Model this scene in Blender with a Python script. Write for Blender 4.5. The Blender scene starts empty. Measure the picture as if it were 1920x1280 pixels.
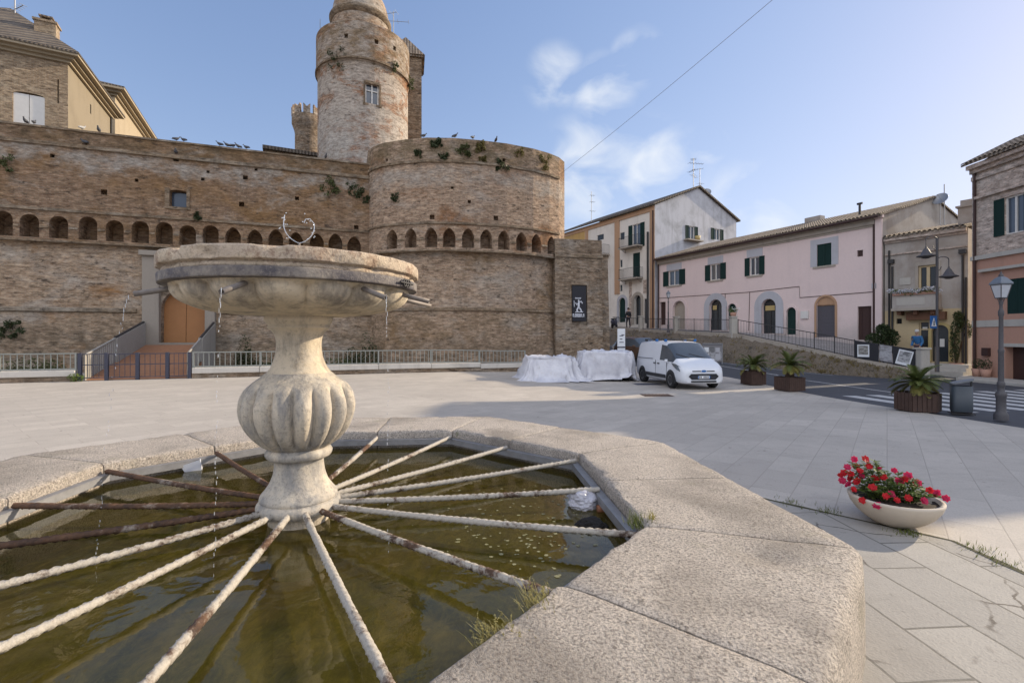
import bpy, bmesh, math, random
from mathutils import Vector, Matrix, noise as mnoise
R = math.radians
random.seed(7)
SC = bpy.context.scene
COL = SC.collection
# ------------------------------------------------------------------ camera, sky, sun, exposure
FPX, HY, EYE = 900.0, 632.0, 1.75          # focal length in photo pixels, horizon row, eye height
cam_d = bpy.data.cameras.new('camera'); cam = bpy.data.objects.new('camera', cam_d); COL.objects.link(cam)
cam.location = (0, 0, EYE); cam.rotation_euler = (R(90), 0, 0)
cam_d.sensor_width = 36.0; cam_d.lens = 36.0*FPX/1920.0; cam_d.shift_y = -(640-HY)/1920.0
cam_d.clip_start = 0.05; cam_d.clip_end = 3000
SC.camera = cam
SUN_AZ, SUN_EL = 66.0, 21.5
world = bpy.data.worlds.new('World'); SC.world = world; world.use_nodes = True
wn = world.node_tree; wn.nodes.clear()
wo = wn.nodes.new('ShaderNodeOutputWorld'); wb = wn.nodes.new('ShaderNodeBackground')
sky = wn.nodes.new('ShaderNodeTexSky'); sky.sky_type = 'NISHITA'; sky.sun_disc = False
sky.sun_elevation = R(SUN_EL); sky.sun_rotation = R(SUN_AZ); sky.altitude = 100
sky.air_density = 1.0; sky.dust_density = .45; sky.ozone_density = 1.5
wtc = wn.nodes.new('ShaderNodeTexCoord')
def wnode(t, **k):
    n = wn.nodes.new(t)
    for a, b in k.items(): setattr(n, a, b)
    return n
def cloud_blob(direction, lo, hi):
    d = Vector(direction).normalized()
    vm = wnode('ShaderNodeVectorMath', operation='DOT_PRODUCT'); wn.links.new(wtc.outputs['Generated'], vm.inputs[0]); vm.inputs[1].default_value = d
    mr = wnode('ShaderNodeMapRange', interpolation_type='SMOOTHSTEP'); mr.inputs[1].default_value = lo; mr.inputs[2].default_value = hi
    wn.links.new(vm.outputs['Value'], mr.inputs[0]); return mr.outputs[0]
def wmath(op, a, b):
    n = wnode('ShaderNodeMath', operation=op)
    for i, v in enumerate((a, b)):
        if hasattr(v, 'links'): wn.links.new(v, n.inputs[i])
        else: n.inputs[i].default_value = v
    return n.outputs[0]
wmap = wnode('ShaderNodeMapping'); wmap.inputs['Scale'].default_value = (1, 1, 1.6); wn.links.new(wtc.outputs['Generated'], wmap.inputs[0])
wno = wnode('ShaderNodeTexNoise'); wno.inputs['Scale'].default_value = 9.0; wno.inputs['Detail'].default_value = 7; wno.inputs['Distortion'].default_value = .5
wn.links.new(wmap.outputs[0], wno.inputs[0])
wmr = wnode('ShaderNodeMapRange'); wmr.inputs[1].default_value = .42; wmr.inputs[2].default_value = .72
wn.links.new(wno.outputs[0], wmr.inputs[0])
def pdir(px, py): return ((px-960)/FPX, 1.0, (HY-py)/FPX)
bl = cloud_blob(pdir(1040, 145), .9978, .99995)
for px, py, lo in ((1195, 110, .9984), (1130, 170, .9975), (1210, 345, .990), (1400, 400, .994), (1330, 275, .9993), (1110, 330, .990)):
    bl = wmath('MAXIMUM', bl, cloud_blob(pdir(px, py), lo, .9999))
cl = wmath('MULTIPLY', wmath('MULTIPLY', bl, wmr.outputs[0]), .75)
def wvec(op, a, b):
    n = wnode('ShaderNodeVectorMath', operation=op)
    for i, v in enumerate((a, b)):
        if hasattr(v, 'links'): wn.links.new(v, n.inputs[i])
        else: n.inputs[i].default_value = v
    return n.outputs[0]
# the hazy glow round the sun rolls off softly instead of burning out
soft = wvec('DIVIDE', wvec('MULTIPLY', sky.outputs[0], (1.07, 1.08, 1.30)), wvec('ADD', wvec('MULTIPLY', sky.outputs[0], (.227, .227, .227)), (1, 1, 1)))
wmix = wnode('ShaderNodeMixRGB'); wn.links.new(cl, wmix.inputs[0]); wn.links.new(soft, wmix.inputs[1]); wmix.inputs[2].default_value = (3.3, 3.42, 3.55, 1)
# unseen bright cloud bank added behind the camera to fill the shaded fronts
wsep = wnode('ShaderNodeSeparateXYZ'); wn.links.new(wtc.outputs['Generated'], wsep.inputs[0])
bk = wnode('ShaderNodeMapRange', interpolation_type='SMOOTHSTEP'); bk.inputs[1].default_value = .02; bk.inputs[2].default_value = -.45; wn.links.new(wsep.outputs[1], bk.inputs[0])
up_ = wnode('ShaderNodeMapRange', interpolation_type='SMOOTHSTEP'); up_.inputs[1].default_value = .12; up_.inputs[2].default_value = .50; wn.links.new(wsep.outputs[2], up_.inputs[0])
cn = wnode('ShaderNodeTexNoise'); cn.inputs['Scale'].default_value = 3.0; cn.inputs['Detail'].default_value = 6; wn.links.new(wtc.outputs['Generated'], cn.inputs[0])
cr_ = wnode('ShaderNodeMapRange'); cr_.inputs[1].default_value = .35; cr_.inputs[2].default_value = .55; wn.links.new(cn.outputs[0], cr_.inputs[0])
fill_bank_f = wmath('MULTIPLY', wmath('MULTIPLY', bk.outputs[0], up_.outputs[0]), cr_.outputs[0])
wmix2 = wnode('ShaderNodeMixRGB'); wn.links.new(fill_bank_f, wmix2.inputs[0]); wn.links.new(wmix.outputs[0], wmix2.inputs[1]); wmix2.inputs[2].default_value = (7.0, 6.95, 7.2, 1)
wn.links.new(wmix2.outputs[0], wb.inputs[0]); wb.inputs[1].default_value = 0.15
wn.links.new(wb.outputs[0], wo.inputs[0])
sun_d = bpy.data.lights.new('sun', 'SUN'); sun_d.energy = 3.2; sun_d.angle = R(.53); sun_d.color = (1.0, .84, .62)
sun = bpy.data.objects.new('sun', sun_d); COL.objects.link(sun)
SV = Vector((math.sin(R(SUN_AZ))*math.cos(R(SUN_EL)), math.cos(R(SUN_AZ))*math.cos(R(SUN_EL)), math.sin(R(SUN_EL))))
sun.rotation_euler = (-SV).to_track_quat('-Z', 'Y').to_euler(); sun.location = SV*60
SC.view_settings.view_transform = 'Standard'; SC.view_settings.look = 'None'
SC.view_settings.exposure = 0.95; SC.view_settings.gamma = 1
SC.view_settings.use_curve_mapping = False
SC.cycles.use_denoising = True
SC.cycles.max_bounces = 6; SC.cycles.transparent_max_bounces = 12

# ------------------------------------------------------------------ helpers
def at(px, py, Y): return Vector(((px-960)/FPX*Y, Y, EYE+(HY-py)/FPX*Y))
def S(t): t = max(0, min(1, t)); return t*t*(3-2*t)
def gz(x, y):                                # height of the ground
    return -0.25*S((y-6)/12)*S((x+4)/8) + (0.07*(y-24) if y > 24 else 0)*S((x+2)/5)
def tag(o, label=None, cat=None, group=None, kind=None):
    if label: o['label'] = label
    if cat: o['category'] = cat
    if group: o['group'] = group
    if kind: o['kind'] = kind
    return o
def thing(name, label, cat, loc=(0, 0, 0), group=None, rz=0):
    o = bpy.data.objects.new(name, None); COL.objects.link(o); o.location = loc; o.rotation_euler = (0, 0, rz)
    o.empty_display_size = .2
    return tag(o, label, cat, group)
def origin(o):
    while o is not None and o.parent is not None: o = o.parent
    return Vector(o.location) if o is not None else Vector((0, 0, 0))
def copy_tree(o, parent=None):
    c = o.copy(); COL.objects.link(c)
    if parent is not None: c.parent = parent
    for ch in [x for x in bpy.data.objects if x.parent == o]: copy_tree(ch, c)
    return c
class MB:
    """collects faces; build() links them as one mesh object"""
    def __init__(s): s.v = []; s.f = []; s.sm = []; s.col = []
    def face(s, pts, smooth=False):
        i = len(s.v); s.v += [Vector(p) for p in pts]; s.f.append(list(range(i, i+len(pts)))); s.sm.append(smooth)
    def grid(s, rows, close=False, smooth=True):
        i0 = len(s.v); m = len(rows[0])
        for r in rows: s.v += [Vector(p) for p in r]
        for a in range(len(rows)-1):
            for b in range(m if close else m-1):
                c = (b+1) % m
                s.f.append([i0+a*m+b, i0+a*m+c, i0+(a+1)*m+c, i0+(a+1)*m+b]); s.sm.append(smooth)
    def box(s, lo, hi, T=None):
        x0, y0, z0 = lo; x1, y1, z1 = hi
        c = [Vector(p) for p in ((x0,y0,z0),(x1,y0,z0),(x1,y1,z0),(x0,y1,z0),(x0,y0,z1),(x1,y0,z1),(x1,y1,z1),(x0,y1,z1))]
        if T is not None: c = [T @ p for p in c]
        i = len(s.v); s.v += c
        for q in ((0,3,2,1),(4,5,6,7),(0,1,5,4),(1,2,6,5),(2,3,7,6),(3,0,4,7)):
            s.f.append([i+k for k in q]); s.sm.append(False)
        return s
    def prism(s, poly, z0, z1):               # plan polygon (x,y) -> solid
        n = len(poly); b = [Vector((p[0], p[1], z0)) for p in poly]; t = [Vector((p[0], p[1], z1)) for p in poly]
        i = len(s.v); s.v += b+t
        s.f.append(list(range(i+n-1, i-1, -1))); s.f.append(list(range(i+n, i+2*n))); s.sm += [False]*2
        for k in range(n):
            j = (k+1) % n; s.f.append([i+k, i+j, i+n+j, i+n+k]); s.sm.append(False)
        return s
    def tube(s, pts, r, n=8, caps=True, smooth=True):
        pts = [Vector(p) for p in pts]; rows = []
        rr = r if isinstance(r, (list, tuple)) else [r]*len(pts)
        up = None
        for i, p in enumerate(pts):
            d = (pts[min(i+1, len(pts)-1)]-pts[max(i-1, 0)]).normalized()
            if up is None:
                up = Vector((0, 0, 1)) if abs(d.z) < .9 else Vector((1, 0, 0))
            a = d.cross(up).normalized(); b = a.cross(d).normalized(); up = b
            rows.append([p+a*math.cos(2*math.pi*k/n)*rr[i]+b*math.sin(2*math.pi*k/n)*rr[i] for k in range(n)])
        s.grid(rows, close=True, smooth=smooth)
        if caps: s.face(rows[0][::-1]); s.face(rows[-1])
        return s
    def lathe(s, prof, n=32, c=(0, 0, 0), fr=None, caps=True):
        c = Vector(c); rows = []
        for r, z in prof:
            row = []
            for k in range(n):
                t = 2*math.pi*k/n; q = r if fr is None else fr(t, z, r)
                row.append(c+Vector((q*math.cos(t), q*math.sin(t), z)))
            rows.append(row)
        s.grid(rows, close=True)
        if caps:
            if prof[0][0] > 1e-4: s.face(rows[0][::-1])
            if prof[-1][0] > 1e-4: s.face(rows[-1])
        return s
    def build(s, name, mat, parent=None, bevel=0, seg=2, fix=True, weld=False):
        o0 = origin(parent)
        me = bpy.data.meshes.new(name)
        me.from_pydata([tuple(v-o0) for v in s.v], [], s.f)
        me.polygons.foreach_set('use_smooth', s.sm); me.update()
        if fix or bevel or weld:
            bm = bmesh.new(); bm.from_mesh(me)
            if weld or bevel: bmesh.ops.remove_doubles(bm, verts=bm.verts, dist=1e-4)
            if fix: bmesh.ops.recalc_face_normals(bm, faces=bm.faces)
            if bevel:
                es = [e for e in bm.edges if len(e.link_faces) == 2 and e.calc_face_angle(0) > .5]
                bmesh.ops.bevel(bm, geom=es, offset=bevel, segments=seg, affect='EDGES', clamp_overlap=True, profile=.5)
            bm.to_mesh(me); bm.free()
        uvl = me.uv_layers.new(name='UVMap')
        for p in me.polygons:
            nn = p.normal
            if abs(nn.z) > .75: tx = None
            else:
                l = math.hypot(nn.x, nn.y); tx = (-nn.y/l, nn.x/l)
            for li in p.loop_indices:
                co = me.vertices[me.loops[li].vertex_index].co+o0
                uvl.data[li].uv = (co.x, co.y) if tx is None else (co.x*tx[0]+co.y*tx[1], co.z)
        ob = bpy.data.objects.new(name, me); COL.objects.link(ob)
        if isinstance(mat, (list, tuple)):
            for m_ in mat: me.materials.append(m_)
        else: me.materials.append(mat)
        if parent is not None: ob.parent = parent
        return ob
class Plane:
    """a vertical facade plane through A and B (plan points); s along it, d inward depth"""
    def __init__(s, A, B):
        s.A = Vector((A[0], A[1])); d = Vector((B[0], B[1]))-s.A; s.L = d.length; s.t = d.normalized()
        n = Vector((-s.t.y, s.t.x))
        if n.dot(s.A+d*.5) < 0: n = -n
        s.n = n
    def __call__(s, a, z, d=0):
        p = s.A+s.t*a+s.n*d; return Vector((p.x, p.y, z))
    def s_of(s, px):
        k = (px-960)/FPX; return (k*s.A.y-s.A.x)/(s.t.x-k*s.t.y)
    def z_of(s, a, py): return EYE+(HY-py)/FPX*(s.A.y+s.t.y*a)
    def rect(s, px0, py0, px1, py1):           # photo rectangle -> (s0,s1,z0,z1) on the plane
        a, b = s.s_of(px0), s.s_of(px1); m = (a+b)/2
        return (a, b, s.z_of(m, py1), s.z_of(m, py0))
    def T(s):                                  # frame: x along, y inward, z up
        return Matrix(((s.t.x, s.n.x, 0, s.A.x), (s.t.y, s.n.y, 0, s.A.y), (0, 0, 1, 0), (0, 0, 0, 1)))
def pbox(mb, P, a, b, z0, z1, d0, d1):
    c = [P(a,z0,d0),P(b,z0,d0),P(b,z0,d1),P(a,z0,d1),P(a,z1,d0),P(b,z1,d0),P(b,z1,d1),P(a,z1,d1)]
    i = len(mb.v); mb.v += c
    for q in ((0,3,2,1),(4,5,6,7),(0,1,5,4),(1,2,6,5),(2,3,7,6),(3,0,4,7)):
        mb.f.append([i+k for k in q]); mb.sm.append(False)
def arch_pts(a, b, z0, z1, kind, n=9):
    """outline of an opening top from (a, spring) over to (b, spring)"""
    w = (b-a)/2; c = (a+b)/2
    if kind == 'round':
        rise = min(w, (z1-z0)*.6)
        return [(c-w*math.cos(math.pi*i/n), z1-rise+rise*math.sin(math.pi*i/n)) for i in range(n+1)]
    if kind == 'point':
        rise = min(w*1.25, (z1-z0)*.6); pts = []
        for i in range(n+1):
            x = -1+2*i/n; pts.append((c+w*x, z1-rise+rise*(1-abs(x)**1.7)**.75))
        return pts
    if kind == 'flat':
        rise = w*.25
        return [(c-w*math.cos(math.pi*i/n), z1-rise+rise*math.sin(math.pi*i/n)) for i in range(n+1)]
    return [(a, z1), (b, z1)]
def facade(mb, P, s0, s1, z0, z1, ops, extra=(), back=True, zx=()):
    """a wall sheet with real recessed openings. ops: (a,b,za,zb,kind,depth[,back])"""
    ss = sorted({round(x, 4) for x in [s0, s1]+[o[0] for o in ops]+[o[1] for o in ops]+[e for e in extra if s0 < e < s1] if s0-1e-6 <= x <= s1+1e-6})
    zs = sorted({round(x, 4) for x in [z0, z1]+[o[2] for o in ops]+[o[3] for o in ops]+list(zx) if z0-1e-6 <= x <= z1+1e-6})
    for i in range(len(ss)-1):
        for j in range(len(zs)-1):
            cs, cz = (ss[i]+ss[i+1])/2, (zs[j]+zs[j+1])/2
            if any(o[0] < cs < o[1] and o[2] < cz < o[3] for o in ops): continue
            mb.face([P(ss[i], zs[j]), P(ss[i+1], zs[j]), P(ss[i+1], zs[j+1]), P(ss[i], zs[j+1])])
    for o in ops:
        a, b, za, zb, kind, dep = o[:6]; bk = o[6] if len(o) > 6 else back
        top = arch_pts(a, b, za, zb, kind)
        if kind:
            for k in range(len(top)-1):
                (x0, y0), (x1, y1) = top[k], top[k+1]
                mb.face([P(x0, y0), P(x1, y1), P(x1, zb), P(x0, zb)])
        loop = [(a, za)]+top+[(b, za)]
        for k in range(len(loop)):
            (x0, y0), (x1, y1) = loop[k], loop[(k+1) % len(loop)]
            mb.face([P(x0, y0), P(x1, y1), P(x1, y1, dep), P(x0, y0, dep)])
        if bk: mb.face([P(x, y, dep) for x, y in loop])
def polyplate(mb, P, pts, d0, d1):
    """solid plate from an (s,z) outline"""
    f = [P(x, y, d0) for x, y in pts]; b = [P(x, y, d1) for x, y in pts]; n = len(pts)
    mb.face(f); mb.face(b[::-1])
    for k in range(n): mb.face([f[k], f[(k+1) % n], b[(k+1) % n], b[k]])

# ------------------------------------------------------------------ material helpers
class NT:
    def __init__(s, name):
        s.m = bpy.data.materials.new(name); s.m.use_nodes = True; s.t = s.m.node_tree; s.N = s.t.nodes
        s.b = s.N['Principled BSDF']; s.out = s.N['Material Output']; s._p = None; s._u = None; s._o = None
    def n(s, typ, ins=None, **pr):
        k = s.N.new(typ)
        for a, b in pr.items(): setattr(k, a, b)
        for a, b in (ins or {}).items(): s.set(k.inputs[a], b)
        return k
    def set(s, sock, v):
        if hasattr(v, 'is_output'): s.t.links.new(v, sock)
        elif isinstance(v, (tuple, list)) and sock.type == 'RGBA' and len(v) == 3: sock.default_value = (*v, 1)
        else: sock.default_value = v
    @property
    def pos(s):
        if not s._p: s._p = s.n('ShaderNodeNewGeometry').outputs['Position']
        return s._p
    @property
    def obj(s):
        if not s._o: s._o = s.n('ShaderNodeTexCoord').outputs['Object']
        return s._o
    @property
    def uv(s):
        if not s._u: s._u = s.n('ShaderNodeUVMap', uv_map='UVMap').outputs[0]
        return s._u
    def map(s, vec, scale=(1, 1, 1), rot=(0, 0, 0), loc=(0, 0, 0)):
        return s.n('ShaderNodeMapping', {'Vector': vec, 'Scale': scale, 'Rotation': rot, 'Location': loc}).outputs[0]
    def noise(s, vec, scale, detail=4, rough=.55, dist=0):
        return s.n('ShaderNodeTexNoise', {'Vector': vec, 'Scale': scale, 'Detail': detail, 'Roughness': rough, 'Distortion': dist}).outputs[0]
    def vor(s, vec, scale, feature='F1', out=0, rnd=1):
        return s.n('ShaderNodeTexVoronoi', {'Vector': vec, 'Scale': scale, 'Randomness': rnd}, feature=feature).outputs[out]
    def rng(s, f, a, b, c=0, d=1):
        return s.n('ShaderNodeMapRange', {0: f, 1: a, 2: b, 3: c, 4: d}).outputs[0]
    def mix(s, f, a, b, mode='MIX'):
        return s.n('ShaderNodeMixRGB', {0: f, 1: a, 2: b}, blend_type=mode).outputs[0]
    def math(s, op, a, b=0): return s.n('ShaderNodeMath', {0: a, 1: b}, operation=op).outputs[0]
    def sep(s, v): return s.n('ShaderNodeSeparateXYZ', {0: v}).outputs
    def ramp(s, f, stops):
        k = s.n('ShaderNodeValToRGB', {0: f}); e = k.color_ramp.elements
        while len(e) < len(stops): e.new(.5)
        for el, (p, c) in zip(e, stops): el.position = p; el.color = (*c, 1) if len(c) == 3 else c
        return k.outputs[0]
    def bump(s, h, st=.5, dist=.01, nrm=None):
        k = s.n('ShaderNodeBump', {'Height': h, 'Strength': st, 'Distance': dist})
        if nrm is not None: s.set(k.inputs['Normal'], nrm)
        return k.outputs[0]
    def fin(s, col, rough=.8, nrm=None, **kw):
        s.set(s.b.inputs['Base Color'], col); s.set(s.b.inputs['Roughness'], rough)
        if nrm is not None: s.set(s.b.inputs['Normal'], nrm)
        for a, b in kw.items(): s.set(s.b.inputs[a.replace('_', ' ')], b)
        return s.m
def brick_mat(name, c1, c2, mortar, ochre=None, och_f=(.5, .62), pale=(.47, .43, .38), pale_f=(.56, .70), dark=(.10, .08, .06), streak=.6, bands=(), bw=.30, rh=.085, sc=1.0, seed=0, bump=.6, dark_f=(.58, .75), pit=1.0):
    m = NT(name); p = m.map(m.pos, loc=(seed*13.1, seed*7.7, seed*3.3))
    bt = m.n('ShaderNodeTexBrick', {'Vector': m.uv, 'Color1': c1, 'Color2': c2, 'Mortar': mortar, 'Scale': 1.0, 'Mortar Size': .011, 'Mortar Smooth': .3, 'Bias': 0.0, 'Brick Width': bw, 'Row Height': rh})
    fine = m.noise(m.map(p, scale=(5, 5, 16)), 1.0, 5, .7)
    col = m.mix(m.rng(fine, .3, .7), m.mix(.55, bt.outputs[0], (.05, .035, .025), 'MULTIPLY'), bt.outputs[0])
    col = m.mix(.55, col, bt.outputs[0])
    # bricks of odd colour: coarse voronoi cells along courses
    vc = m.n('ShaderNodeTexVoronoi', {'Vector': m.map(m.uv, scale=(3.3, 11.0, 1)), 'Scale': 1.0}).outputs['Color']
    col = m.mix(.5, col, m.mix(m.sep(vc)[0], (.55, .5, .45), (1.35, 1.3, 1.25)), 'MULTIPLY')
    if ochre:
        n1 = m.noise(m.map(p, scale=(.30, .30, .42)), sc, 7, .62, .3)
        col = m.mix(m.math('MULTIPLY', m.rng(n1, *och_f), .8), col, m.mix(fine, m.mix(.5, ochre, (0, 0, 0)), ochre))
    n2 = m.noise(m.map(p, scale=(.42, .42, .8), loc=(5, 2, 9)), sc, 8, .68, .4)
    col = m.mix(m.math('MULTIPLY', m.rng(n2, *pale_f), .75), col, m.mix(fine, m.mix(.45, pale, (0, 0, 0)), pale))
    n3 = m.noise(m.map(p, scale=(1.5, 1.5, .16), loc=(1, 8, 4)), 1.0, 6, .65, .2)
    col = m.mix(m.math('MULTIPLY', m.rng(n3, *dark_f), streak), col, dark)
    n4 = m.noise(m.map(p, scale=(2.2, 2.2, 5.5), loc=(3, 3, 1)), 1.0, 6, .75)
    col = m.mix(m.math('MULTIPLY', m.rng(n4, .55, .66), .85*pit), col, (.045, .035, .03))
    z = m.sep(m.pos)[2]
    for z0, z1, c, st in bands:                # weathering with its own extent on the wall (lichen, plaster, damp)
        zz = m.math('ADD', z, m.math('MULTIPLY', m.math('SUBTRACT', m.noise(m.map(p, scale=(.5, .5, .5)), 1.0, 6, .65), .5), 2.2))
        w = (z1-z0)*.22
        mk = m.math('MULTIPLY', m.rng(zz, z0-w, z0+w), m.rng(zz, z1+w, z1-w))
        mk = m.math('MULTIPLY', mk, m.rng(m.noise(m.map(p, scale=(1.3, 1.3, 2.0), loc=(9, 1, 2)), 1.0, 6, .7), .35, .60))
        col = m.mix(m.math('MULTIPLY', mk, st), col, m.mix(m.rng(fine, .3, .7), m.mix(.5, c, (0, 0, 0)), c))
    n5 = m.noise(m.map(p, scale=(2.6, 2.6, 8.0), loc=(6, 4, 7)), 1.0, 8, .82)
    col = m.mix(1.0, col, m.mix(m.rng(n5, .36, .64), (.50, .48, .46), (1.38, 1.36, 1.33)), 'MULTIPLY')
    h = m.math('ADD', m.math('MULTIPLY', bt.outputs[1], -.5), m.math('MULTIPLY', m.noise(p, 7.0, 6, .7), 1.4))
    return m.fin(col, .92, m.bump(h, bump, .04), Specular_IOR_Level=.2)
def plaster_mat(name, col, dirt=(.20, .18, .16), dirt_f=(.52, .75), amt=.55, var=.25, streak=.35, low=None):
    m = NT(name); p = m.pos
    n1 = m.noise(p, .55, 7, .65, .3); n2 = m.noise(m.map(p, scale=(1.8, 1.8, .22)), 1.0, 6, .65)
    n3 = m.noise(p, 9, 5, .7)
    c = m.mix(m.math('MULTIPLY', n1, var*2), col, tuple(x*.72 for x in col))
    c = m.mix(m.math('MULTIPLY', m.rng(n1, *dirt_f), amt), c, dirt)
    c = m.mix(m.math('MULTIPLY', m.rng(n2, .52, .75), streak), c, tuple(x*.6 for x in dirt))
    c = m.mix(.25, c, m.mix(n3, tuple(x*.6 for x in col), tuple(min(1, x*1.25) for x in col)))
    if low:                                     # damp and lost render near the foot of the wall
        z = m.math('ADD', m.sep(p)[2], m.math('MULTIPLY', m.math('SUBTRACT', n1, .5), 3.0))
        c = m.mix(m.math('MULTIPLY', m.rng(z, low[1], low[0]), .8), c, low[2])
    return m.fin(c, .9, m.bump(m.noise(p, 22, 5, .65), .25, .01), Specular_IOR_Level=.2)
def plain_mat(name, col, rough=.6, metal=0, var=.2, scale=14, bump=.0, spec=.4, use_obj=False):
    m = NT(name); v = m.obj if use_obj else m.pos
    n = m.noise(v, scale, 5, .65)
    c = m.mix(m.math('MULTIPLY', m.rng(n, .3, .75), min(1, var*2)), col, tuple(x*.55 for x in col))
    return m.fin(c, rough, m.bump(n, bump, .01) if bump else None, Metallic=metal, Specular_IOR_Level=spec)
def leaf_mat(name, a, b, scale=3.0, trans=.25):
    m = NT(name); n = m.noise(m.pos, scale, 3, .6)
    r = m.n('ShaderNodeTexWhiteNoise', {0: m.map(m.pos, scale=(40, 40, 40))}).outputs[0]
    c = m.mix(m.rng(n, .3, .7), a, b)
    c = m.mix(.3, c, m.mix(r, tuple(x*.5 for x in a), tuple(min(1, x*1.5) for x in b)))
    m.fin(c, .55, None, Specular_IOR_Level=.3)
    tr = m.n('ShaderNodeBsdfTranslucent', {0: c}); mx = m.n('ShaderNodeMixShader', {0: trans, 1: m.b.outputs[0], 2: tr.outputs[0]})
    m.t.links.new(mx.outputs[0], m.out.inputs[0]); return m.m
def glass_mat(name, col=(.03, .04, .05), rough=.06, spec=.7):
    m = NT(name); n = m.noise(m.pos, 1.2, 2)
    return m.fin(m.mix(n, col, tuple(x*1.6 for x in col)), rough, None, Specular_IOR_Level=spec)
def tile_mat(name, a, b, c, pitch=.22):
    m = NT(name)
    u = m.sep(m.uv)[0]
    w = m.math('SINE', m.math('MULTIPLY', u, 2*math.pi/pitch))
    cell = m.n('ShaderNodeTexWhiteNoise', {0: m.n('ShaderNodeVectorMath', {0: m.map(m.uv, scale=(1/pitch, 1/.38, 1))}, operation='FLOOR').outputs[0]}).outputs[0]
    n = m.noise(m.pos, 1.1, 6, .7); n2 = m.noise(m.pos, 6, 5, .7)
    col = m.mix(cell, a, b); col = m.mix(m.math('MULTIPLY', m.rng(n, .45, .7), .7), col, c); col = m.mix(m.math('MULTIPLY', m.rng(n2, .52, .7), .5), col, (.07, .06, .05))
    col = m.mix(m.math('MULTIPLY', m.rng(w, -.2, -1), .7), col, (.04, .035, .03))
    return m.fin(col, .9, m.bump(m.math('ADD', w, m.math('MULTIPLY', n2, 1.2)), .9, .05), Specular_IOR_Level=.2)
M = {}
M['asphalt'] = None
def leaf_cloud(mb, centers, n, size, rng, flat=.0, aspect=2.2):
    """leaf-sized quads scattered through a set of (center, radius) clumps"""
    for _ in range(n):
        c, r = rng.choice(centers)
        while True:
            d = Vector((rng.uniform(-1, 1), rng.uniform(-1, 1), rng.uniform(-1, 1)))
            if .25 < d.length < 1: break
        rr = Vector((r, r, r)) if not hasattr(r, '__len__') else Vector(r)
        p = Vector(c)+Vector((d.x*rr.x, d.y*rr.y, d.z*rr.z))
        a = Vector((rng.gauss(0, 1), rng.gauss(0, 1), rng.gauss(0, 1)*(1-flat)+.2)).normalized()
        b = a.cross(Vector((rng.gauss(0, 1), rng.gauss(0, 1), rng.gauss(0, 1)))).normalized()
        s = size*rng.uniform(.6, 1.3)
        mb.face([p-a*s*.5, p+b*s/aspect*.5, p+a*s*.5, p-b*s/aspect*.5])
# ------------------------------------------------------------------ materials
def mk_paving(name, rot, rowh, bw, c1, c2, mortar, ms=.012, speck=.5, wear=.6, pos_shift=(0, 0, 0), edge=False):
    m = NT(name); v = m.map(m.pos, rot=(0, 0, rot), loc=pos_shift)
    wob = m.n('ShaderNodeVectorMath', {0: v, 1: m.n('ShaderNodeVectorMath', {0: m.n('ShaderNodeTexNoise', {'Vector': m.pos, 'Scale': 1.3, 'Detail': 4}).outputs['Color'], 3: .05}, operation='SCALE').outputs[0]}, operation='ADD').outputs[0] if edge else v
    bt = m.n('ShaderNodeTexBrick', {'Vector': wob, 'Color1': c1, 'Color2': c2, 'Mortar': mortar, 'Scale': 1.0, 'Mortar Size': ms, 'Mortar Smooth': .2, 'Bias': 0, 'Brick Width': bw, 'Row Height': rowh}, offset=.5 if not edge else .37)
    n1 = m.noise(m.pos, .35, 7, .65, .4); n2 = m.noise(m.pos, 2.6, 6, .7); n3 = m.noise(m.pos, 55, 3, .7); n4 = m.noise(m.pos, 9, 5, .7)
    c = bt.outputs[0]
    c = m.mix(m.math('MULTIPLY', m.rng(n1, .40, .68), wear), c, tuple(x*.70 for x in c1))
    c = m.mix(m.math('MULTIPLY', m.rng(n2, .5, .72), .5), c, tuple(x*.78 for x in c2))
    c = m.mix(m.math('MULTIPLY', m.rng(n3, .5, .68), speck), c, tuple(x*.58 for x in c1))
    c = m.mix(m.math('MULTIPLY', m.rng(n4, .62, .72), .55), c, (.10, .09, .08))
    gum = m.vor(m.pos, 2.3); c = m.mix(m.math('MULTIPLY', m.rng(gum, .055, .035), m.rng(n2, .45, .5)), c, (.14, .13, .12))
    n6 = m.noise(m.map(m.pos, scale=(.5, 1.6, 1), rot=(0, 0, .4)), 1.0, 7, .7, .5); c = m.mix(m.math('MULTIPLY', m.rng(n6, .55, .70), .35), c, tuple(x*.55 for x in c1))
    if edge:
        cr = m.vor(m.n('ShaderNodeVectorMath', {0: m.pos, 1: m.n('ShaderNodeVectorMath', {0: m.n('ShaderNodeTexNoise', {'Vector': m.pos, 'Scale': 3.0, 'Detail': 5}).outputs['Color'], 3: .25}, operation='SCALE').outputs[0]}, operation='ADD').outputs[0], 1.15, 'DISTANCE_TO_EDGE')
        c = m.mix(m.math('MULTIPLY', m.rng(cr, .014, .006), m.rng(m.noise(m.pos, 1.1, 3), .50, .54)), c, (.12, .105, .09))
    h = m.math('ADD', m.math('MULTIPLY', bt.outputs[1], -1.2), m.math('ADD', m.math('MULTIPLY', n3, .55), m.math('MULTIPLY', n2, .5)))
    return m.fin(c, .82, m.bump(h, .45, .02), Specular_IOR_Level=.3)
M['plaza'] = mk_paving('plaza_granite_setts', R(-52), .42, .95, (.505, .46, .405), (.425, .385, .34), (.355, .32, .28), ms=.006)
M['slabs'] = mk_paving('worn_stone_slabs', R(87), .42, 1.15, (.395, .37, .33), (.315, .295, .265), (.15, .14, .12), ms=.009, speck=.3, edge=True)
M['asphalt'] = plain_mat('asphalt', (.066, .069, .080), .85, var=.25, scale=3, bump=.3)
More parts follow.
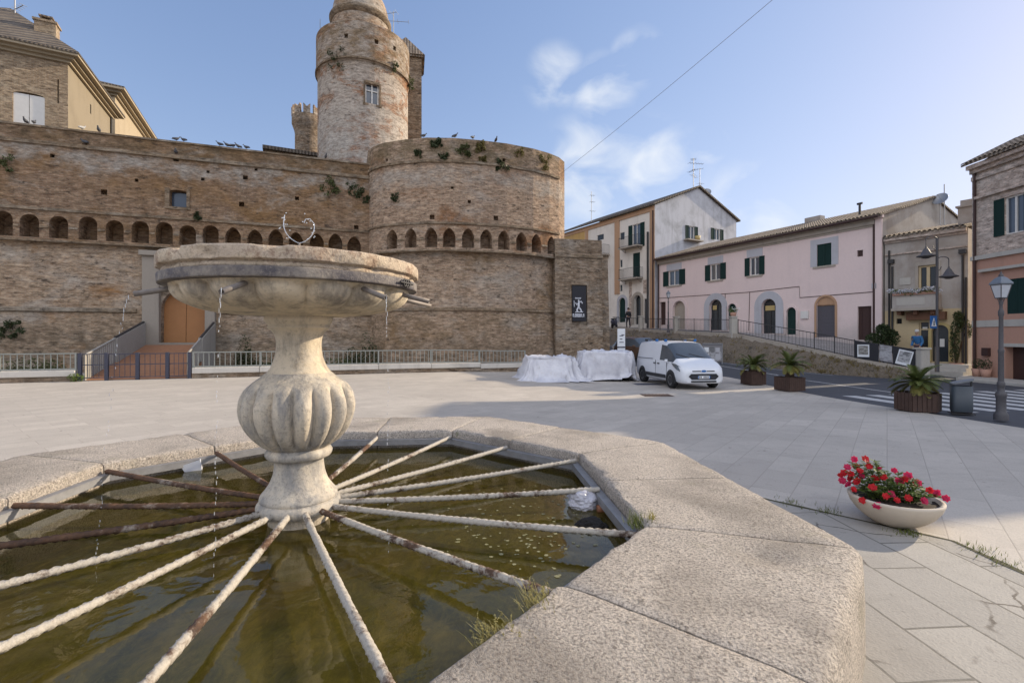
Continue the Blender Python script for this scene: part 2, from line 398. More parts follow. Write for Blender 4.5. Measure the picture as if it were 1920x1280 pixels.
M['earth'] = plain_mat('dry_earth', (.16, .13, .10), .95, var=.4, scale=2, bump=.6)
M['white_line'] = plain_mat('worn_white_road_paint', (.52, .52, .52), .8, var=.45, scale=7)
CA = dict(c1=(.235, .15, .098), c2=(.35, .255, .175), mortar=(.30, .24, .185))
M['wall_up'] = brick_mat('brick_upper_wall', **CA, ochre=(.29, .17, .075), och_f=(.45, .64), pale=(.44, .40, .35), pale_f=(.55, .68), seed=1, bands=[(10.2, 11.0, (.46, .43, .39), .85), (11.25, 12.2, (.17, .12, .07), .8)], streak=.55)
M['wall_low'] = brick_mat('brick_lower_wall', (.33, .235, .16), (.46, .355, .255), (.39, .325, .255), ochre=(.34, .17, .06), och_f=(.56, .66), pale=(.50, .45, .39), pale_f=(.47, .62), seed=2, bands=[(-.5, 2.3, (.17, .14, .10), .6)], streak=.45)
M['bastion_up'] = brick_mat('brick_upper_bastion', (.34, .235, .165), (.47, .355, .26), (.42, .35, .28), ochre=(.30, .15, .07), och_f=(.55, .66), pale=(.46, .41, .36), pale_f=(.53, .68), seed=3, bands=[(10.2, 11.2, (.48, .44, .39), .7), (11.6, 13.2, (.20, .155, .09), .75)], streak=.5)
M['bastion_low'] = brick_mat('brick_lower_bastion', (.33, .235, .165), (.455, .35, .255), (.40, .33, .265), ochre=(.27, .17, .08), och_f=(.54, .66), pale=(.48, .43, .37), pale_f=(.50, .66), seed=4, bands=[(-.5, 1.6, (.15, .115, .075), .65), (1.6, 3.1, (.24, .17, .10), .5)], streak=.5)
M['tower'] = brick_mat('tower_brick_and_render', (.31, .165, .10), (.38, .25, .17), (.42, .37, .31), ochre=(.37, .17, .08), och_f=(.52, .60), pale=(.60, .56, .50), pale_f=(.435, .495), seed=5, bands=[(8, 16.3, (.56, .53, .49), .97), (20.2, 23.5, (.27, .19, .11), .85)], streak=.25)
M['tower_top'] = brick_mat('tower_drum_render', (.36, .24, .15), (.42, .31, .22), (.42, .37, .31), ochre=(.34, .22, .12), och_f=(.5, .62), pale=(.58, .54, .48), pale_f=(.42, .56), seed=6, streak=.4)
M['rubble'] = brick_mat('rubble_wall', (.23, .17, .12), (.36, .29, .22), (.30, .26, .21), pale=(.42, .38, .33), pale_f=(.5, .65), seed=7, bw=.45, rh=.16, bump=.9)
M['trim'] = brick_mat('weathered_moulding', (.24, .18, .12), (.31, .24, .17), (.27, .23, .18), pale=(.42, .38, .32), pale_f=(.5, .65), seed=8, dark_f=(.5, .68))
M['palazzo'] = brick_mat('palazzo_brick', (.34, .25, .165), (.44, .345, .235), (.44, .39, .32), pale=(.50, .43, .33), pale_f=(.5, .66), seed=9, streak=.3, pit=.7)
M['palazzo_shaded'] = plaster_mat('palazzo_shaded_yellow_render', (.285, .24, .175), dirt=(.20, .165, .12), amt=.6)  # darker copy of the yellow render, weaker sunlight put into the colour
M['palazzo_side'] = plaster_mat('palazzo_yellow_render', (.43, .355, .25), dirt=(.30, .24, .16), amt=.6)
M['dark_hole'] = plain_mat('dark_recess', (.015, .013, .012), .9)
M['stone_trim'] = plaster_mat('grey_door_stone', (.31, .275, .235), amt=.6, streak=.5)
M['door_wood'] = plain_mat('orange_brown_door', (.36, .165, .06), .55, var=.12, scale=3)
M['deck_wood'] = plain_mat('ramp_timber', (.34, .17, .095), .75, var=.25, scale=6)
M['concrete'] = plaster_mat('pale_concrete', (.35, .335, .31), amt=.4)
M['kerb_stone'] = plaster_mat('white_kerb_stone', (.62, .58, .52), dirt=(.25, .22, .18), amt=.6, streak=.4)
M['rail_grey'] = plain_mat('grey_green_rail_paint', (.30, .31, .28), .55, var=.2)
M['gate_dark'] = plain_mat('dark_gate_paint', (.055, .058, .085), .5, var=.2)
M['iron'] = plain_mat('dark_iron', (.045, .042, .042), .6, var=.3)
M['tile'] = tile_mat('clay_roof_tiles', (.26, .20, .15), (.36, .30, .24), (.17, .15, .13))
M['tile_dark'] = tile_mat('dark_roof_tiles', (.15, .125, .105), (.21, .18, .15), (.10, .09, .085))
M['white_paint'] = plain_mat('white_painted_wood', (.70, .68, .64), .6, var=.12, scale=4)
M['antenna'] = plain_mat('antenna_aluminium', (.33, .34, .36), .5, metal=.6)
M['glass'] = glass_mat('window_glass', (.022, .026, .03), .2, .35)
M['sky_glass'] = glass_mat('blueish_window_glass', (.05, .065, .09), .05)
M['leaf'] = leaf_mat('wall_plant_leaves', (.05, .065, .022), (.12, .13, .05))
M['leaf_dry'] = leaf_mat('dry_wall_plant_leaves', (.10, .085, .03), (.18, .15, .05))
M['leaf_dark'] = leaf_mat('ivy_leaves', (.028, .042, .018), (.07, .085, .036))

# ------------------------------------------------------------------ ground
def sheet(name, xs, ys, dz, mat, skirt=.0):
    mb = MB(); mb.grid([[(x, y, gz(x, y)+dz) for x in xs] for y in ys], smooth=True)
    o = mb.build(name, mat, fix=False); tag(o, kind='structure'); return o
def rngl(a, b, n): return [a+(b-a)*i/n for i in range(n+1)]
sheet('ground', [-1500, -300, -80]+rngl(-50, 60, 44)+[120, 400, 1500], [-1500, -300, -60]+rngl(-20, 90, 44)+[200, 500, 1500], -.12, M['earth'])
sheet('road', rngl(6, 46, 24), rngl(-30, 80, 60), -.035, M['asphalt'])
def strip_sheet(name, left, right, n, dz, mat, m=14):
    """ground sheet between two plan polylines"""
    rows = []
    for i in range(n+1):
        t = i/n; a = left(t); b = right(t)
        rows.append([(a[0]+(b[0]-a[0])*k/m, a[1]+(b[1]-a[1])*k/m) for k in range(m+1)])
    mb = MB(); mb.grid([[(x, y, gz(x, y)+dz) for x, y in r] for r in rows], smooth=True)
    return tag(mb.build(name, mat, fix=False), kind='structure')
def plaza_edge(t):
    y = -14+t*44; return (10.15+.05*max(0, y-10)+ (0 if y < 24 else -(y-24)*.9), y)
strip_sheet('plaza', lambda t: (-46, -14+t*44), plaza_edge, 44, 0, M['plaza'], 40)
mbp = MB(); mbp.face([(1.2, 6.75, .004), (3.78, 4.12, .004), (3.92, -4, .004), (-6.5, -4, .004), (-6.5, 1.2, .004), (-5.6, 6.75, .004)])
tag(mbp.build('paved_surround', M['slabs']), kind='structure')
M['joint_moss'] = plain_mat('mossy_joint', (.075, .07, .035), .95, var=.5, scale=9, bump=.6)
mbp = MB(); jp = []; J0, J1, J2 = Vector((1.2, 6.75, .007)), Vector((3.78, 4.12, .007)), Vector((3.92, -4, .007))
for a, b in ((J0, J1), (J1, J2)):
    for i in range(60): jp.append(a.lerp(b, i/60))
rows = []
for i, q in enumerate(jp):
    w_ = .012+.022*abs(mnoise.noise(q*2.2))+.018*max(0, mnoise.noise(q*7)); nn = Vector((.71, .70, 0)) if i < 60 else Vector((1, .02, 0)); rows.append([q-nn*w_, q+nn*w_])
mbp.grid(rows); tag(mbp.build('paving_joint', M['joint_moss'], fix=False), kind='structure')

# ------------------------------------------------------------------ castle curtain wall
W = Plane((-24.107, 22.6), (-8.46, 28.2))
WS0, WS1 = -7.0, W.s_of(700)
ZC, ZB, ZT = 6.45, -.25, 11.84
castle = thing('castle_wall', 'long brick curtain wall of the castle with an arcade of small arched niches, left of the rounded bastion', 'castle wall', (W((WS0+WS1)/2, 0).x, W((WS0+WS1)/2, 0).y, 0))
niche_px = [5, 55, 110, 165, 215, 263, 308, 352, 395, 437, 478, 517, 555, 594, 629, 664]
ops = []
ns = [W.s_of(p) for p in niche_px]
ns = [ns[0]-1.1*k for k in range(1, 7)]+ns
for k, s in enumerate(ns):
    ops.append((s-.37, s+.37, ZC+.10, 7.66+.05*math.sin(k*2.3), 'round' if s < W.s_of(400) else 'point', .85))
holes = [(98, 292, 7), (195, 360, 10), (256, 338, 6), (460, 333, 8), (453, 383, 9), (557, 372, 7), (668, 426, 8), (390, 322, 5), (159, 274, 8), (330, 298, 9), (480, 318, 5), (380, 336, 6)]
for px, py, w in holes:
    s = W.s_of(px); z = W.z_of(s, py); h = w*.5*W(s, z).y/FPX; ops.append((s-h, s+h, z-h, z+h, None, .35))
wr = W.rect(318, 356, 350, 388); ops.append((*wr, 'flat', .45))
mb = MB(); facade(mb, W, WS0, WS1, ZC, ZT, ops)
mb.face([W(WS0, ZT), W(WS1, ZT), W(WS1, ZT, 2.4), W(WS0, ZT, 2.4)])
mb.face([W(WS0, ZB, 2.4), W(WS1, ZB, 2.4), W(WS1, ZT, 2.4), W(WS0, ZT, 2.4)])
mb.face([W(WS0, ZC), W(WS1, ZC), W(WS1, ZC, .9), W(WS0, ZC, .9)])
mb.face([W(WS0, ZC), W(WS0, ZT), W(WS0, ZT, 2.4), W(WS0, ZC, 2.4)])
mb.build('upper_wall', M['wall_up'], castle)
WL = lambda s, z, d=0: W(s, z, .33-.28*(1-(z-ZB)/(ZC-ZB))+d)
DR = W.rect(300, 470, 385, 634)
mb = MB(); facade(mb, WL, WS0, WS1, ZB, ZC, [(DR[0], DR[1], 1.45, 4.3, 'round', .55)], zx=(1, 2, 3, 4, 5))
mb.face([WL(WS0, ZB), WL(WS0, ZC), W(WS0, ZC, 2.4), W(WS0, ZB, 2.4)])
mb.build('lower_wall', M['wall_low'], castle)
mb = MB()
for z0, z1, d in ((11.02, 11.2, -.10), (11.84, 11.93, -.06), (7.86, 7.99, -.08)):
    pbox(mb, W, WS0, WS1-.15, z0, z1, d, .3)
pbox(mb, W, WS0, WS1-.15, 6.37, 6.46, -.03, .3)
a, b = DR[0]-1.05, DR[1]+.75
for s0, s1 in ((WS0, a), (b, WS1-.15)):
    mb.face([WL(s0, 3.02, -.12), WL(s1, 3.02, -.12), WL(s1, 3.16, -.12), WL(s0, 3.16, -.12)])
    mb.face([WL(s0, 3.16, -.12), WL(s1, 3.16, -.12), WL(s1, 3.24, .05), WL(s0, 3.24, .05)])
    mb.face([WL(s0, 2.94, .05), WL(s1, 2.94, .05), WL(s1, 3.02, -.12), WL(s0, 3.02, -.12)])
mb.build('string_course', M['trim'], castle)
nss = sorted(ns)
for i in range(len(nss)-1):                    # corbel capitals between the niches
    a, b = nss[i]+.37, nss[i+1]-.37
    if b-a < .05 or b-a > 1: continue
    mb = MB(); pbox(mb, W, a+.03, b-.03, 7.02, 7.12, -.05, .1); mb.build('corbel', M['trim'], castle)
f = MB()
for a, b, c, d in ((wr[0]-.2, wr[0]-.003, wr[2]-.12, wr[3]+.05), (wr[1]+.003, wr[1]+.15, wr[2]-.12, wr[3]+.05), (wr[0]-.003, wr[1]+.003, wr[2]-.14, wr[2]-.003)):
    pbox(f, W, a, b, c, d, -.05, .2)
wf = f.build('window', M['trim'], castle)
f = MB(); pbox(f, W, wr[0]+.01, wr[1]-.01, wr[2]+.01, wr[3]-.06, .36, .40); f.build('pane', M['sky_glass'], wf)
# castle doorway
f = MB(); sm = (DR[0]+DR[1])/2
pbox(f, W, W.s_of(268), DR[0]-.002, 1.0, 5.9, -.16, .45); pbox(f, W, DR[1]+.002, W.s_of(404), 1.0, 5.9, -.16, .45)
pbox(f, W, DR[0]-.002, DR[1]+.002, 4.32, 5.9, -.12, .4)
pbox(f, W, DR[0]-.02, DR[1]+.02, 1.30, 1.46, -.2, .5)
pbox(f, W, W.s_of(264), W.s_of(408), 5.9, 6.15, -.34, .3)
fr = f.build('door_frame', M['stone_trim'], castle, bevel=.02)
for k in (0, 1):
    f = MB(); a = DR[0]+.01 if k == 0 else sm+.012; b = sm-.012 if k == 0 else DR[1]-.01
    pbox(f, WL, a, b, 1.47, 4.28, .40, .46)
    f.build('door_leaf', M['door_wood'], castle)

# ------------------------------------------------------------------ bastion
class Poly:
    def __init__(s, pts):
        s.p = [Vector(q) for q in pts]; s.c = [0]
        for a, b in zip(s.p, s.p[1:]): s.c.append(s.c[-1]+(b-a).length)
        s.nm = []
        for i in range(len(s.p)):
            t = (s.p[min(i+1, len(s.p)-1)]-s.p[max(i-1, 0)]).normalized(); s.nm.append(Vector((-t.y, t.x)))
    def __call__(s, a, z, d=0):
        i = 0
        while i < len(s.c)-2 and a > s.c[i+1]: i += 1
        t = (a-s.c[i])/(s.c[i+1]-s.c[i]); p = s.p[i].lerp(s.p[i+1], t)+s.nm[i].lerp(s.nm[i+1], t).normalized()*d
        return Vector((p.x, p.y, z))
    def s_of(s, px):
        k = (px-960)/FPX
        for i in range(len(s.p)-1):
            f0, f1 = s.p[i].x-k*s.p[i].y, s.p[i+1].x-k*s.p[i+1].y
            if f0*f1 <= 0: return s.c[i]+(s.c[i+1]-s.c[i])*(f0/(f0-f1))
        return s.c[-1]
    def z_of(s, a, py): return EYE+(HY-py)/FPX*s(a, 0).y
bpts = []
ctrl = [(690, 28.35), (700, 27.75), (720, 27.2), (760, 26.75), (800, 26.5), (850, 26.55), (900, 26.85), (950, 27.3), (1000, 28.05), (1030, 28.75), (1048, 29.4)]
for i in range(len(ctrl)-1):
    for j in range(3):
        t = j/3; bpts.append((ctrl[i][0]+(ctrl[i+1][0]-ctrl[i][0])*t, ctrl[i][1]+(ctrl[i+1][1]-ctrl[i][1])*t))
bpts.append(ctrl[-1])
BP = Poly([((p-960)/FPX*y, y) for p, y in bpts]); BL = BP.c[-1]
BT, BC = 12.76, 6.6
bast = thing('castle_bastion', 'tall rounded brick bastion with pointed niches and plants growing from its parapet', 'bastion', (-3.2, 31, 0))
bops = []
bpx = [735, 770, 808, 842, 878, 912, 945, 978, 1006, 1034]
for px in bpx:
    s = BP.s_of(px); bops.append((s-.345, s+.345, BC+.12, 7.80, 'point', .85))
bholes = [(810, 407, 9), (930, 409, 9), (848, 352, 5), (820, 268, 6), (880, 378, 6), (985, 318, 5), (725, 300, 5), (945, 300, 6)]
for px, py, w in bholes:
    s = BP.s_of(px); z = BP.z_of(s, py); h = w*.5*BP(s, 0).y/FPX; bops.append((s-h, s+h, z-h, z+h, None, .35))
back = [(3.3, 30.2), (2.6, 35.5), (-7.5, 36.5), (-9.6, 31.5)]
mb = MB(); facade(mb, BP, 0, BL, BC, BT, bops, extra=BP.c)
top = [BP(s, BT) for s in BP.c]+[Vector((x, y, BT)) for x, y in back]
mb.face(top)
ring = [BP(BL, 0), *[Vector((x, y, 0)) for x, y in back], BP(0, 0)]
for a, b in zip(ring, ring[1:]): mb.face([(a.x, a.y, BC), (b.x, b.y, BC), (b.x, b.y, BT), (a.x, a.y, BT)])
mb.face([BP(s, BC) for s in BP.c]+[BP(s, BC, .6) for s in BP.c[::-1]])
mb.build('upper_bastion', M['bastion_up'], bast)
BLW = lambda s, z, d=0: BP(s, z, .36-.45*(1-(z+.3)/(BC+.3))**1.6+d)
mb = MB(); facade(mb, BLW, 0, BL, -.3, BC, [], extra=BP.c, zx=(.5, 1.2, 2, 3, 4, 5))
for a, b in zip(ring, ring[1:]): mb.face([(a.x, a.y, -.3), (b.x, b.y, -.3), (b.x, b.y, BC), (a.x, a.y, BC)])
mb.build('lower_bastion', M['bastion_low'], bast)
mb = MB()
def ring_course(mb, P, cs, z0, z1, d0, d1=.2):
    rows = [[P(s, z0, d1) for s in cs], [P(s, z0+.02, d0) for s in cs], [P(s, z1-.02, d0) for s in cs], [P(s, z1, d1) for s in cs]]
    mb.grid(rows, smooth=False)
for z0, z1, d in ((11.38, 11.56, -.08), (7.98, 8.12, -.09), (6.50, 6.62, -.05)): ring_course(mb, BP, BP.c, z0, z1, d)
ring_course(mb, BLW, BP.c, 3.22, 3.42, -.11)
mb.build('string_course', M['trim'], bast)
for i in range(len(bpx)-1):
    a, b = BP.s_of(bpx[i])+.345, BP.s_of(bpx[i+1])-.345
    if b-a > .05:
        mb = MB(); pbox(mb, BP, a+.02, b-.02, 7.12, 7.22, -.05, .1); mb.build('corbel', M['trim'], bast)
# low wall to the right of the bastion, with the poster
RW = Plane(((1040-960)/FPX*29.0, 29.0), ((1128-960)/FPX*29.6, 29.6))
low = thing('outer_wall', 'low rubble wall carrying a black poster, right of the tall bastion', 'wall', (RW(1.4, 0).x, RW(1.4, 0).y, 0))
zt = RW.z_of(RW.s_of(1085), 449)
RL = RW.s_of(1128); pr = RW.rect(1072, 536, 1098, 602)
RWB = lambda s, z, d=0: RW(s, z, -.25*(1-z/8)+d)
mb = MB(); facade(mb, RWB, 0, RL, -.1, zt, [(pr[0]-.06, pr[1]+.06, pr[2]-.25, pr[3]+.05, None, .16)], zx=(2, 4, 6))
c = [RW(0, zt), RW(RL, zt), RW(RL, zt, 6), RW(0, zt, 6)]; mb.face(c)
for q in (0, RL): mb.face([RWB(q, -.1), RWB(q, zt), RW(q, zt, 6), RW(q, -.1, 6)])
mb.build('wall', M['rubble'], low)
mb = MB(); z2 = RW.z_of(RL, 482)
RB = lambda s, z, d=0: RW(s, z, .25-.12*(1-z/8)+d)
for za, zb, ex in ((-.1, z2, .55),):
    poly = [(RL+.003, RW(0, 0).y), ]
    fpts = [RB(RL+.003, -.1), RB(RL+.62, -.1), RB(RL+.50, z2), RB(RL+.003, z2)]; bk = [RW(RL+.003, -.1, 5), RW(RL+.62, -.1, 5), RW(RL+.5, z2, 5), RW(RL+.003, z2, 5)]
    mb.face(fpts); mb.face(bk)
    for k in range(4): mb.face([fpts[k], fpts[(k+1) % 4], bk[(k+1) % 4], bk[k]])
mb.build('buttress', M['rubble'], low)
mb = MB(); z3 = RW.z_of(RL, 481); pbox(mb, RWB, -.0, RL+.05, z3-.12, z3+.03, -.08, .1); mb.build('string_course', M['trim'], low)
# poster: black banner with white figure and lettering
ban = thing('banner', 'black hanging banner with white picture and lettering on the rubble wall', 'banner', (RW((pr[0]+pr[1])/2, 0).x, RW((pr[0]+pr[1])/2, 0).y, pr[2]))
M['black_print'] = plain_mat('black_banner', (.012, .012, .018), .5, var=.05)
M['white_print'] = plain_mat('white_print', (.62, .64, .70), .6, var=.1)
mb = MB(); pbox(mb, RWB, pr[0], pr[1], pr[2], pr[3], .02, .05); mb.build('banner_cloth', M['black_print'], ban)
mb = MB(); rb = random.Random(3); w = pr[1]-pr[0]; h = pr[3]-pr[2]
def bp(u0, u1, v0, v1): pbox(mb, RWB, pr[0]+u0*w, pr[0]+u1*w, pr[2]+v0*h, pr[2]+v1*h, .012, .018)
u = .02
for gw in (.10, .05, .10, .11, .10, .11, .09, .06, .10):
    if gw > .06:
        bp(u, u+gw*.28, .115, .205); bp(u+gw*.62, u+gw*.88, .115, .205)
        bp(u+gw*.28, u+gw*.62, .18, .205)
        if rb.random() > .4: bp(u+gw*.28, u+gw*.62, .115, .135)
    else: bp(u, u+gw*.5, .115, .135)
    u += gw*1.02
u = .2
for k in range(6): bp(u, u+.03, .625, .665); bp(u+.03, u+.055, .65, .665); u += .075
mb.build('lettering', M['white_print'], ban)
mb = MB()                                       # small dancing figure motif built of strokes
def stroke(pts, r):
    q = [RWB(pr[0]+a*w, pr[2]+b*h, .012) for a, b in pts]; mb.tube(q, r, 6)
stroke([(.45, .60), (.46, .52)], .05); stroke([(.46, .52), (.44, .40)], .07); stroke([(.46, .52), (.62, .56), (.72, .50)], .035); stroke([(.44, .5), (.30, .46), (.22, .52)], .035)
stroke([(.44, .40), (.32, .32), (.36, .25)], .05); stroke([(.44, .40), (.58, .33), (.66, .25)], .05); stroke([(.2, .25), (.75, .26)], .03); stroke([(.12, .58), (.14, .4)], .02)
mb.build('printed_figure', M['white_print'], ban)

# ------------------------------------------------------------------ tower (keep)
def cyl(P0, r): return lambda a, z, d=0: Vector((P0[0]+(r-d)*math.cos(a), P0[1]+(r-d)*math.sin(a), z))
TC, TR, TZ = (-10.91, 35.36), 3.17, 22.95
tower = thing('castle_tower', 'round brick and render tower with a domed top behind the castle wall', 'tower', (*TC, 0))
# angle on tower facing the camera
fa = math.atan2(-TC[1], -TC[0])
TP0 = cyl(TC, TR)
def tsurf(px, zz):
    best = None
    for i in range(400):
        a = fa-1.4+2.8*i/400; p = TP0(a, 0)
        e = abs((p.x/p.y)*FPX+960-px)
        if best is None or e < best[0]: best = (e, a, p.y)
    return best[1], EYE+(HY-zz)/FPX*best[2]
a0, z1 = tsurf(685, 155); a1, z0 = tsurf(711, 198)
a0, a1 = min(a0, a1), max(a0, a1)
n = 56
ex = [fa-math.pi+2*math.pi*i/n for i in range(n+1)]
zsb = 20.4
mb = MB(); facade(mb, TP0, fa-math.pi, fa+math.pi, 8, zsb, [(a0, a1, z0, z1, None, .3)], extra=ex, zx=(12, 16, 19))
mb.build('shaft', M['tower'], tower)
TPf = cyl(TC, TR+.10); th = []
for px, py in ((650, 65), (705, 76), (738, 88)):
    aa, zz = tsurf(px, py); th.append((aa-.04, aa+.04, zz-.3, zz, None, .25))
mb = MB(); facade(mb, TPf, fa-math.pi, fa+math.pi, zsb, TZ, th, extra=ex)
mb.face([TPf(a, TZ) for a in ex[:-1]]); mb.grid([[TPf(a, zsb) for a in ex[:-1]], [TP0(a, zsb-.12) for a in ex[:-1]]], close=True)
mb.build('parapet', M['tower'], tower)
mb = MB(); ring_course(mb, TPf, ex, zsb-.02, zsb+.16, -.07); mb.build('string_course', M['trim'], tower)
f = MB(); wP = TP0
for q in ((a0-.035, a0-.001, z0-.15, z1+.1), (a1+.001, a1+.035, z0-.15, z1+.1), (a0-.001, a1+.001, z1+.001, z1+.18), (a0-.05, a1+.05, z0-.16, z0-.002)): pbox(f, wP, *q, -.05, .2)
wf = f.build('window', M['trim'], tower)
f = MB(); am = (a0+a1)/2
for q in ((a0, a0+.025, z0, z1), (a1-.025, a1, z0, z1), (am-.014, am+.014, z0, z1), (a0+.025, a1-.025, z1-.45, z1-.38)): pbox(f, wP, *q, .16, .21)
f.build('window_sash', M['white_paint'], wf)
f = MB(); pbox(f, wP, a0+.002, a1-.002, z0+.002, z1-.002, .22, .25); f.build('pane', M['sky_glass'], wf)
mb = MB(); DC = (TC[0]-.2, TC[1]-.1, 0)
mb.lathe([(2.0, TZ-.1), (2.0, 24.45)], 48, DC); mb.build('drum', M['tower_top'], tower)
mb = MB(); mb.lathe([(2.0, 24.4), (2.12, 24.48), (2.12, 24.6), (2.18, 24.66), (2.18, 24.8), (2.1, 24.92), (2.0, 24.95)], 48, DC, caps=False); mb.build('string_course', M['trim'], tower)
mb = MB(); mb.lathe([(1.98*math.cos(i*math.pi/2/12), 24.93+2.5*math.sin(i*math.pi/2/12)) for i in range(13)], 48, DC); mb.build('dome', M['tower_top'], tower)

# square brick turret beside it
sq = thing('square_turret', 'slim square brick turret with a low tiled cap beside the domed tower', 'turret', (-8.7, 39.3, 0))
T2 = Matrix.Translation((-8.7, 39.3, 0)) @ Matrix.Rotation(R(12), 4, 'Z')
mb = MB(); mb.box((-1.25, -1.25, 9), (1.25, 1.25, 24.0), T2); mb.build('shaft', M['rubble'], sq)
mb = MB(); mb.box((-1.42, -1.42, 24.0), (1.42, 1.42, 24.16), T2)
q = [T2 @ Vector(p) for p in ((-1.5, -1.5, 24.16), (1.5, -1.5, 24.16), (1.5, 1.5, 24.16), (-1.5, 1.5, 24.16))]; ap = T2 @ Vector((0, 0, 26.3))
for k in range(4): mb.face([q[k], q[(k+1) % 4], ap])
mb.face(q[::-1]); mb.build('roof', M['tile'], sq)
# crenellated turret
ct = thing('crenellated_turret', 'small round turret with forked battlements left of the domed tower', 'turret', (-19.1, 45, 0))
mb = MB(); mb.lathe([(1.15, 9), (1.15, 20.6), (1.2, 20.9), (1.35, 21.3), (1.42, 21.5), (1.42, 22.2), (1.2, 22.2)], 32, (-19.1, 45, 0)); mb.build('shaft', M['rubble'], ct)
for k in range(10):
    a = 2*math.pi*k/10; T3 = Matrix.Translation((-19.1, 45, 0)) @ Matrix.Rotation(a, 4, 'Z')
    mb = MB(); o = [(-.3, 22.2), (.3, 22.2), (.3, 23.05), (0, 22.75), (-.3, 23.05)]
    A_ = [T3 @ Vector((1.42, y, z)) for y, z in o]; B_ = [T3 @ Vector((1.14, y*.8, z)) for y, z in o]
    mb.face(A_); mb.face(B_[::-1])
    for i in range(5): mb.face([A_[i], A_[(i+1) % 5], B_[(i+1) % 5], B_[i]])
    mb.build('merlon', M['tower_top'], ct)
# low shed roof behind wall
sh = thing('castle_shed', 'low brick building with a dark tiled edge peeping over the castle wall', 'building', (-15.5, 35, 0))
SP = Plane(((497-960)/FPX*34, 34), ((600-960)/FPX*35.5, 35.5)); zz = SP.z_of(0, 281)
mb = MB(); pbox(mb, SP, 0, SP.L, 8, zz, 0, 5); mb.build('wall', M['palazzo'], sh)
mb = MB(); pbox(mb, SP, -.15, SP.L+.1, zz+.003, zz+.25, -.3, 5); mb.build('roof', M['tile_dark'], sh)

# ------------------------------------------------------------------ palazzo behind the wall (left)
pal = thing('brick_palazzo', 'ochre brick palazzo with white shutters and a deep tiled eave above the castle wall', 'building', (-33, 36, 0))
PC = Vector((-29.6, 32.0)); ft = Vector((2.9, 1.6)).normalized(); st = Vector((-3.8, 8.0)).normalized()
PA = PC-ft*9
F1 = Plane(PA, PC); F2 = Plane(PC, PC+st*8.8)
ZE = 19.95
sr = F1.rect(24, 174, 84, 236)
mb = MB(); facade(mb, F1, 0, F1.L, 8, ZE, [(*sr, 'flat', .25), (F1.s_of(109)-.04, F1.s_of(109)+.04, 17.2, 18.8, None, .2)])
mb.build('front_wall', M['palazzo'], pal)
hs = F2.s_of(170); hz = F2.z_of(hs, 205)
mb = MB(); facade(mb, F2, 0, F2.L, 8, ZE, [(hs-.12, hs+.12, hz-.35, hz+.35, None, .25)])
bk = [PA, PA+st*8.8, PC+st*8.8]
for a, b in zip(bk, bk[1:]): mb.face([(a.x, a.y, 8), (b.x, b.y, 8), (b.x, b.y, ZE), (a.x, a.y, ZE)])
mb.build('side_wall', M['palazzo_shaded'], pal)
for k in (0, 1):
    f = MB(); m_ = (sr[0]+sr[1])/2
    a, b = (sr[0]+.01, m_-.015) if k == 0 else (m_+.015, sr[1]-.01)
    pbox(f, F1, a, b, sr[2]+.01, sr[3]-.12, .05, .10); f.build('shutter', M['white_paint'], pal)
def off(o_, zz): return [Vector((p.x, p.y, zz)) for p in o_]
def eave(mb, corners, z, steps):
    for e, h in steps:
        c = [corners[0]-ft*e-st*e*1, corners[1]+ft*e-st*e, corners[2]+ft*e+st*e, corners[3]-ft*e+st*e]
        mb.prism([(p.x, p.y) for p in c], z, z+h-.002); z += h
    return c, z
cor = [PA, PC, PC+st*8.8, PA+st*8.8]
mb = MB(); ec, ez = eave(mb, cor, ZE, ((.18, .18), (.42, .16), (.72, .14))); mb.build('cornice', M['palazzo_side'], pal)
def hip_roof(mb, c, z, pitch, inset=None):
    c = [Vector((p.x, p.y)) for p in c]; u = (c[1]-c[0]); v = (c[3]-c[0]); wv = v.length; un = u.normalized(); vn = v.normalized(); r_ = wv/2
    r_ = min(r_, u.length/2)
    a = c[0]+un*r_+vn*wv/2; b = c[1]-un*r_+vn*wv/2; hz_ = z+r_*math.tan(R(pitch))
    q = [Vector((p.x, p.y, z)) for p in c]; A_ = Vector((a.x, a.y, hz_)); B_ = Vector((b.x, b.y, hz_))
    mb.face([q[0], q[1], B_, A_]); mb.face([q[1], q[2], B_]); mb.face([q[2], q[3], A_, B_]); mb.face([q[3], q[0], A_]); mb.face(q[::-1])
    return hz_
ec2 = [ec[0]-ft*.05-st*.05, ec[1]+ft*.05-st*.05, ec[2]+ft*.05+st*.05, ec[3]-ft*.05+st*.05]
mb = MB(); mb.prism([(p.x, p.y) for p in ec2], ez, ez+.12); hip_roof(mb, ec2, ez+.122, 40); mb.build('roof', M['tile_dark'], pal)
chp = PC-ft*1.6+st*1.7
mb = MB(); T4 = Matrix.Translation((chp.x, chp.y, 0)) @ Matrix.Rotation(math.atan2(ft.y, ft.x), 4, 'Z')
mb.box((-.55, -.4, ez+.3), (.55, .4, ez+2.6), T4); mb.box((-.63, -.48, ez+2.6), (.63, .48, ez+2.74), T4)
ch = mb.build('chimney', M['palazzo'], pal)
mb = MB(); mb.box((-.3, -.25, ez+2.74), (-.2, .25, ez+3.0), T4); mb.box((.2, -.25, ez+2.74), (.3, .25, ez+3.0), T4); mb.box((-.36, -.3, ez+3.0), (.36, .3, ez+3.1), T4); mb.build('chimney_cap', M['tile'], ch)
f = MB(); g = PC+st*8.6+ft*.08
f.tube([(g.x, g.y, ZE), (g.x, g.y, 10)], .07, 8); f.build('downpipe', M['iron'], pal)
pal2 = thing('rendered_wing', 'yellow rendered wing with a deep corniced eave behind the brick palazzo', 'building', (-37, 48, 0))
Q0 = Vector((-34.9, 42.2)); Z2 = 22.9
c2 = [Q0-ft*8, Q0, Q0+st*13, Q0-ft*8+st*13]
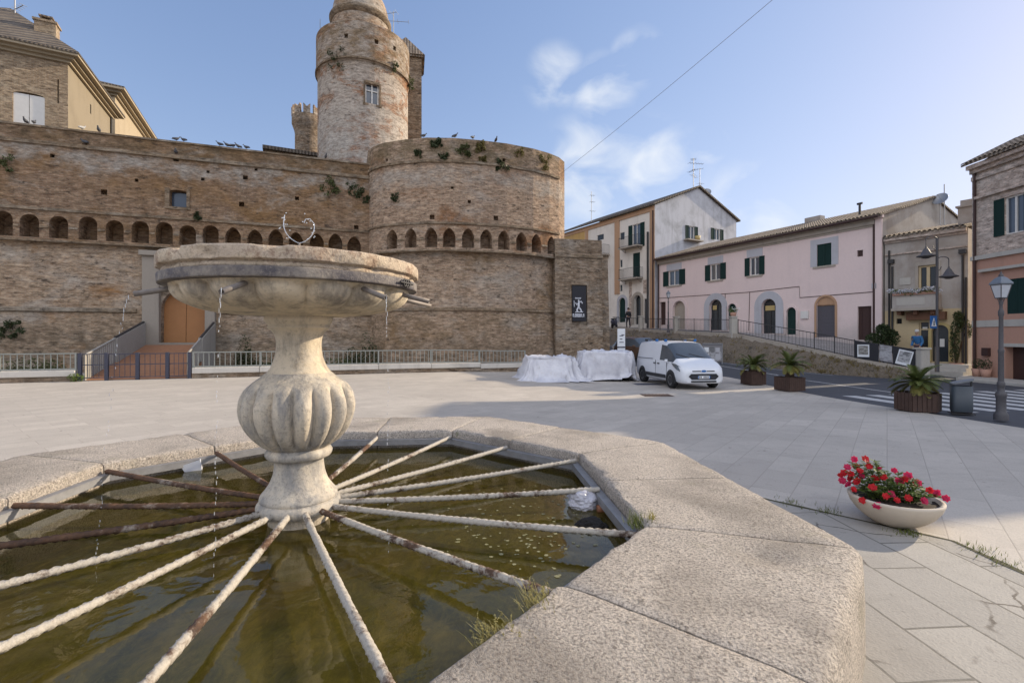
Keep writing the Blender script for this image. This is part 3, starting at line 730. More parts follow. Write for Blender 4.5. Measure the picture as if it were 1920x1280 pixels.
G1 = Plane(c2[0], c2[1]); G2 = Plane(c2[1], c2[2])
mb = MB(); mb.prism([(p.x, p.y) for p in c2], 8, Z2); mb.build('wall', M['palazzo_side'], pal2)
mb = MB(); e2, z2_ = eave(mb, c2, Z2+.002, ((.2, .2), (.5, .2), (.85, .16))); mb.build('cornice', M['palazzo_side'], pal2)
mb = MB(); mb.prism([(p.x, p.y) for p in e2], z2_, z2_+.12); hip_roof(mb, e2, z2_+.122, 33); mb.build('roof', M['tile_dark'], pal2)

# ------------------------------------------------------------------ ramp, gate, kerb walls and railings in front of the castle
K = Plane((-19.52, 18.3), (.29, 25.8))
def kz(s): p = K(s, 0); return gz(p.x, p.y)
gL, gR = K.s_of(150), K.s_of(356)
ramp = thing('entrance_ramp', 'wooden ramp rising between side walls to the orange castle door', 'ramp', (K((gL+gR)/2, 0).x, K((gL+gR)/2, 0).y+2, 0))
D0 = W(W.s_of(272), 0, -.2); D1 = W(W.s_of(402), 0, -.2); R0 = K(gL+.12, 0, .15); R1 = K(gR-.12, 0, .15)
R0 = Vector((R0.x, R0.y, .02)); R1 = Vector((R1.x, R1.y, .02)); D0 = Vector((D0.x, D0.y, 1.36)); D1 = Vector((D1.x, D1.y, 1.36))
mb = MB(); nb = 26
for i in range(nb):
    t0, t1 = i/nb, (i+.93)/nb
    a, b, c, d = R0.lerp(D0, t0), R1.lerp(D1, t0), R1.lerp(D1, t1), R0.lerp(D0, t1)
    mb.face([a, b, c, d]); mb.face([a, b, b-Vector((0, 0, .05)), a-Vector((0, 0, .05))])
a, b, c, d = R0, R1, D1, D0; dn = Vector((0, 0, .06)); mb.face([a-dn, b-dn, c-dn, d-dn])
mb.build('deck', M['deck_wood'], ramp)
for (P0, P1, nm) in ((R0, D0, 'l'), (R1, D1, 'r')):
    mid = P0.lerp(P1, .45); u = (P1-P0); u2 = Vector((u.x, u.y, 0)).normalized(); nn = Vector((-u2.y, u2.x, 0))*.09
    mb = MB(); q = [mid, P1, P1+Vector((0, 0, 1.12)), mid+Vector((0, 0, 1.08))]; q[0] = Vector((mid.x, mid.y, -.1)); q[1] = Vector((P1.x, P1.y, -.1))
    A_ = [p+nn for p in q]; B_ = [p-nn for p in q]; mb.face(A_); mb.face(B_[::-1])
    for i in range(4): mb.face([A_[i], A_[(i+1) % 4], B_[(i+1) % 4], B_[i]])
    mb.build('parapet', M['concrete'], ramp)
    mb = MB(); mb.tube([mid+Vector((0, 0, 1.1)), P1+Vector((0, 0, 1.15))], .06, 6); mb.build('parapet_cap', M['iron'], ramp)
    mb = MB(); nb2 = 14
    mb.tube([P0+Vector((0, 0, 1.02)), mid+Vector((0, 0, 1.06))], .045, 6)
    for i in range(nb2+1):
        p = P0.lerp(mid, i/nb2)
        T5 = Matrix.Translation(p) @ Matrix.Rotation(math.atan2(u2.y, u2.x), 4, 'Z'); mb.box((-.06, -.012, .0), (.06, .012, 1.03), T5)
    mb.build('side_railing', M['concrete'], ramp)
    mb = MB(); q = [P0, P1, P1-Vector((0, 0, 1.4)), P0-Vector((0, 0, .2))]; mb.face([p+nn*.5 for p in q]); mb.face([p-nn*.5 for p in q])
    mb.build('side_beam', M['deck_wood'], ramp)
# gate
gate = thing('iron_gate', 'dark iron four panel gate closing the foot of the castle ramp', 'gate', (K((gL+gR)/2, 0).x, K((gL+gR)/2, 0).y, 0))
posts = [gL, K.s_of(200), K.s_of(258), K.s_of(314), gR]
for s in posts:
    mb = MB(); pbox(mb, K, s-.06, s+.06, kz(s), 1.12, -.06, .06); mb.build('gate_post', M['gate_dark'], gate)
for a, b in zip(posts, posts[1:]):
    mb = MB(); a += .065; b -= .065
    for z in (.10, .62, 1.05): pbox(mb, K, a, b, z, z+.035, -.018, .018)
    nbar = max(4, int((b-a)/.16))
    for i in range(nbar+1):
        x = a+.008+(b-a-.016)*i/nbar; pbox(mb, K, x-.008, x+.008, .136, 1.049, -.008, .008)
    mb.build('gate_panel', M['gate_dark'], gate)
def railing(name, label, a, b, P, zf, mat, post_gap=2.4, pick=.2, h0=.46, h1=1.10, group=None, hf=None):
    t = thing(name, label, 'railing', (*P((a+b)/2, 0).xy, 0), group)
    npst = max(1, round((b-a)/post_gap))
    for i in range(npst+1):
        s = a+.03+(b-a-.06)*i/npst; mb = MB(); pbox(mb, P, s-.03, s+.03, zf(s)+h0-.1, zf(s)+h1, -.03, .03); mb.build('post', mat, t)
    rows = 24
    for z, rn in ((h0+.03, 'bottom_rail'), (h1, 'top_rail')):
        mb = MB()
        for i in range(rows):
            s0, s1 = a+(b-a)*i/rows, a+(b-a)*(i+1)/rows
            q = [P(s0, zf(s0)+z-.02, -.025), P(s1, zf(s1)+z-.02, -.025), P(s1, zf(s1)+z+.025, -.025), P(s0, zf(s0)+z+.025, -.025)]
            w_ = [p+Vector((P.n.x, P.n.y, 0))*.05 for p in q]
            mb.face(q); mb.face(w_[::-1]); mb.face([q[3], q[2], w_[2], w_[3]]); mb.face([q[0], q[1], w_[1], w_[0]])
        mb.build(rn, mat, t)
    mb = MB(); nb = int((b-a)/pick)
    for i in range(1, nb):
        s = a+(b-a)*i/nb; pbox(mb, P, s-.014, s+.014, zf(s)+h0+.03, zf(s)+h1-.02, -.008, .008)
    mb.build('pickets', mat, t)
    return t
kend = K.s_of(985)
for nm, lb, a, b in (('low_wall', 'white topped low stone wall left of the ramp gate', -7, gL-.1), ('low_wall', 'long white topped low stone wall between the ramp gate and the tarpaulins', gR+.1, kend)):
    t = thing(nm, lb, 'low wall', (*K((a+b)/2, 0).xy, 0), 'low walls along the castle front')
    mb = MB(); n_ = 12
    for i in range(n_):
        s0, s1 = a+(b-a)*i/n_, a+(b-a)*(i+1)/n_; pbox(mb, K, s0, s1, kz((s0+s1)/2)-.2, kz((s0+s1)/2)+.2, -.1, .35)
    mb.build('footing', M['rubble'], t)
    mb = MB(); nst = max(2, round((b-a)/2.4))
    for i in range(nst):
        s0, s1 = a+(b-a)*i/nst+.008, a+(b-a)*(i+1)/nst-.008; zc = kz((s0+s1)/2); pbox(mb, K, s0, s1, zc+.203, zc+.44, -.16, .4)
    mb.build('capping_stone', M['kerb_stone'], t, bevel=.02)
railing('railing', 'grey green picket railing on the low wall left of the ramp gate', -7, gL-.1, K, kz, M['rail_grey'], group='railings along the castle front')
railing('railing', 'long grey green picket railing running from ramp gate to the tarpaulins', gR+.1, kend, K, kz, M['rail_grey'], group='railings along the castle front')
# ------------------------------------------------------------------ street houses on the right
M['pink'] = plaster_mat('pink_render', (.78, .635, .60), dirt=(.54, .46, .45), dirt_f=(.56, .75), amt=.35, var=.15, streak=.12, low=(1.8, 3.0, (.48, .42, .39)))
M['cream'] = plaster_mat('cream_render', (.80, .74, .66), dirt=(.32, .28, .22), amt=.4, streak=.3)
M['grey_render'] = plaster_mat('weathered_grey_render', (.55, .555, .59), dirt=(.17, .17, .16), dirt_f=(.48, .68), amt=.6, streak=.6)
M['peach'] = plaster_mat('peach_render', (.50, .31, .19), amt=.4)
M['ochre_render'] = plaster_mat('ochre_render', (.56, .36, .14), amt=.3)
M['grey_white'] = plaster_mat('grey_white_surround', (.50, .50, .53), amt=.3, streak=.2)
M['moulding'] = plaster_mat('beige_moulding', (.42, .37, .31), amt=.6, streak=.5)
M['shop_grey'] = plaster_mat('peeling_grey_render', (.44, .40, .36), dirt=(.26, .21, .17), dirt_f=(.46, .62), amt=.75, streak=.45)
M['shop_yellow'] = plaster_mat('yellow_render', (.58, .46, .28), amt=.35, streak=.2)
M['sal_brick'] = brick_mat('pale_pink_brick', (.58, .48, .42), (.66, .56, .50), (.58, .53, .48), pale=(.64, .59, .54), pale_f=(.5, .66), seed=11, streak=.25, pit=.5)
M['salmon'] = plaster_mat('salmon_render', (.50, .29, .215), dirt=(.30, .21, .17), amt=.4, streak=.2)
M['green_wood'] = plain_mat('dark_green_shutter', (.018, .042, .038), .8, var=.15, spec=.12)
M['brown_wood'] = plain_mat('dark_brown_door', (.055, .026, .022), .6, var=.25)
M['grey_metal'] = plain_mat('grey_garage_metal', (.095, .09, .105), .5, var=.12)
M['wood_beam'] = plain_mat('brown_timber', (.16, .075, .04), .7, var=.3)
M['yellow_light'] = plain_mat('yellow_shop_sign', (.50, .38, .16), .6, var=.15)
M['pale_stone'] = plaster_mat('pale_stone', (.50, .47, .42), amt=.5)
M['terrace_pave'] = mk_paving('terrace_paving', R(30), .5, .8, (.36, .34, .33), (.31, .29, .28), (.15, .14, .13))
M['bank'] = None
m = NT('dry_grass_bank'); n1 = m.noise(m.pos, 1.3, 7, .7); n2 = m.noise(m.pos, 11, 5, .7)
c = m.mix(m.rng(n1, .45, .66), (.17, .135, .10), (.085, .07, .05)); c = m.mix(m.rng(n2, .42, .65), c, (.215, .175, .13)); c = m.mix(m.math('MULTIPLY', m.rng(m.noise(m.pos, 4, 5), .57, .68), .7), c, (.04, .035, .025))
M['bank'] = m.fin(c, .95, m.bump(n2, 1.0, .1)); del m

# terrace and bank
FE = [(8.2, 47, 2.75), (12.2, 38, 2.2), (14.5, 31, 1.9), (16.8, 26.5, .98), (17.9, 25, .58), (19.6, 22.9, .12)]
HO = [(6.4, 55.5, 2.75), (13.8, 43, 2.55), (18.2, 34.5, 2.0), (20.2, 30.7, 1.55), (21.3, 28.6, 1.2), (22.6, 26.4, .35)]
def lerp3(a, b, t): return tuple(a[i]+(b[i]-a[i])*t for i in range(3))
def along(pl, t):
    t = t*(len(pl)-1); i = min(int(t), len(pl)-2); return lerp3(pl[i], pl[i+1], t-i)
NT_ = 40
mb = MB(); mb.grid([[lerp3(along(FE, i/NT_), along(HO, i/NT_), k/6) for k in range(7)] for i in range(NT_+1)], smooth=True)
tag(mb.build('terrace', M['terrace_pave'], fix=False), kind='structure')
def road_edge(t):
    p = along(FE, t); d = 1.35*(1-.75*t**2); x, y = p[0]-d, p[1]-d*.35
    return (x, y, gz(x, y)-.02)
mb = MB(); rb = random.Random(5); rows = []
for i in range(121):
    t = i/120; a = along(FE, t); b = road_edge(t); r = []
    for k in range(9):
        q = lerp3(a, b, k/8); bul = math.sin(math.pi*k/8)*.14+rb.gauss(0, .035)*(1 if 0 < k < 8 else 0)
        r.append((q[0]-.3*bul, q[1], q[2]+bul-(0 if k < 8 else .06)))
    rows.append(r)
mb.grid(rows, smooth=True); tag(mb.build('bank', M['bank'], fix=False), kind='structure')
mb = MB()                                       # retaining edge stones along the terrace
rows = []
for i in range(61):
    p = along(FE, i/60); rows.append([(p[0]-.16, p[1]-.06, p[2]-.25), (p[0]-.16, p[1]-.06, p[2]+.09), (p[0]+.14, p[1]+.05, p[2]+.09), (p[0]+.14, p[1]+.05, p[2]-.05)])
mb.grid(rows, smooth=False); tag(mb.build('terrace_kerb', M['moulding'], fix=False), kind='structure')
tb = MB(); rb = random.Random(8)
for i in range(420):
    t = rb.random(); a = along(FE, t); b = road_edge(t); u = rb.random(); q = lerp3(a, b, u); z = q[2]+math.sin(math.pi*u)*.12
    h = rb.uniform(.08, .28)*(1.2 if rb.random() > .7 else .8); an = rb.uniform(0, 6.28); w = .03
    for k in range(3):
        an2 = an+k*2.1; ox, oy = math.cos(an2)*h*.5, math.sin(an2)*h*.5
        tb.face([(q[0]-w, q[1], z-.02), (q[0]+w, q[1], z-.02), (q[0]+ox, q[1]+oy, z+h)])
M['dry_grass'] = leaf_mat('dry_grass', (.16, .12, .05), (.24, .19, .09), 2.0)
tag(tb.build('bank_grass', M['dry_grass'], fix=False), 'dry brown grass and weeds on the bank below the terrace', 'grass', kind='stuff')

def shutter_pair(P, r, root, mat, wid=None, d=-.05, closed=False, glass=True, frame=None, ang=0):
    """a window: sash frame, pane, and louvred shutters beside or over it"""
    a, b, z0, z1 = r
    f = MB(); fw = .06
    for q in ((a, a+fw, z0, z1), (b-fw, b, z0, z1), (a+fw, b-fw, z0, z0+fw), (a+fw, b-fw, z1-fw, z1), ((a+b)/2-.04, (a+b)/2+.04, z0+fw, z1-fw)): pbox(f, P, *q, .07, .13)
    w = f.build('window', frame or M['white_paint'], root)
    f = MB(); pbox(f, P, a+.01, b-.01, z0+.01, z1-.01, .135, .15); f.build('pane', M['sky_glass'], w)
    if wid is None: wid = (b-a)/2
    for k in (0, 1):
        if closed: s0, s1 = (a+.01, (a+b)/2-.008) if k == 0 else ((a+b)/2+.008, b-.01)
        else: s0, s1 = (a-wid, a-.01) if k == 0 else (b+.01, b+wid)
        dd = .015 if closed else d
        f = MB(); e = .05
        for q in ((s0, s0+e, z0, z1), (s1-e, s1, z0, z1), (s0+e, s1-e, z0, z0+e), (s0+e, s1-e, z1-e, z1)): pbox(f, P, *q, dd, dd+.045)
        n = max(5, int((z1-z0)/.09))
        for i in range(n):
            zz = z0+e+(z1-z0-2*e)*(i+.5)/n; h = (z1-z0-2*e)/n*.62
            f.face([P(s0+e, zz-h, dd+.008), P(s1-e, zz-h, dd+.008), P(s1-e, zz+h, dd+.038), P(s0+e, zz+h, dd+.038)])
        f.build('shutter', mat, root)
    return w
def door_leaf(P, r, root, mat, d=.18, kind=None, panels=0, name='door'):
    a, b, z0, z1 = r; f = MB(); o = [(a+.003, z0+.005)]+[(x, y-.003) for x, y in arch_pts(a+.003, b-.003, z0, z1, kind)]+[(b-.003, z0+.005)]
    polyplate(f, P, o, d, d+.05)
    for k in range(panels):
        x = a+(b-a)*(k+.5)/panels; pbox(f, P, x-.012, x+.012, z0+.05, z1-((b-a)*.5 if kind else .05), d-.02, d)
    return f.build(name, mat, root)
def arch_trim(P, r, root, mat, w=.25, kind='round', d=-.05, name='door_surround'):
    a, b, z0, z1 = r; inn = [(a, z0)]+arch_pts(a, b, z0, z1, kind, 12)+[(b, z0)]; out = [(a-w, z0)]+arch_pts(a-w, b+w, z0, z1+w, kind, 12)+[(b+w, z0)]
    f = MB()
    for i in range(len(inn)-1):
        q = [inn[i], inn[i+1], out[i+1], out[i]]
        f.face([P(x, y, d) for x, y in q]); f.face([P(*out[i], d), P(*out[i+1], d), P(*out[i+1], .01), P(*out[i], .01)])
        f.face([P(*inn[i], d), P(*inn[i+1], d), P(*inn[i+1], .01), P(*inn[i], .01)])
    return f.build(name, mat, root)
def balcony(P, a, b, z, root, dep=.8, h=.95, slab=None):
    f = MB(); pbox(f, P, a, b, z-.13, z, -dep, -.003)
    bal = f.build('balcony', slab or M['moulding'], root)
    f = MB()
    for q0, q1 in (((a+.04, -dep+.04), (b-.04, -dep+.04)), ((a+.04, -dep+.04), (a+.04, -.02)), ((b-.04, -dep+.04), (b-.04, -.02))):
        for zz in (z+.06, z+h): f.tube([P(q0[0], zz, q0[1]), P(q1[0], zz, q1[1])], .017, 5)
        n = max(3, int(math.hypot(q1[0]-q0[0], q1[1]-q0[1])/.13))
        for i in range(n+1):
            s = q0[0]+(q1[0]-q0[0])*i/n; d = q0[1]+(q1[1]-q0[1])*i/n; f.tube([P(s, z, d), P(s, z+h, d)], .009, 4, caps=False)
    f.build('balcony_railing', M['iron'], bal)
    for s in (a+.25, b-.25): f = MB(); f.face([P(s-.05, z-.13, -.01), P(s+.05, z-.13, -.01), P(s+.05, z-.45, -.01), P(s-.05, z-.45, -.01)]); f.face([P(s-.05, z-.135, -dep*.8), P(s+.05, z-.135, -dep*.8), P(s+.05, z-.45, -.01), P(s-.05, z-.45, -.01)]); f.build('bracket', M['moulding'], bal)
    return bal
def downpipe(P, s, z0, z1, root, r=.05, mat=None, d=-.07):
    f = MB(); f.tube([P(s, z0, d), P(s, z1, d)], r, 8); return f.build('downpipe', mat or M['brown_wood'], root)
def tiled_edge(f, P, a, b, z, d0, pitch=.22, n=5, ln=.5, slope=.35):
    """row of round cover tiles showing at an eave"""
    k = int((b-a)/pitch)
    for i in range(k):
        s = a+(i+.5)*(b-a)/k; r = pitch*.36
        rows = []
        for j, dd in enumerate((d0, d0+ln)):
            rows.append([P(s+r*math.cos(math.pi*q/n), z+(dd-d0)*slope+r*.9*math.sin(math.pi*q/n), dd) for q in range(n+1)])
        f.grid(rows, smooth=True)

# ---- pink house
PK = Plane((13.4, 44.0), (21.6, 28.0)); PL = PK.L
pink = thing('pink_house', 'long pink two storey house with arched ground floor doors and a tiled roof', 'house', (*PK(PL/2, 0).xy, 1.9))
ZEP = PK.z_of(PL, 402)
pops = []
wins = [(1254, 507, 1274, 535), (1332, 495, 1351, 525), (1406, 482, 1424, 516), (1532, 457, 1559, 498)]
wr_ = [PK.rect(*w) for w in wins]
for w in wr_: pops.append((*w, None, .16))
rects = {}
def pop(key, px0, py0, px1, py1, kind, dep=.25):
    r = PK.rect(px0, py0, px1, py1); rects[key] = r; pops.append((*r, kind, dep)); return r
pop('d0', 1237, 566, 1248, 609, None); pop('d1', 1262, 564, 1285, 618, 'round', .3); pop('d2', 1330, 561, 1354, 619, 'round', .35)
pop('d3', 1365, 569, 1381, 617, 'round'); pop('d4', 1428, 560, 1455, 625, 'round', .35); pop('d5', 1475, 576, 1493, 627, 'round')
pop('d6', 1531, 556, 1566, 632, 'round', .22); pop('d7', 1608, 574, 1634, 637, None, .2); pop('w', 1607, 469, 1618, 481, None, .15)
mb = MB(); facade(mb, PK, 0, PL, .4, ZEP, pops)
DP = 12.2; zr = ZEP+1.75
g0 = [PK(PL, .4), PK(PL, .4, DP), PK(PL, ZEP, DP), PK(PL, zr, DP/2), PK(PL, ZEP)]; g1 = [PK(0, .4), PK(0, .4, DP), PK(0, ZEP, DP), PK(0, zr, DP/2), PK(0, ZEP)]
mb.face(g1); mb.face([g0[1], g1[1], g1[2], g0[2]])
mb.build('wall', M['pink'], pink)
mb = MB(); mb.face(g0); mb.build('gable_wall', M['shop_grey'], pink)
mb = MB()                                       # stepped cornice
for z0, z1, d in ((ZEP-.62, ZEP-.50, -.06), (ZEP-.498, ZEP-.25, -.14), (ZEP-.248, ZEP-.02, -.28)): pbox(mb, PK, -.02, PL-.35, z0, z1, d, -.002)
mb.build('cornice', M['moulding'], pink)
mb = MB(); pbox(mb, PK, PL-.33, PL+.02, 1.2, ZEP-.2, -.1, -.002); pbox(mb, PK, PL-.42, PL+.1, ZEP-.198, ZEP-.02, -.2, -.002); mb.build('pilaster', M['pink'], pink)
sl = (zr-ZEP)/(DP/2)
mb = MB()
def roof_slab(mb, P, a, b, za, d0, zb, d1, th=.1):
    q = [P(a, za, d0), P(b, za, d0), P(b, zb, d1), P(a, zb, d1)]; up = Vector((0, 0, th)); t = [p+up for p in q]
    mb.face(q[::-1]); mb.face(t)
    for k in range(4): mb.face([q[k], q[(k+1) % 4], t[(k+1) % 4], t[k]])
roof_slab(mb, PK, -.05, PL+.12, ZEP-sl*.4+.0, -.4, zr, DP/2); roof_slab(mb, PK, -.05, PL+.12, zr, DP/2+.002, ZEP-sl*.4, DP+.4)
tiled_edge(mb, PK, -.05, PL+.12, ZEP-sl*.45+.1, -.47, ln=DP/2+.45, slope=sl)
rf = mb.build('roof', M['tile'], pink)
mb = MB(); mb.tube([PK(-.05, ZEP-sl*.4-.02, -.46), PK(PL, ZEP-sl*.4-.02, -.46)], .07, 8); mb.build('gutter', M['brown_wood'], pink)
downpipe(PK, PL-.40, 1.4, ZEP-.1, pink, .06)
downpipe(PK, .12, 2.4, ZEP-.1, pink, .05)
for k, (w, o) in enumerate(zip(wr_, wins)):
    shutter_pair(PK, w, pink, M['green_wood'], wid=(w[1]-w[0])*.52, closed=(k == 3))
    ext = (w[0]-.25, w[1]+.25)
    f = MB(); pbox(f, PK, ext[0], ext[1], w[2]-.12, w[2]-.005, -.07, .1); f.build('window_sill', M['moulding'], pink)
    f = MB()
    if k == 3:
        for q in ((w[0]-.42, w[0]-.003, w[2], w[3]+.35), (w[1]+.003, w[1]+.42, w[2], w[3]+.35), (w[0]-.003, w[1]+.003, w[3]+.003, w[3]+.35)): pbox(f, PK, *q, -.02, -.002)
    else: pbox(f, PK, ext[0], ext[1], w[3]+.02, w[3]+.6, -.02, -.002)
    f.build('window_surround', M['grey_white'], pink)
r = rects['w']; f = MB(); pbox(f, PK, r[0]+.02, r[1]-.02, r[2]+.02, r[3]-.02, .08, .12); f.build('vent_window', M['brown_wood'], pink)
door_leaf(PK, rects['d0'], pink, M['brown_wood']); door_leaf(PK, rects['d7'], pink, M['brown_wood'], .12, panels=2)
door_leaf(PK, rects['d1'], pink, M['moulding'], .2, 'round', 5); arch_trim(PK, rects['d1'], pink, M['pink'], .25)
for k in ('d2', 'd4'):
    door_leaf(PK, rects[k], pink, M['glass'], .26, 'round'); arch_trim(PK, rects[k], pink, M['grey_white'], .55 if k == 'd4' else .5)
    a, b, z0, z1 = rects[k]; f = MB()
    pbox(f, PK, (a+b)/2-.03, (a+b)/2+.03, z0+.02, z0+2.1, .22, .255); pbox(f, PK, a+.02, b-.02, z0+2.1, z0+2.2, .22, .255); f.build('door_frame', M['iron'], pink)
    f = MB(); pbox(f, PK, a+(b-a)*.15, a+(b-a)*(.45 if k == 'd2' else .8), z0+1.65, z0+2.0, .19, .215); f.build('shop_sign', M['yellow_light'], pink)
for k in ('d3', 'd5'): door_leaf(PK, rects[k], pink, M['green_wood'], .12, 'round', 2); arch_trim(PK, rects[k], pink, M['pink'], .14)
a, b, z0, z1 = rects['d6']; zg = PK.z_of((a+b)/2, 571)
f = MB(); pbox(f, PK, a+.003, b-.003, z0+.005, zg, .1, .15)
for i in range(1, 9): pbox(f, PK, a+.03, b-.03, z0+(zg-z0)*i/9-.012, z0+(zg-z0)*i/9+.012, .085, .1)
f.build('garage_door', M['grey_metal'], pink)
f = MB(); o = [(a+.003, zg+.01)]+[(x, y-.003) for x, y in arch_pts(a+.003, b-.003, z0, z1, 'round')]+[(b-.003, zg+.01)]; polyplate(f, PK, o, .06, .1); f.build('fanlight_panel', M['peach'], pink)
arch_trim(PK, rects['d6'], pink, M['peach'], .12)
f = MB(); q = PK.rect(1503, 583, 1517, 597); pbox(f, PK, *q, -.12, -.003); f.build('meter_box', M['white_paint'], pink)
f = MB(); q = PK.rect(1636, 531, 1645, 541); pbox(f, PK, *q, -.1, -.003); f.build('junction_box', M['grey_white'], pink)
f = MB()
for pts in ([(1236, 559), (1400, 548), (1499, 537), (1500, 558), (1650, 546)], [(1406, 547), (1404, 620)], [(1360, 551), (1360, 612)]):
    q = []
    for px, py in pts: s = PK.s_of(px); q.append(PK(s, PK.z_of(s, py), -.02))
    f.tube(q, .02, 5)
f.build('wall_cable', M['brown_wood'], pink)
f = MB(); s = PK.s_of(1585); f.tube([PK(s, ZEP+.3, 1.6), PK(s, ZEP+1.3, 1.6)], .07, 8); f.tube([PK(s-.15, ZEP+1.33, 1.6), PK(s+.15, ZEP+1.33, 1.6)], .07, 8); f.build('flue_pipe', M['iron'], rf)
f = MB(); s = PK.s_of(1432); pbox(f, PK, s-.6, s+.6, zr-.4, zr+.45, DP/2-.3, DP/2+.3); f.build('chimney', M['shop_grey'], rf)

# ---- cream house with the grey gable
CH = Plane((5.6, 56.8), (13.1, 44.0)); CL = CH.L; ZEC = CH.z_of(CL, 384)
cream = thing('cream_house', 'three storey cream house with peach pilasters, balconies and a bare grey gable', 'house', (*CH(CL/2, 0).xy, 2.6))
crn = Plane((13.1, 44.0), (13.1+11.9*.863, 44.0+11.9*.506))     # gable end plane, perpendicular to the front
GL = 11.9; zrc = crn.z_of(crn.s_of(1312), 353)
cops = []
def cr(px0, py0, px1, py1, kind=None, dep=.2):
    r = CH.rect(px0, py0, px1, py1); cops.append((*r, kind, dep)); return r
up_door = cr(1186, 420, 1201, 464); mid_door = cr(1187, 474, 1200, 524); green_door = cr(1161, 558, 1173, 604, 'round'); main_door = cr(1189, 553, 1202, 608, 'round', .4)
sw1 = cr(1163, 436, 1171, 449); sw2 = cr(1163, 487, 1167, 501); sw3 = cr(1163, 534, 1167, 546); w5 = cr(1120, 440, 1132, 450)
low_d = [cr(1208, 560, 1214, 606)]
mb = MB(); facade(mb, CH, 0, CL, .8, ZEC, cops)
bk = [CH(0, 0, GL), CH(CL, 0, GL)]
mb.face([(*CH(0, 0).xy, .8), (*bk[0].xy, .8), (*bk[0].xy, ZEC), (*CH(0, 0).xy, ZEC)]); mb.face([(*bk[0].xy, .8), (*bk[1].xy, .8), (*bk[1].xy, ZEC), (*bk[0].xy, ZEC)])
mb.build('front_wall', M['cream'], cream)
gops = []
def gr(px0, py0, px1, py1, dep=.2): r = crn.rect(px0, py0, px1, py1); gops.append((*r, None, dep)); return r
gw1 = gr(1291, 424, 1302, 449); gw2 = gr(1339, 429, 1350, 450); gv = gr(1320, 367, 1326, 381)
mb = MB(); facade(mb, crn, 0, GL, .8, ZEC, gops)
mb.face([crn(0, ZEC), crn(GL, ZEC), crn(GL/2, zrc)])
mb.build('gable_wall', M['grey_render'], cream)
hl = (zrc-ZEC)/(GL/2)
mb = MB(); roof_slab(mb, CH, -.3, CL+.25, ZEC-.1+.05, -.35, zrc+.05, GL/2, .16); roof_slab(mb, CH, -.3, CL+.25, zrc+.05, GL/2+.002, ZEC-.1, GL+.35, .16); mb.build('roof', M['tile_dark'], cream)
mb = MB(); pbox(mb, CH, 0, CL-.05, ZEC-.5, ZEC-.08, -.08, -.002); mb.build('cornice', M['peach'], cream)
for px0, px1 in ((1153, 1162), (1219, 1227.5), (1098, 1103)):
    s0, s1 = CH.s_of(px0), CH.s_of(px1); mb = MB(); pbox(mb, CH, s0, min(s1, CL), CH.z_of(s0, 552) if px0 != 1219 else 2.3, ZEC-.502, -.07, -.002); mb.build('pilaster', M['peach'], cream)
mb = MB(); s1 = CH.s_of(1100); pbox(mb, CH, .0, s1-.3, 2.6, ZEC-.502, -.03, -.002); mb.build('ochre_panel', M['ochre_render'], cream)
for r, cl in ((up_door, False), (mid_door, True)): shutter_pair(CH, r, cream, M['green_wood'], wid=(r[1]-r[0])*.5, closed=cl)
bx0, bx1 = CH.s_of(1170), CH.s_of(1206)
balcony(CH, bx0, bx1, CH.z_of(bx0, 467), cream); balcony(CH, bx0, bx1, CH.z_of(bx0, 525), cream)
balcony(CH, CH.s_of(1127), CH.s_of(1143), CH.z_of(CH.s_of(1135), 478), cream)
door_leaf(CH, green_door, cream, M['green_wood'], .1, 'round', 2); arch_trim(CH, green_door, cream, M['grey_white'], .3)
door_leaf(CH, main_door, cream, M['glass'], .3, 'round'); arch_trim(CH, main_door, cream, M['moulding'], .3)
door_leaf(CH, low_d[0], cream, M['glass'], .12)
f = MB(); pbox(f, CH, CH.s_of(1180), main_door[0]-.32, main_door[2]-.1, CH.z_of(bx0, 530), -.04, -.002); pbox(f, CH, main_door[1]+.32, CH.s_of(1212), main_door[2]+2.9, CH.z_of(bx0, 530), -.04, -.002); f.build('brick_patch', M['sal_brick'], cream)
for r in (sw1, sw2, sw3, w5): f = MB(); pbox(f, CH, r[0]+.02, r[1]-.02, r[2]+.02, r[3]-.02, .06, .1); f.build('small_window', M['glass'], cream)
for r in (gw1, gw2): shutter_pair(crn, r, cream, M['green_wood'], wid=(r[1]-r[0])*.55)
f = MB(); pbox(f, crn, gv[0]+.02, gv[1]-.02, gv[2]+.02, gv[3]-.02, .1, .14); f.build('small_window', M['glass'], cream)
f = MB(); pbox(f, crn, gw1[0]-.7, gw1[1]+.7, gw1[2]-.2, gw1[2]-.08, -.55, -.003); f.build('window_ledge', M['moulding'], cream)
downpipe(CH, CL-.12, 2.6, ZEC-.5, cream, .06, d=-.15); downpipe(CH, CH.s_of(1216), 2.6, CH.z_of(CL, 432), cream, .09, M['iron'], d=-.12)
fp = thing('flower_pot', 'yellow plant pot on the window ledge of the grey gable', 'plant pot', (*crn(gw1[1]+.1, 0, -.3).xy, gw1[2]-.08))
mb = MB(); mb.lathe([(.0, 0), (.2, 0), (.27, .42), (.24, .42), (.2, .36), (0, .36)], 14, fp.location); mb.build('pot', M['yellow_light'], fp)

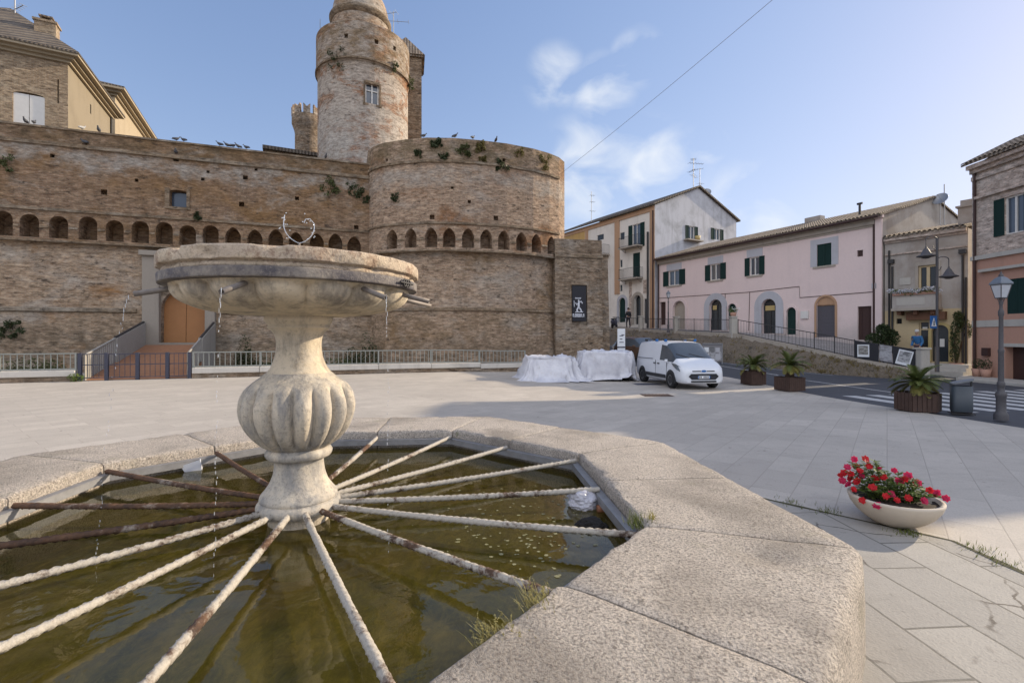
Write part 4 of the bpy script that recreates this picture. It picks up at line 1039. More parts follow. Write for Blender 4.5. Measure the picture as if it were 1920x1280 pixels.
# ---- shop house
SH = Plane((21.75, 28.0), (23.75, 25.0)); SL_ = SH.L; ZS = SH.z_of(0, 449)
shop = thing('shop_house', 'narrow two storey shop house, peeling grey above and yellow below, with a flowered balcony', 'house', (*SH(SL_/2, 0).xy, 0))
zy = SH.z_of(SL_/2, 580)
sops = []
def so(px0, py0, px1, py1, kind=None, dep=.25): r = SH.rect(px0, py0, px1, py1); sops.append((*r, kind, dep)); return r
swin = so(1722, 497, 1758, 560); sdoor = so(1747, 609, 1779, 678, 'round', .3); sdis = so(1723, 604, 1743, 678, None, .3); soc = so(1681, 597, 1691, 607, None, .2)
mb = MB(); facade(mb, SH, 0, SL_, -.4, zy, [o for o in sops if o[3] < zy+.1]); mb.build('ground_floor_wall', M['shop_yellow'], shop)
mb = MB(); facade(mb, SH, 0, SL_, zy, ZS, [o for o in sops if o[2] > zy-.1]); 
for q in (0, SL_): mb.face([SH(q, -.4, 0), SH(q, -.4, 9), SH(q, ZS, 9), SH(q, ZS, 0)])
mb.face([SH(0, -.4, 9), SH(SL_, -.4, 9), SH(SL_, ZS, 9), SH(0, ZS, 9)])
mb.build('upper_wall', M['shop_grey'], shop)
mb = MB()
for z0, z1, d in ((ZS-.28, ZS-.16, -.1), (ZS-.158, ZS-.0, -.26)): pbox(mb, SH, 0.02, SL_-.02, z0, z1, d, -.002)
pbox(mb, SH, .02, SL_-.02, ZS-.98, ZS-.90, -.08, -.002)
mb.build('cornice', M['sal_brick'], shop)
mb = MB(); roof_slab(mb, SH, 0, SL_, ZS+.003, -.32, ZS+1.1, 5, .08); tiled_edge(mb, SH, 0, SL_, ZS+.09, -.36, ln=5, slope=.2); mb.build('roof', M['tile'], shop)
shutter_pair(SH, swin, shop, M['yellow_light'], wid=.02, frame=M['shop_yellow']) if False else None
f = MB(); a, b, z0, z1 = swin
for q in ((a, a+.1, z0, z1), (b-.1, b, z0, z1), ((a+b)/2-.07, (a+b)/2+.07, z0, z1), (a+.1, b-.1, z1-.1, z1)): pbox(f, SH, *q, .06, .12)
w_ = f.build('window', M['shop_yellow'], shop); f = MB(); pbox(f, SH, a+.01, b-.01, z0+.01, z1-.01, .13, .15); f.build('pane', M['glass'], w_)
f = MB(); pbox(f, SH, a-.14, a-.003, z0, z1+.18, -.05, -.002); pbox(f, SH, b+.003, b+.14, z0, z1+.18, -.05, -.002); pbox(f, SH, a-.003, b+.003, z1+.003, z1+.18, -.05, -.002); f.build('window_surround', M['moulding'], shop)
zb = SH.z_of(1.2, 583); ZBAL = zb
f = MB(); ba, bb = SH.s_of(1680), SH.s_of(1768); pbox(f, SH, ba, bb, zb, zb+.14, -.75, -.003); BALX = (ba, bb); bal = f.build('balcony', M['moulding'], shop)
f = MB(); pbox(f, SH, ba+.05, bb-.05, zb+.142, zb+.85, -.72, -.62); pbox(f, SH, ba+.05, ba+.13, zb+.142, zb+.85, -.618, -.01); pbox(f, SH, bb-.13, bb-.05, zb+.142, zb+.85, -.618, -.01); f.build('parapet', M['shop_grey'], bal)
for s in (ba+.3, (ba+bb)/2, bb-.3): f = MB(); pbox(f, SH, s-.09, s+.09, zb-.22, zb-.003, -.55, -.003); f.build('bracket', M['wood_beam'], bal)
f = MB(); pbox(f, SH, SH.s_of(1703), SH.s_of(1776), SH.z_of(1.3, 600), SH.z_of(1.3, 586), -.35, -.003); f.build('timber_canopy', M['wood_beam'], shop)
door_leaf(SH, sdoor, shop, M['glass'], .2, 'round'); arch_trim(SH, sdoor, shop, M['yellow_light'], .14)
f = MB(); a, b, z0, z1 = sdis; 
for q in ((a, a+.06, z0, z1), (b-.06, b, z0, z1), (a+.06, b-.06, z0, z0+.8), (a+.06, b-.06, z0+1.75, z0+1.82)): pbox(f, SH, *q, .1, .16)
w_ = f.build('shop_window', M['shop_yellow'], shop); f = MB(); pbox(f, SH, a+.01, b-.01, z0+.02, z1-.01, .17, .19); f.build('pane', M['glass'], w_)
f = MB(); q = SH.rect(1760, 635, 1769, 650); pbox(f, SH, *q, .17, .185); f.build('door_notice', M['white_paint'], shop)
f = MB(); q = SH.rect(1728, 613, 1737, 619); pbox(f, SH, *q, .15, .165); f.build('window_notice', M['white_paint'], shop)
f = MB(); pbox(f, SH, soc[0]+.01, soc[1]-.01, soc[2]+.01, soc[3]-.01, .1, .14); f.build('round_vent', M['dark_hole'], shop)
f = MB(); q = SH.rect(1687, 521, 1708, 534); pbox(f, SH, *q, -.04, -.003); f.build('stone_plaque', M['pale_stone'], shop)
f = MB(); q = SH.rect(1693, 580, 1720, 586); q = (ba+.25, ba+1.5, zb+.3, zb+.72); pbox(f, SH, *q, -.735, -.722); f.build('shop_fascia', M['pale_stone'], shop)
for px, zt_ in ((1668, 470), (1674, 500), (1806, 478), (1829, 520)):
    s = SH.s_of(px); s = min(max(s, .06), SL_-.06); downpipe(SH, s, .2, SH.z_of(s, zt_), shop, .05, M['iron'])
for px, py in ((1672, 491), (1806, 472)): f = MB(); s = min(max(SH.s_of(px), .15), SL_-.15); z = SH.z_of(s, py); pbox(f, SH, s-.14, s+.14, z-.1, z+.12, -.22, -.003); f.build('rain_hopper', M['iron'], shop)
f = MB(); s = SL_-.35; pbox(f, SH, s-.34, s+.34, ZS+.2, ZS+1.35, 1.2, 1.8); pbox(f, SH, s-.42, s+.42, ZS+1.352, ZS+1.45, 1.1, 1.9); pbox(f, SH, s-.25, s+.25, ZS+1.452, ZS+1.75, 1.25, 1.75); f.build('chimney', M['shop_grey'], shop)
# steps and planted pots in front of it
stp = thing('stone_steps', 'three pale stone steps up to the arched shop door', 'steps', (*SH(2.2, 0, -1).xy, -.1))
for i in range(3):
    mb = MB(); g = gz(22, 25); zt_ = .35-.17*i
    pbox(mb, SH, .3+.12*i, SL_+.25, -.5, zt_, -1.0-.45*i, -.003-.45*i-(.55 if i else 0)); mb.build('step', M['pale_stone'], stp)

# ---- salmon and brick house on the right edge
SA = Plane((23.0, 24.0), (23.0, 20.3)); SAL = SA.L
sal = thing('brick_and_salmon_house', 'tall pale brick house with a salmon ground floor and green shutters', 'house', (23, 18.5, 0))
def at_s(px): return SA.s_of(px)
ZSA = SA.z_of(0.1, 312); zmid = SA.z_of(at_s(1850), 482); zband = SA.z_of(at_s(1850), 605)
uops, lops = [], []
uw = SA.rect(1884, 366, 1921, 437); uops.append((*uw, None, .2))
lw = SA.rect(1888, 522, 1921, 588); lops.append((*lw, None, .2))
gd = (at_s(1885), SAL-.15, -.5, SA.z_of(at_s(1890), 650)); lops.append((*gd, None, .5))
mb = MB(); facade(mb, SA, 0, SAL, zmid, ZSA, uops)
for q in (0, SAL): mb.face([SA(q, -.5, 0), SA(q, -.5, 4.4), SA(q, ZSA, 4.4), SA(q, ZSA, 0)])
mb.face([SA(0, -.5, 4.4), SA(SAL, -.5, 4.4), SA(SAL, ZSA, 4.4), SA(0, ZSA, 4.4)]); mb.build('upper_wall', M['sal_brick'], sal)
mb = MB(); facade(mb, SA, 0, SAL, -.5, zmid, lops); mb.build('ground_floor_wall', M['salmon'], sal)
mb = MB()
for z0, z1, d in ((ZSA-.75, ZSA-.55, -.08), (ZSA-.4, ZSA-.2, -.16), (ZSA-.198, ZSA-.0, -.34)): pbox(mb, SA, .02, SAL, z0, z1, d, -.002)
pbox(mb, SA, .25, SAL, uw[3]+.30, uw[3]+.42, -.16, -.002)
mb.build('cornice', M['sal_brick'], sal)
mb = MB(); pbox(mb, SA, .02, SAL, zmid-.08, zmid+.12, -.12, -.002); pbox(mb, SA, .5, SAL, SA.z_of(at_s(1870), 505)-.05, SA.z_of(at_s(1870), 505)+.08, -.2, -.002); pbox(mb, SA, .02, SAL, zband-.2, zband+.12, -.04, -.002); mb.build('string_course', M['pale_stone'], sal)
mb = MB(); mb.tube([SA(.22, .2, -.08), SA(.22, ZSA-.4, -.08)], .055, 8); mb.build('downpipe', M['brown_wood'], sal)
mb = MB(); sg = 1.15/2.6
roof_slab(mb, SA, -.12, SAL+.1, ZSA+.003, -.45, ZSA+1.3, 2.2); roof_slab(mb, SA, -.12, SAL+.1, ZSA+1.3, 2.202, ZSA+.003, 4.85)
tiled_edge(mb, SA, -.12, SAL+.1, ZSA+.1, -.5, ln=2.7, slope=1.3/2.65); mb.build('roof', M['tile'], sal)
mb = MB()
for q in (0, SAL): mb.face([SA(q, ZSA), SA(q, ZSA+1.3, 2.2), SA(q, ZSA, 4.4)])
mb.build('gable_wall', M['sal_brick'], sal)
mb = MB(); pbox(mb, SA, SAL+.01, SAL+5.9, -.5, 8.8, .003, 4.6); mb.build('side_wing', M['sal_brick'], sal)
mb = MB(); roof_slab(mb, SA, SAL+.12, SAL+5.95, 8.803, -.3, 9.75, 2.3); roof_slab(mb, SA, SAL+.12, SAL+5.95, 9.75, 2.302, 8.803, 4.9); mb.build('side_wing_roof', M['tile'], sal)
for k in range(1):
    r = (uw[0]+2.7*k, uw[1]+2.7*k, uw[2], uw[3]); shutter_pair(SA, r, sal, M['green_wood'], wid=(r[1]-r[0])*.55); r = (lw[0]+2.7*k, lw[1]+2.7*k, lw[2], lw[3]); shutter_pair(SA, r, sal, M['green_wood'], closed=True)
f = MB(); pbox(f, SA, gd[0]+.02, gd[1]-.02, -.3, gd[3]-.02, .35, .4); f.build('garage_door', M['brown_wood'], sal)
f = MB(); pbox(f, SA, gd[0]-.05, gd[1]+.05, gd[3]+.003, gd[3]+.16, -.06, -.002); f.build('door_lintel', M['pale_stone'], sal)
f = MB(); q = SA.rect(1846, 652, 1858, 667); pbox(f, SA, *q, -.16, -.003); f.build('letter_box', M['brown_wood'], sal)
# pavement in front
mb = MB(); mb.prism([(20.9, 22.6), (22.9, 24.3), (22.98, 8), (21.2, 8)], -.36, -.16); tag(mb.build('pavement', M['pale_stone'], bevel=.02), kind='structure')
# crossing and road lines
for k in range(9):
    x = 11.4+1.0*k; mb = MB(); y0, y1 = 12.2+.22*k, 16.6+.25*k
    mb.grid([[(x+xx, y0+(y1-y0)*j/4, gz(x+xx, y0+(y1-y0)*j/4)-.031) for xx in (0, .5)] for j in range(5)]); tag(mb.build('crossing_stripe', M['white_line'], fix=False), kind='structure')
mb = MB(); rows = []
for i in range(41):
    p = road_edge(i/40); x, y = p[0]-.25, p[1]-.1; rows.append([(x-.1, y, gz(x-.1, y)-.031), (x, y, gz(x, y)-.031)])
mb.grid(rows); tag(mb.build('edge_line', M['white_line'], fix=False), kind='structure')
mb = MB(); rows = []
for i in range(25):
    y = 17.5+i*.75; x = 14.0-.03*(y-18)-max(0, y-25)*.35; rows.append([(x-.06, y, gz(x-.06, y)-.031), (x+.06, y, gz(x+.06, y)-.031)])
mb.grid(rows); tag(mb.build('centre_line', M['white_line'], fix=False), kind='structure')
# ------------------------------------------------------------------ pool
M['granite'] = None
m = NT('bush_hammered_granite'); n3 = m.noise(m.pos, 70, 4, .75); n2 = m.noise(m.pos, 3.0, 7, .7); n1 = m.noise(m.pos, .9, 5, .6, .3); v1 = m.noise(m.pos, 150, 2, .6); pit = m.noise(m.pos, 26, 5, .8)
c = m.mix(m.rng(n2, .35, .65), (.84, .75, .65), (.72, .64, .555))
c = m.mix(m.math('MULTIPLY', m.rng(n3, .46, .60), .8), c, (.25, .21, .18)); c = m.mix(m.math('MULTIPLY', m.rng(v1, .55, .75), .35), c, (.62, .56, .50))
c = m.mix(m.math('MULTIPLY', m.rng(n1, .52, .66), .6), c, (.27, .235, .20)); c = m.mix(m.math('MULTIPLY', m.rng(m.noise(m.map(m.pos, loc=(4, 4, 4)), 1.7, 6, .7), .58, .68), .5), c, (.33, .30, .20))
c = m.mix(m.math('MULTIPLY', m.rng(pit, .58, .68), .8), c, (.09, .075, .06))
h = m.math('ADD', m.math('MULTIPLY', n3, 1.0), m.math('MULTIPLY', pit, 1.3))
M['granite'] = m.fin(c, .85, m.bump(h, 1.0, .035), Specular_IOR_Level=.3)
m = NT('weathered_limestone'); n1 = m.noise(m.pos, 1.6, 7, .65, .4); n2 = m.noise(m.map(m.pos, scale=(5, 5, .9)), 1.0, 7, .7, .2); n3 = m.noise(m.pos, 32, 5, .7); n4 = m.noise(m.pos, 6.5, 7, .75)
c = m.mix(m.rng(n1, .35, .65), (.68, .575, .425), (.56, .485, .375))
c = m.mix(m.math('MULTIPLY', m.rng(n2, .47, .64), .85), c, (.225, .20, .175)); c = m.mix(m.math('MULTIPLY', m.rng(n4, .53, .68), .6), c, (.20, .18, .155))
c = m.mix(m.math('MULTIPLY', m.rng(n3, .55, .72), .5), c, (.17, .14, .11)); c = m.mix(m.math('MULTIPLY', m.rng(m.noise(m.map(m.pos, loc=(7, 3, 1)), 2.4, 5, .7), .58, .70), .45), c, (.40, .27, .13))
c = m.mix(m.math('MULTIPLY', m.rng(m.noise(m.map(m.pos, loc=(2, 9, 5)), 3.2, 6, .7), .56, .66), .5), c, (.64, .58, .48))
M['limestone'] = m.fin(c, .85, m.bump(m.math('ADD', n3, m.math('MULTIPLY', n4, 1.2)), .5, .012), Specular_IOR_Level=.25)
m = NT('stained_rim_stone'); n1 = m.noise(m.map(m.pos, scale=(2, 2, 5)), 1.2, 7, .7, .3); n3 = m.noise(m.pos, 40, 5, .7); n5 = m.noise(m.pos, 5, 7, .75)
c = m.mix(m.rng(n1, .38, .62), (.58, .48, .36), (.44, .36, .285)); c = m.mix(m.math('MULTIPLY', m.rng(n5, .50, .64), .8), c, (.28, .17, .115)); c = m.mix(m.math('MULTIPLY', m.rng(n3, .5, .68), .6), c, (.14, .115, .095))
M['rim_stone'] = m.fin(c, .9, m.bump(m.math('ADD', n3, n5), .7, .02), Specular_IOR_Level=.2)
m = NT('dark_rim_band'); n1 = m.noise(m.pos, 2.2, 6, .7); n3 = m.noise(m.pos, 60, 4, .7); n2 = m.noise(m.pos, 14, 5, .7)
xx = m.sep(m.pos)
c = m.mix(m.rng(n1, .50, .70), (.07, .062, .07), (.30, .26, .215)); c = m.mix(m.math('MULTIPLY', m.rng(n3, .54, .68), .5), c, (.30, .26, .22)); c = m.mix(m.math('MULTIPLY', m.rng(n2, .54, .66), .5), c, (.05, .04, .04))
M['rim_band'] = m.fin(c, .7, m.bump(m.math('ADD', n3, n2), .6, .01))
def bar_mat(name, f0, f1):
    m = NT(name); n1 = m.noise(m.pos, 1.9, 6, .7, .5); n2 = m.noise(m.pos, 60, 4, .7); n3 = m.noise(m.pos, 11, 6, .75)
    rust = m.mix(m.rng(n3, .35, .65), (.055, .036, .028), (.15, .08, .045)); paint = m.mix(m.rng(n2, .35, .65), (.34, .31, .265), (.48, .445, .39))
    f = m.rng(m.math('ADD', n1, m.math('MULTIPLY', m.math('SUBTRACT', n3, .5), .5)), f0, f1)
    c = m.mix(f, rust, paint); c = m.mix(m.math('MULTIPLY', m.rng(n2, .55, .7), .45), c, (.13, .09, .07))
    return m.fin(c, .8, m.bump(m.math('ADD', n2, n3), .7, .006), Specular_IOR_Level=.3)
M['bar_white'] = bar_mat('flaking_white_bar', .36, .46); M['bar_mixed'] = bar_mat('half_rusty_bar', .47, .56); M['bar_rust'] = bar_mat('rusty_dark_bar', .60, .75)
M['zinc'] = plain_mat('grey_steel_angle', (.30, .30, .31), .55, metal=.4, var=.35, scale=10, bump=.3)
m = NT('algae_bed'); p = m.map(m.pos, rot=(0, 0, .5), scale=(1, .55, 1)); n1 = m.noise(p, 1.8, 8, .68, 1.6); n2 = m.noise(p, 9, 9, .8, 1.2); n3 = m.noise(m.pos, .7, 4)
c = m.ramp(n1, [(.34, (.06, .06, .015)), (.45, (.20, .185, .04)), (.53, (.32, .26, .06)), (.66, (.50, .40, .15))])
c = m.mix(m.rng(n2, .40, .60), m.mix(.85, c, (.22, .24, .16), 'MULTIPLY'), c); c = m.mix(m.math('MULTIPLY', m.rng(n3, .46, .62), .6), c, (.30, .16, .05))
M['algae'] = m.fin(c, .95)
m = NT('pool_water')
m.N.remove(m.b); n1 = m.noise(m.pos, 4.5, 4, .5, .6)
rip = m.n('ShaderNodeVectorMath', {0: m.pos, 1: (-1.55, 3.55, 0)}, operation='DISTANCE').outputs['Value']
wv = m.math('MULTIPLY', m.math('SINE', m.math('ADD', m.math('MULTIPLY', rip, 34), m.math('MULTIPLY', m.noise(m.pos, 2.0, 3), 16))), m.rng(rip, .3, 1.5, .22, .03))
bm_ = m.bump(m.math('ADD', m.math('MULTIPLY', n1, .6), wv), .14, .035)
gl = m.n('ShaderNodeBsdfGlossy', {0: (1, 1, 1), 'Roughness': .02, 'Normal': bm_}, ); tr = m.n('ShaderNodeBsdfTransparent', {0: (.82, .76, .46)})
df = m.n('ShaderNodeBsdfDiffuse', {0: (.19, .16, .035)}); mu = m.n('ShaderNodeMixShader', {0: .16, 1: tr.outputs[0], 2: df.outputs[0]})
fr = m.n('ShaderNodeFresnel', {0: 1.36, 'Normal': bm_}); mx = m.n('ShaderNodeMixShader', {0: fr.outputs[0], 1: mu.outputs[0], 2: gl.outputs[0]})
m.t.links.new(mx.outputs[0], m.out.inputs[0]); M['water'] = m.m
m = NT('falling_water'); m.N.remove(m.b)
gl = m.n('ShaderNodeBsdfGlossy', {0: (1, 1, 1), 'Roughness': .05}); tr = m.n('ShaderNodeBsdfTransparent', {0: (.95, .97, 1)}); df = m.n('ShaderNodeBsdfDiffuse', {0: (.75, .78, .82)})
a_ = m.n('ShaderNodeMixShader', {0: .35, 1: tr.outputs[0], 2: df.outputs[0]}); b_ = m.n('ShaderNodeMixShader', {0: .25, 1: a_.outputs[0], 2: gl.outputs[0]})
m.t.links.new(b_.outputs[0], m.out.inputs[0]); M['droplet'] = m.m
M['lead'] = plain_mat('old_lead_pipe', (.24, .21, .19), .6, metal=.3, var=.4, scale=30)
m = NT('grey_stained_limestone'); n1 = m.noise(m.pos, 3.2, 7, .68, .4); n2 = m.noise(m.map(m.pos, scale=(7, 7, 1.6)), 1.0, 7, .72, .3); n3 = m.noise(m.pos, 45, 5, .7)
c = m.mix(m.rng(n1, .38, .60), (.36, .335, .30), (.58, .505, .40)); c = m.mix(m.math('MULTIPLY', m.rng(n2, .46, .62), .8), c, (.235, .23, .225)); c = m.mix(m.math('MULTIPLY', m.rng(n3, .52, .68), .6), c, (.17, .155, .14))
c = m.mix(m.math('MULTIPLY', m.rng(m.noise(m.map(m.pos, loc=(3, 6, 2)), 4.0, 6, .7), .57, .66), .6), c, (.64, .58, .49))
M['limestone_grey'] = m.fin(c, .88, m.bump(m.math('ADD', n3, n1), .6, .012), Specular_IOR_Level=.2)
OC, RI, RO, CT = Vector((-1.46, 3.68)), 2.40, 3.55, .60
PCN = Vector((-1.585, 3.575))
def oc(k, r): a = R(162.5-45*k); return OC+Vector((math.cos(a), math.sin(a)))*r
def op(k, r):                                   # k in half steps: even = corner, odd = middle of a side
    if k % 2 == 0: return oc(k/2, r)
    return (oc((k-1)/2, r)+oc((k+1)/2, r))/2
pool = thing('fountain_pool', 'octagonal pool with wide granite coping and twisted iron bars radiating from the centre', 'pool', (OC.x, OC.y, 0))
rb = random.Random(4)
for k in range(16):
    a0, a1, b1, b0 = op(k, RI), op(k+1, RI), op(k+1, RO), op(k, RO)
    t = (a1-a0).normalized()*.006; u = (b1-b0).normalized()*.006
    a0 = a0+t; a1 = a1-t; b0 = b0+u; b1 = b1-u
    bm = bmesh.new(); na, nb_ = 30, 12; H_ = {}
    def prof(j): return j/nb_
    # rounded block: rows across from the inner foot, over the top, to the outer foot
    rows = []
    sec = [(0, -.02), (0, .25), (0, CT-.05), (.0, CT-.025), (.012, CT-.008), (.03, CT)]+[(.03+.91*j/10, CT) for j in range(1, 10)]+[(.945, CT), (.972, CT-.012), (.99, CT-.04), (1, CT-.09), (1, .3), (1, -.02)]
    for i in range(na+1):
        A_ = a0.lerp(a1, i/na); B_ = b0.lerp(b1, i/na); r = []
        for f_, z in sec:
            p = A_.lerp(B_, f_); q = Vector((p.x, p.y, z))
            nz = mnoise.noise(q*2.3)*.008+mnoise.noise(q*9)*.0035
            edge = 1 if (f_ < .06 or f_ > .93) and z > .4 else 0
            if edge: nz += mnoise.noise(q*14+Vector((3, 1, 2)))*.009-.05*max(0, mnoise.noise(q*6.5)-.25)
            if z > .05: q += Vector((0, 0, nz)) if .03 <= f_ <= .95 else Vector(((B_-A_).normalized().x, (B_-A_).normalized().y, 0))*nz
            # worn hollow near the front corner
            d = (p-Vector((1.33, 2.52))).length
            if f_ > .5 and d < .16 and z > .5: q.z -= .03*S(1-d/.16)
            end = min(i, na-i)
            if end == 0 and z >= CT-.06: q.z -= .008
            r.append(q)
        rows.append(r)
    mb = MB(); mb.grid(rows, smooth=True); mb.face(rows[0]); mb.face(rows[-1][::-1])
    mb.build('coping_block', M['granite'], pool)
# floor and water
mb = MB(); mb.face([(oc(k, RI-.002).x, oc(k, RI-.002).y, .03) for k in range(8)]); mb.build('pool_floor', M['algae'], pool)
WZ = .395
wat = MB(); wat.face([(oc(k, RI-.004).x, oc(k, RI-.004).y, WZ) for k in range(7, -1, -1)]); tag(wat.build('pool_water', M['water'], fix=False), kind='structure')
# steel angle round the inside
for k in range(8):
    a, b = oc(k, RI-.012), oc(k+1, RI-.012); a2, b2 = oc(k, RI-.085), oc(k+1, RI-.085)
    mb = MB(); z = .505
    for q0, q1, z0, z1 in ((a, b, z-.008, z), ):
        pass
    mb.prism([(a.x, a.y), (b.x, b.y), (b2.x, b2.y), (a2.x, a2.y)], z-.008, z)
    a3, b3 = oc(k, RI-.078), oc(k+1, RI-.078); mb.prism([(a3.x, a3.y), (b3.x, b3.y), (b2.x, b2.y), (a2.x, a2.y)], z-.065, z-.009)
    mb.build('steel_frame', M['zinc'], pool)
kinds = {0: 'bar_rust', 1: 'bar_rust', 2: 'bar_rust', 3: 'bar_mixed', 4: 'bar_white', 5: 'bar_white', 6: 'bar_white', 7: 'bar_white', 8: 'bar_white', 9: 'bar_mixed', 10: 'bar_white', 11: 'bar_white', 12: 'bar_white', 13: 'bar_white', 14: 'bar_rust', 15: 'bar_rust'}
# index: corner k at 2k ; 0=C1(162 deg), 1=mid C1C2 ... clockwise
for k in range(16):
    e = op(k, RI-.05); d = (e-PCN); L = d.length; d.normalize()
    p0 = Vector((PCN.x+d.x*.235, PCN.y+d.y*.235, .515)); p1 = Vector((e.x, e.y, .525))
    ax = (p1-p0).normalized(); up = Vector((0, 0, 1)); sd = ax.cross(up).normalized(); up = sd.cross(ax)
    n = int((p1-p0).length/.014); rows = []; tw = 2*math.pi/.20
    for i in range(n+1):
        s = i*(p1-p0).length/n; p = p0+ax*s+up*(-.012*math.sin(math.pi*i/n)); row = []
        lump = 1+.12*mnoise.noise(Vector((s*6, k*3.3, 0)))
        for j in range(8):
            t = 2*math.pi*j/8; rr = (.0240 if j % 2 == 0 else .0194)*lump*(1+.09*mnoise.noise(Vector((s*55, j*.9, k)))+.10*mnoise.noise(Vector((s*17, j*.5, k+5))))
            an = t+s*tw; row.append(p+(sd*math.cos(an)+up*math.sin(an))*rr)
        rows.append(row)
    mb = MB(); mb.grid(rows, close=True, smooth=True); mb.face(rows[0][::-1]); mb.face(rows[-1])
    mb.build('iron_bar', M[kinds[k]], pool)
# ------------------------------------------------------------------ fountain
fo = thing('fountain', 'old stone fountain with a fluted bowl on a baluster pedestal rising from the pool', 'fountain', (PCN.x, PCN.y, 0))
C3 = Vector((PCN.x, PCN.y, 0))
def rough(mb, amp, f=7.0):
    for i, v in enumerate(mb.v):
        d = (v-C3); d.z = 0
        if d.length > 1e-4: mb.v[i] = v+d.normalized()*amp*(mnoise.noise(v*f)+.5*mnoise.noise(v*f*2.7))+Vector((0, 0, amp*.4*mnoise.noise(v*f+Vector((9, 9, 9)))))
mb = MB()
def ip(prof, n):                                # smooth a profile with Catmull-Rom
    out = []
    for i in range(len(prof)-1):
        p0, p1, p2, p3 = prof[max(i-1, 0)], prof[i], prof[i+1], prof[min(i+2, len(prof)-1)]
        for j in range(n):
            t = j/n; out.append(tuple(.5*(2*p1[c]+(p2[c]-p0[c])*t+(2*p0[c]-5*p1[c]+4*p2[c]-p3[c])*t*t+(3*p1[c]-p0[c]-3*p2[c]+p3[c])*t**3) for c in (0, 1)))
    return out+[prof[-1]]
mb.lathe([(.20, .03), (.21, .42), (.225, .47)], 40, C3)
mb.build('submerged_foot', M['limestone'], fo)
foot = [(.27, .475), (.288, .50), (.29, .53), (.275, .555), (.262, .56), (.268, .575), (.262, .60), (.235, .635), (.205, .68), (.182, .74), (.172, .80), (.172, .845), (.19, .862), (.215, .868), (.228, .885), (.232, .905), (.222, .925), (.205, .94)]
mb = MB(); mb.lathe(ip(foot, 3), 56, C3); rough(mb, .004); mb.build('pedestal_foot', M['limestone_grey'], fo)
NB = 16
def lob(n, amp, z0, z1, ph=.3):
    def f(t, z, r):
        w = S((z-z0)/(.12*(z1-z0)))*S((z1-z)/(.22*(z1-z0)))
        c = abs(math.cos(n*(t+ph)/2)); return r*(1-amp*w*(1-c**.55)*1.0)
    return f
bulb = [(.20, .935), (.235, .955), (.29, .995), (.345, 1.06), (.385, 1.14), (.403, 1.22), (.398, 1.29), (.37, 1.36), (.32, 1.415), (.265, 1.455), (.225, 1.49)]
mb = MB(); mb.lathe(ip(bulb, 5), 320, C3, fr=lob(NB, .20, .935, 1.43)); rough(mb, .004); mb.build('fluted_bulb', M['limestone_grey'], fo)
neck = [(.225, 1.487), (.195, 1.53), (.170, 1.60), (.157, 1.67), (.156, 1.72), (.165, 1.765), (.190, 1.80), (.215, 1.82), (.208, 1.835), (.222, 1.85), (.238, 1.88), (.232, 1.905), (.25, 1.92)]
mb = MB(); mb.lathe(ip(neck, 4), 64, C3); rough(mb, .004); mb.build('neck', M['limestone'], fo)
bowl = [(.24, 1.905), (.40, 1.912), (.56, 1.93), (.68, 1.96), (.755, 2.0), (.79, 2.045), (.795, 2.08), (.80, 2.10)]
NBW = 16
def blob(t, z, r):
    w = S((r-.26)/.25)*S((2.10-z)/.04); c = abs(math.cos(NBW*(t+.12)/2)); return r*(1-.115*w*(1-c**.42))
mb = MB(); mb.lathe(ip(bowl, 6), 400, C3, fr=blob, caps=False); rough(mb, .003, 5); 
mb.build('bowl', M['limestone'], fo)
band = [(.79, 2.095), (.846, 2.096), (.856, 2.097), (.859, 2.100), (.860, 2.106), (.860, 2.150), (.859, 2.156), (.850, 2.160), (.80, 2.162)]
mb = MB(); mb.lathe(band, 128, C3, caps=False); rough(mb, .004, 14); mb.build('iron_band', M['rim_band'], fo)
def oct_r(t, z, r):                             # the rim stones: slightly faceted, chipped
    a = (t+.2) % (math.pi/6)-math.pi/12; k = math.cos(math.pi/12)/math.cos(a); return r*(.35*k+.65)
rim = [(.83, 2.158), (.845, 2.160), (.846, 2.183), (.842, 2.187), (.836, 2.190), (.838, 2.196), (.866, 2.199), (.872, 2.201), (.874, 2.206), (.875, 2.235), (.875, 2.270), (.873, 2.277), (.866, 2.282), (.85, 2.285), (.80, 2.285), (.78, 2.27), (.77, 2.18), (.55, 2.02), (0, 1.99)]
mb = MB(); mb.lathe(rim, 220, C3, fr=oct_r, caps=False); rough(mb, .007, 11)
for i, v in enumerate(mb.v):
    q = mnoise.noise(Vector((math.atan2(v.y-C3.y, v.x-C3.x)*5, v.z*9, 1.7)))
    d = v-C3; d.z = 0
    if q > .22 and v.z > 2.17 and d.length > .83: mb.v[i] = v-d.normalized()*(q-.22)*.09-Vector((0, 0, (q-.22)*.05 if v.z > 2.25 else 0))
mb.build('rim', M['rim_stone'], fo)
mb = MB(); mb.lathe([(0, 2.20), (.76, 2.20)], 48, C3, caps=False); tag(mb.build('bowl_water', M['water'], fo), None)
mb = MB(); mb.tube([C3+Vector((0, 0, 2.0)), C3+Vector((0, 0, 2.45))], .009, 8); mb.build('jet_nozzle', M['lead'], fo)
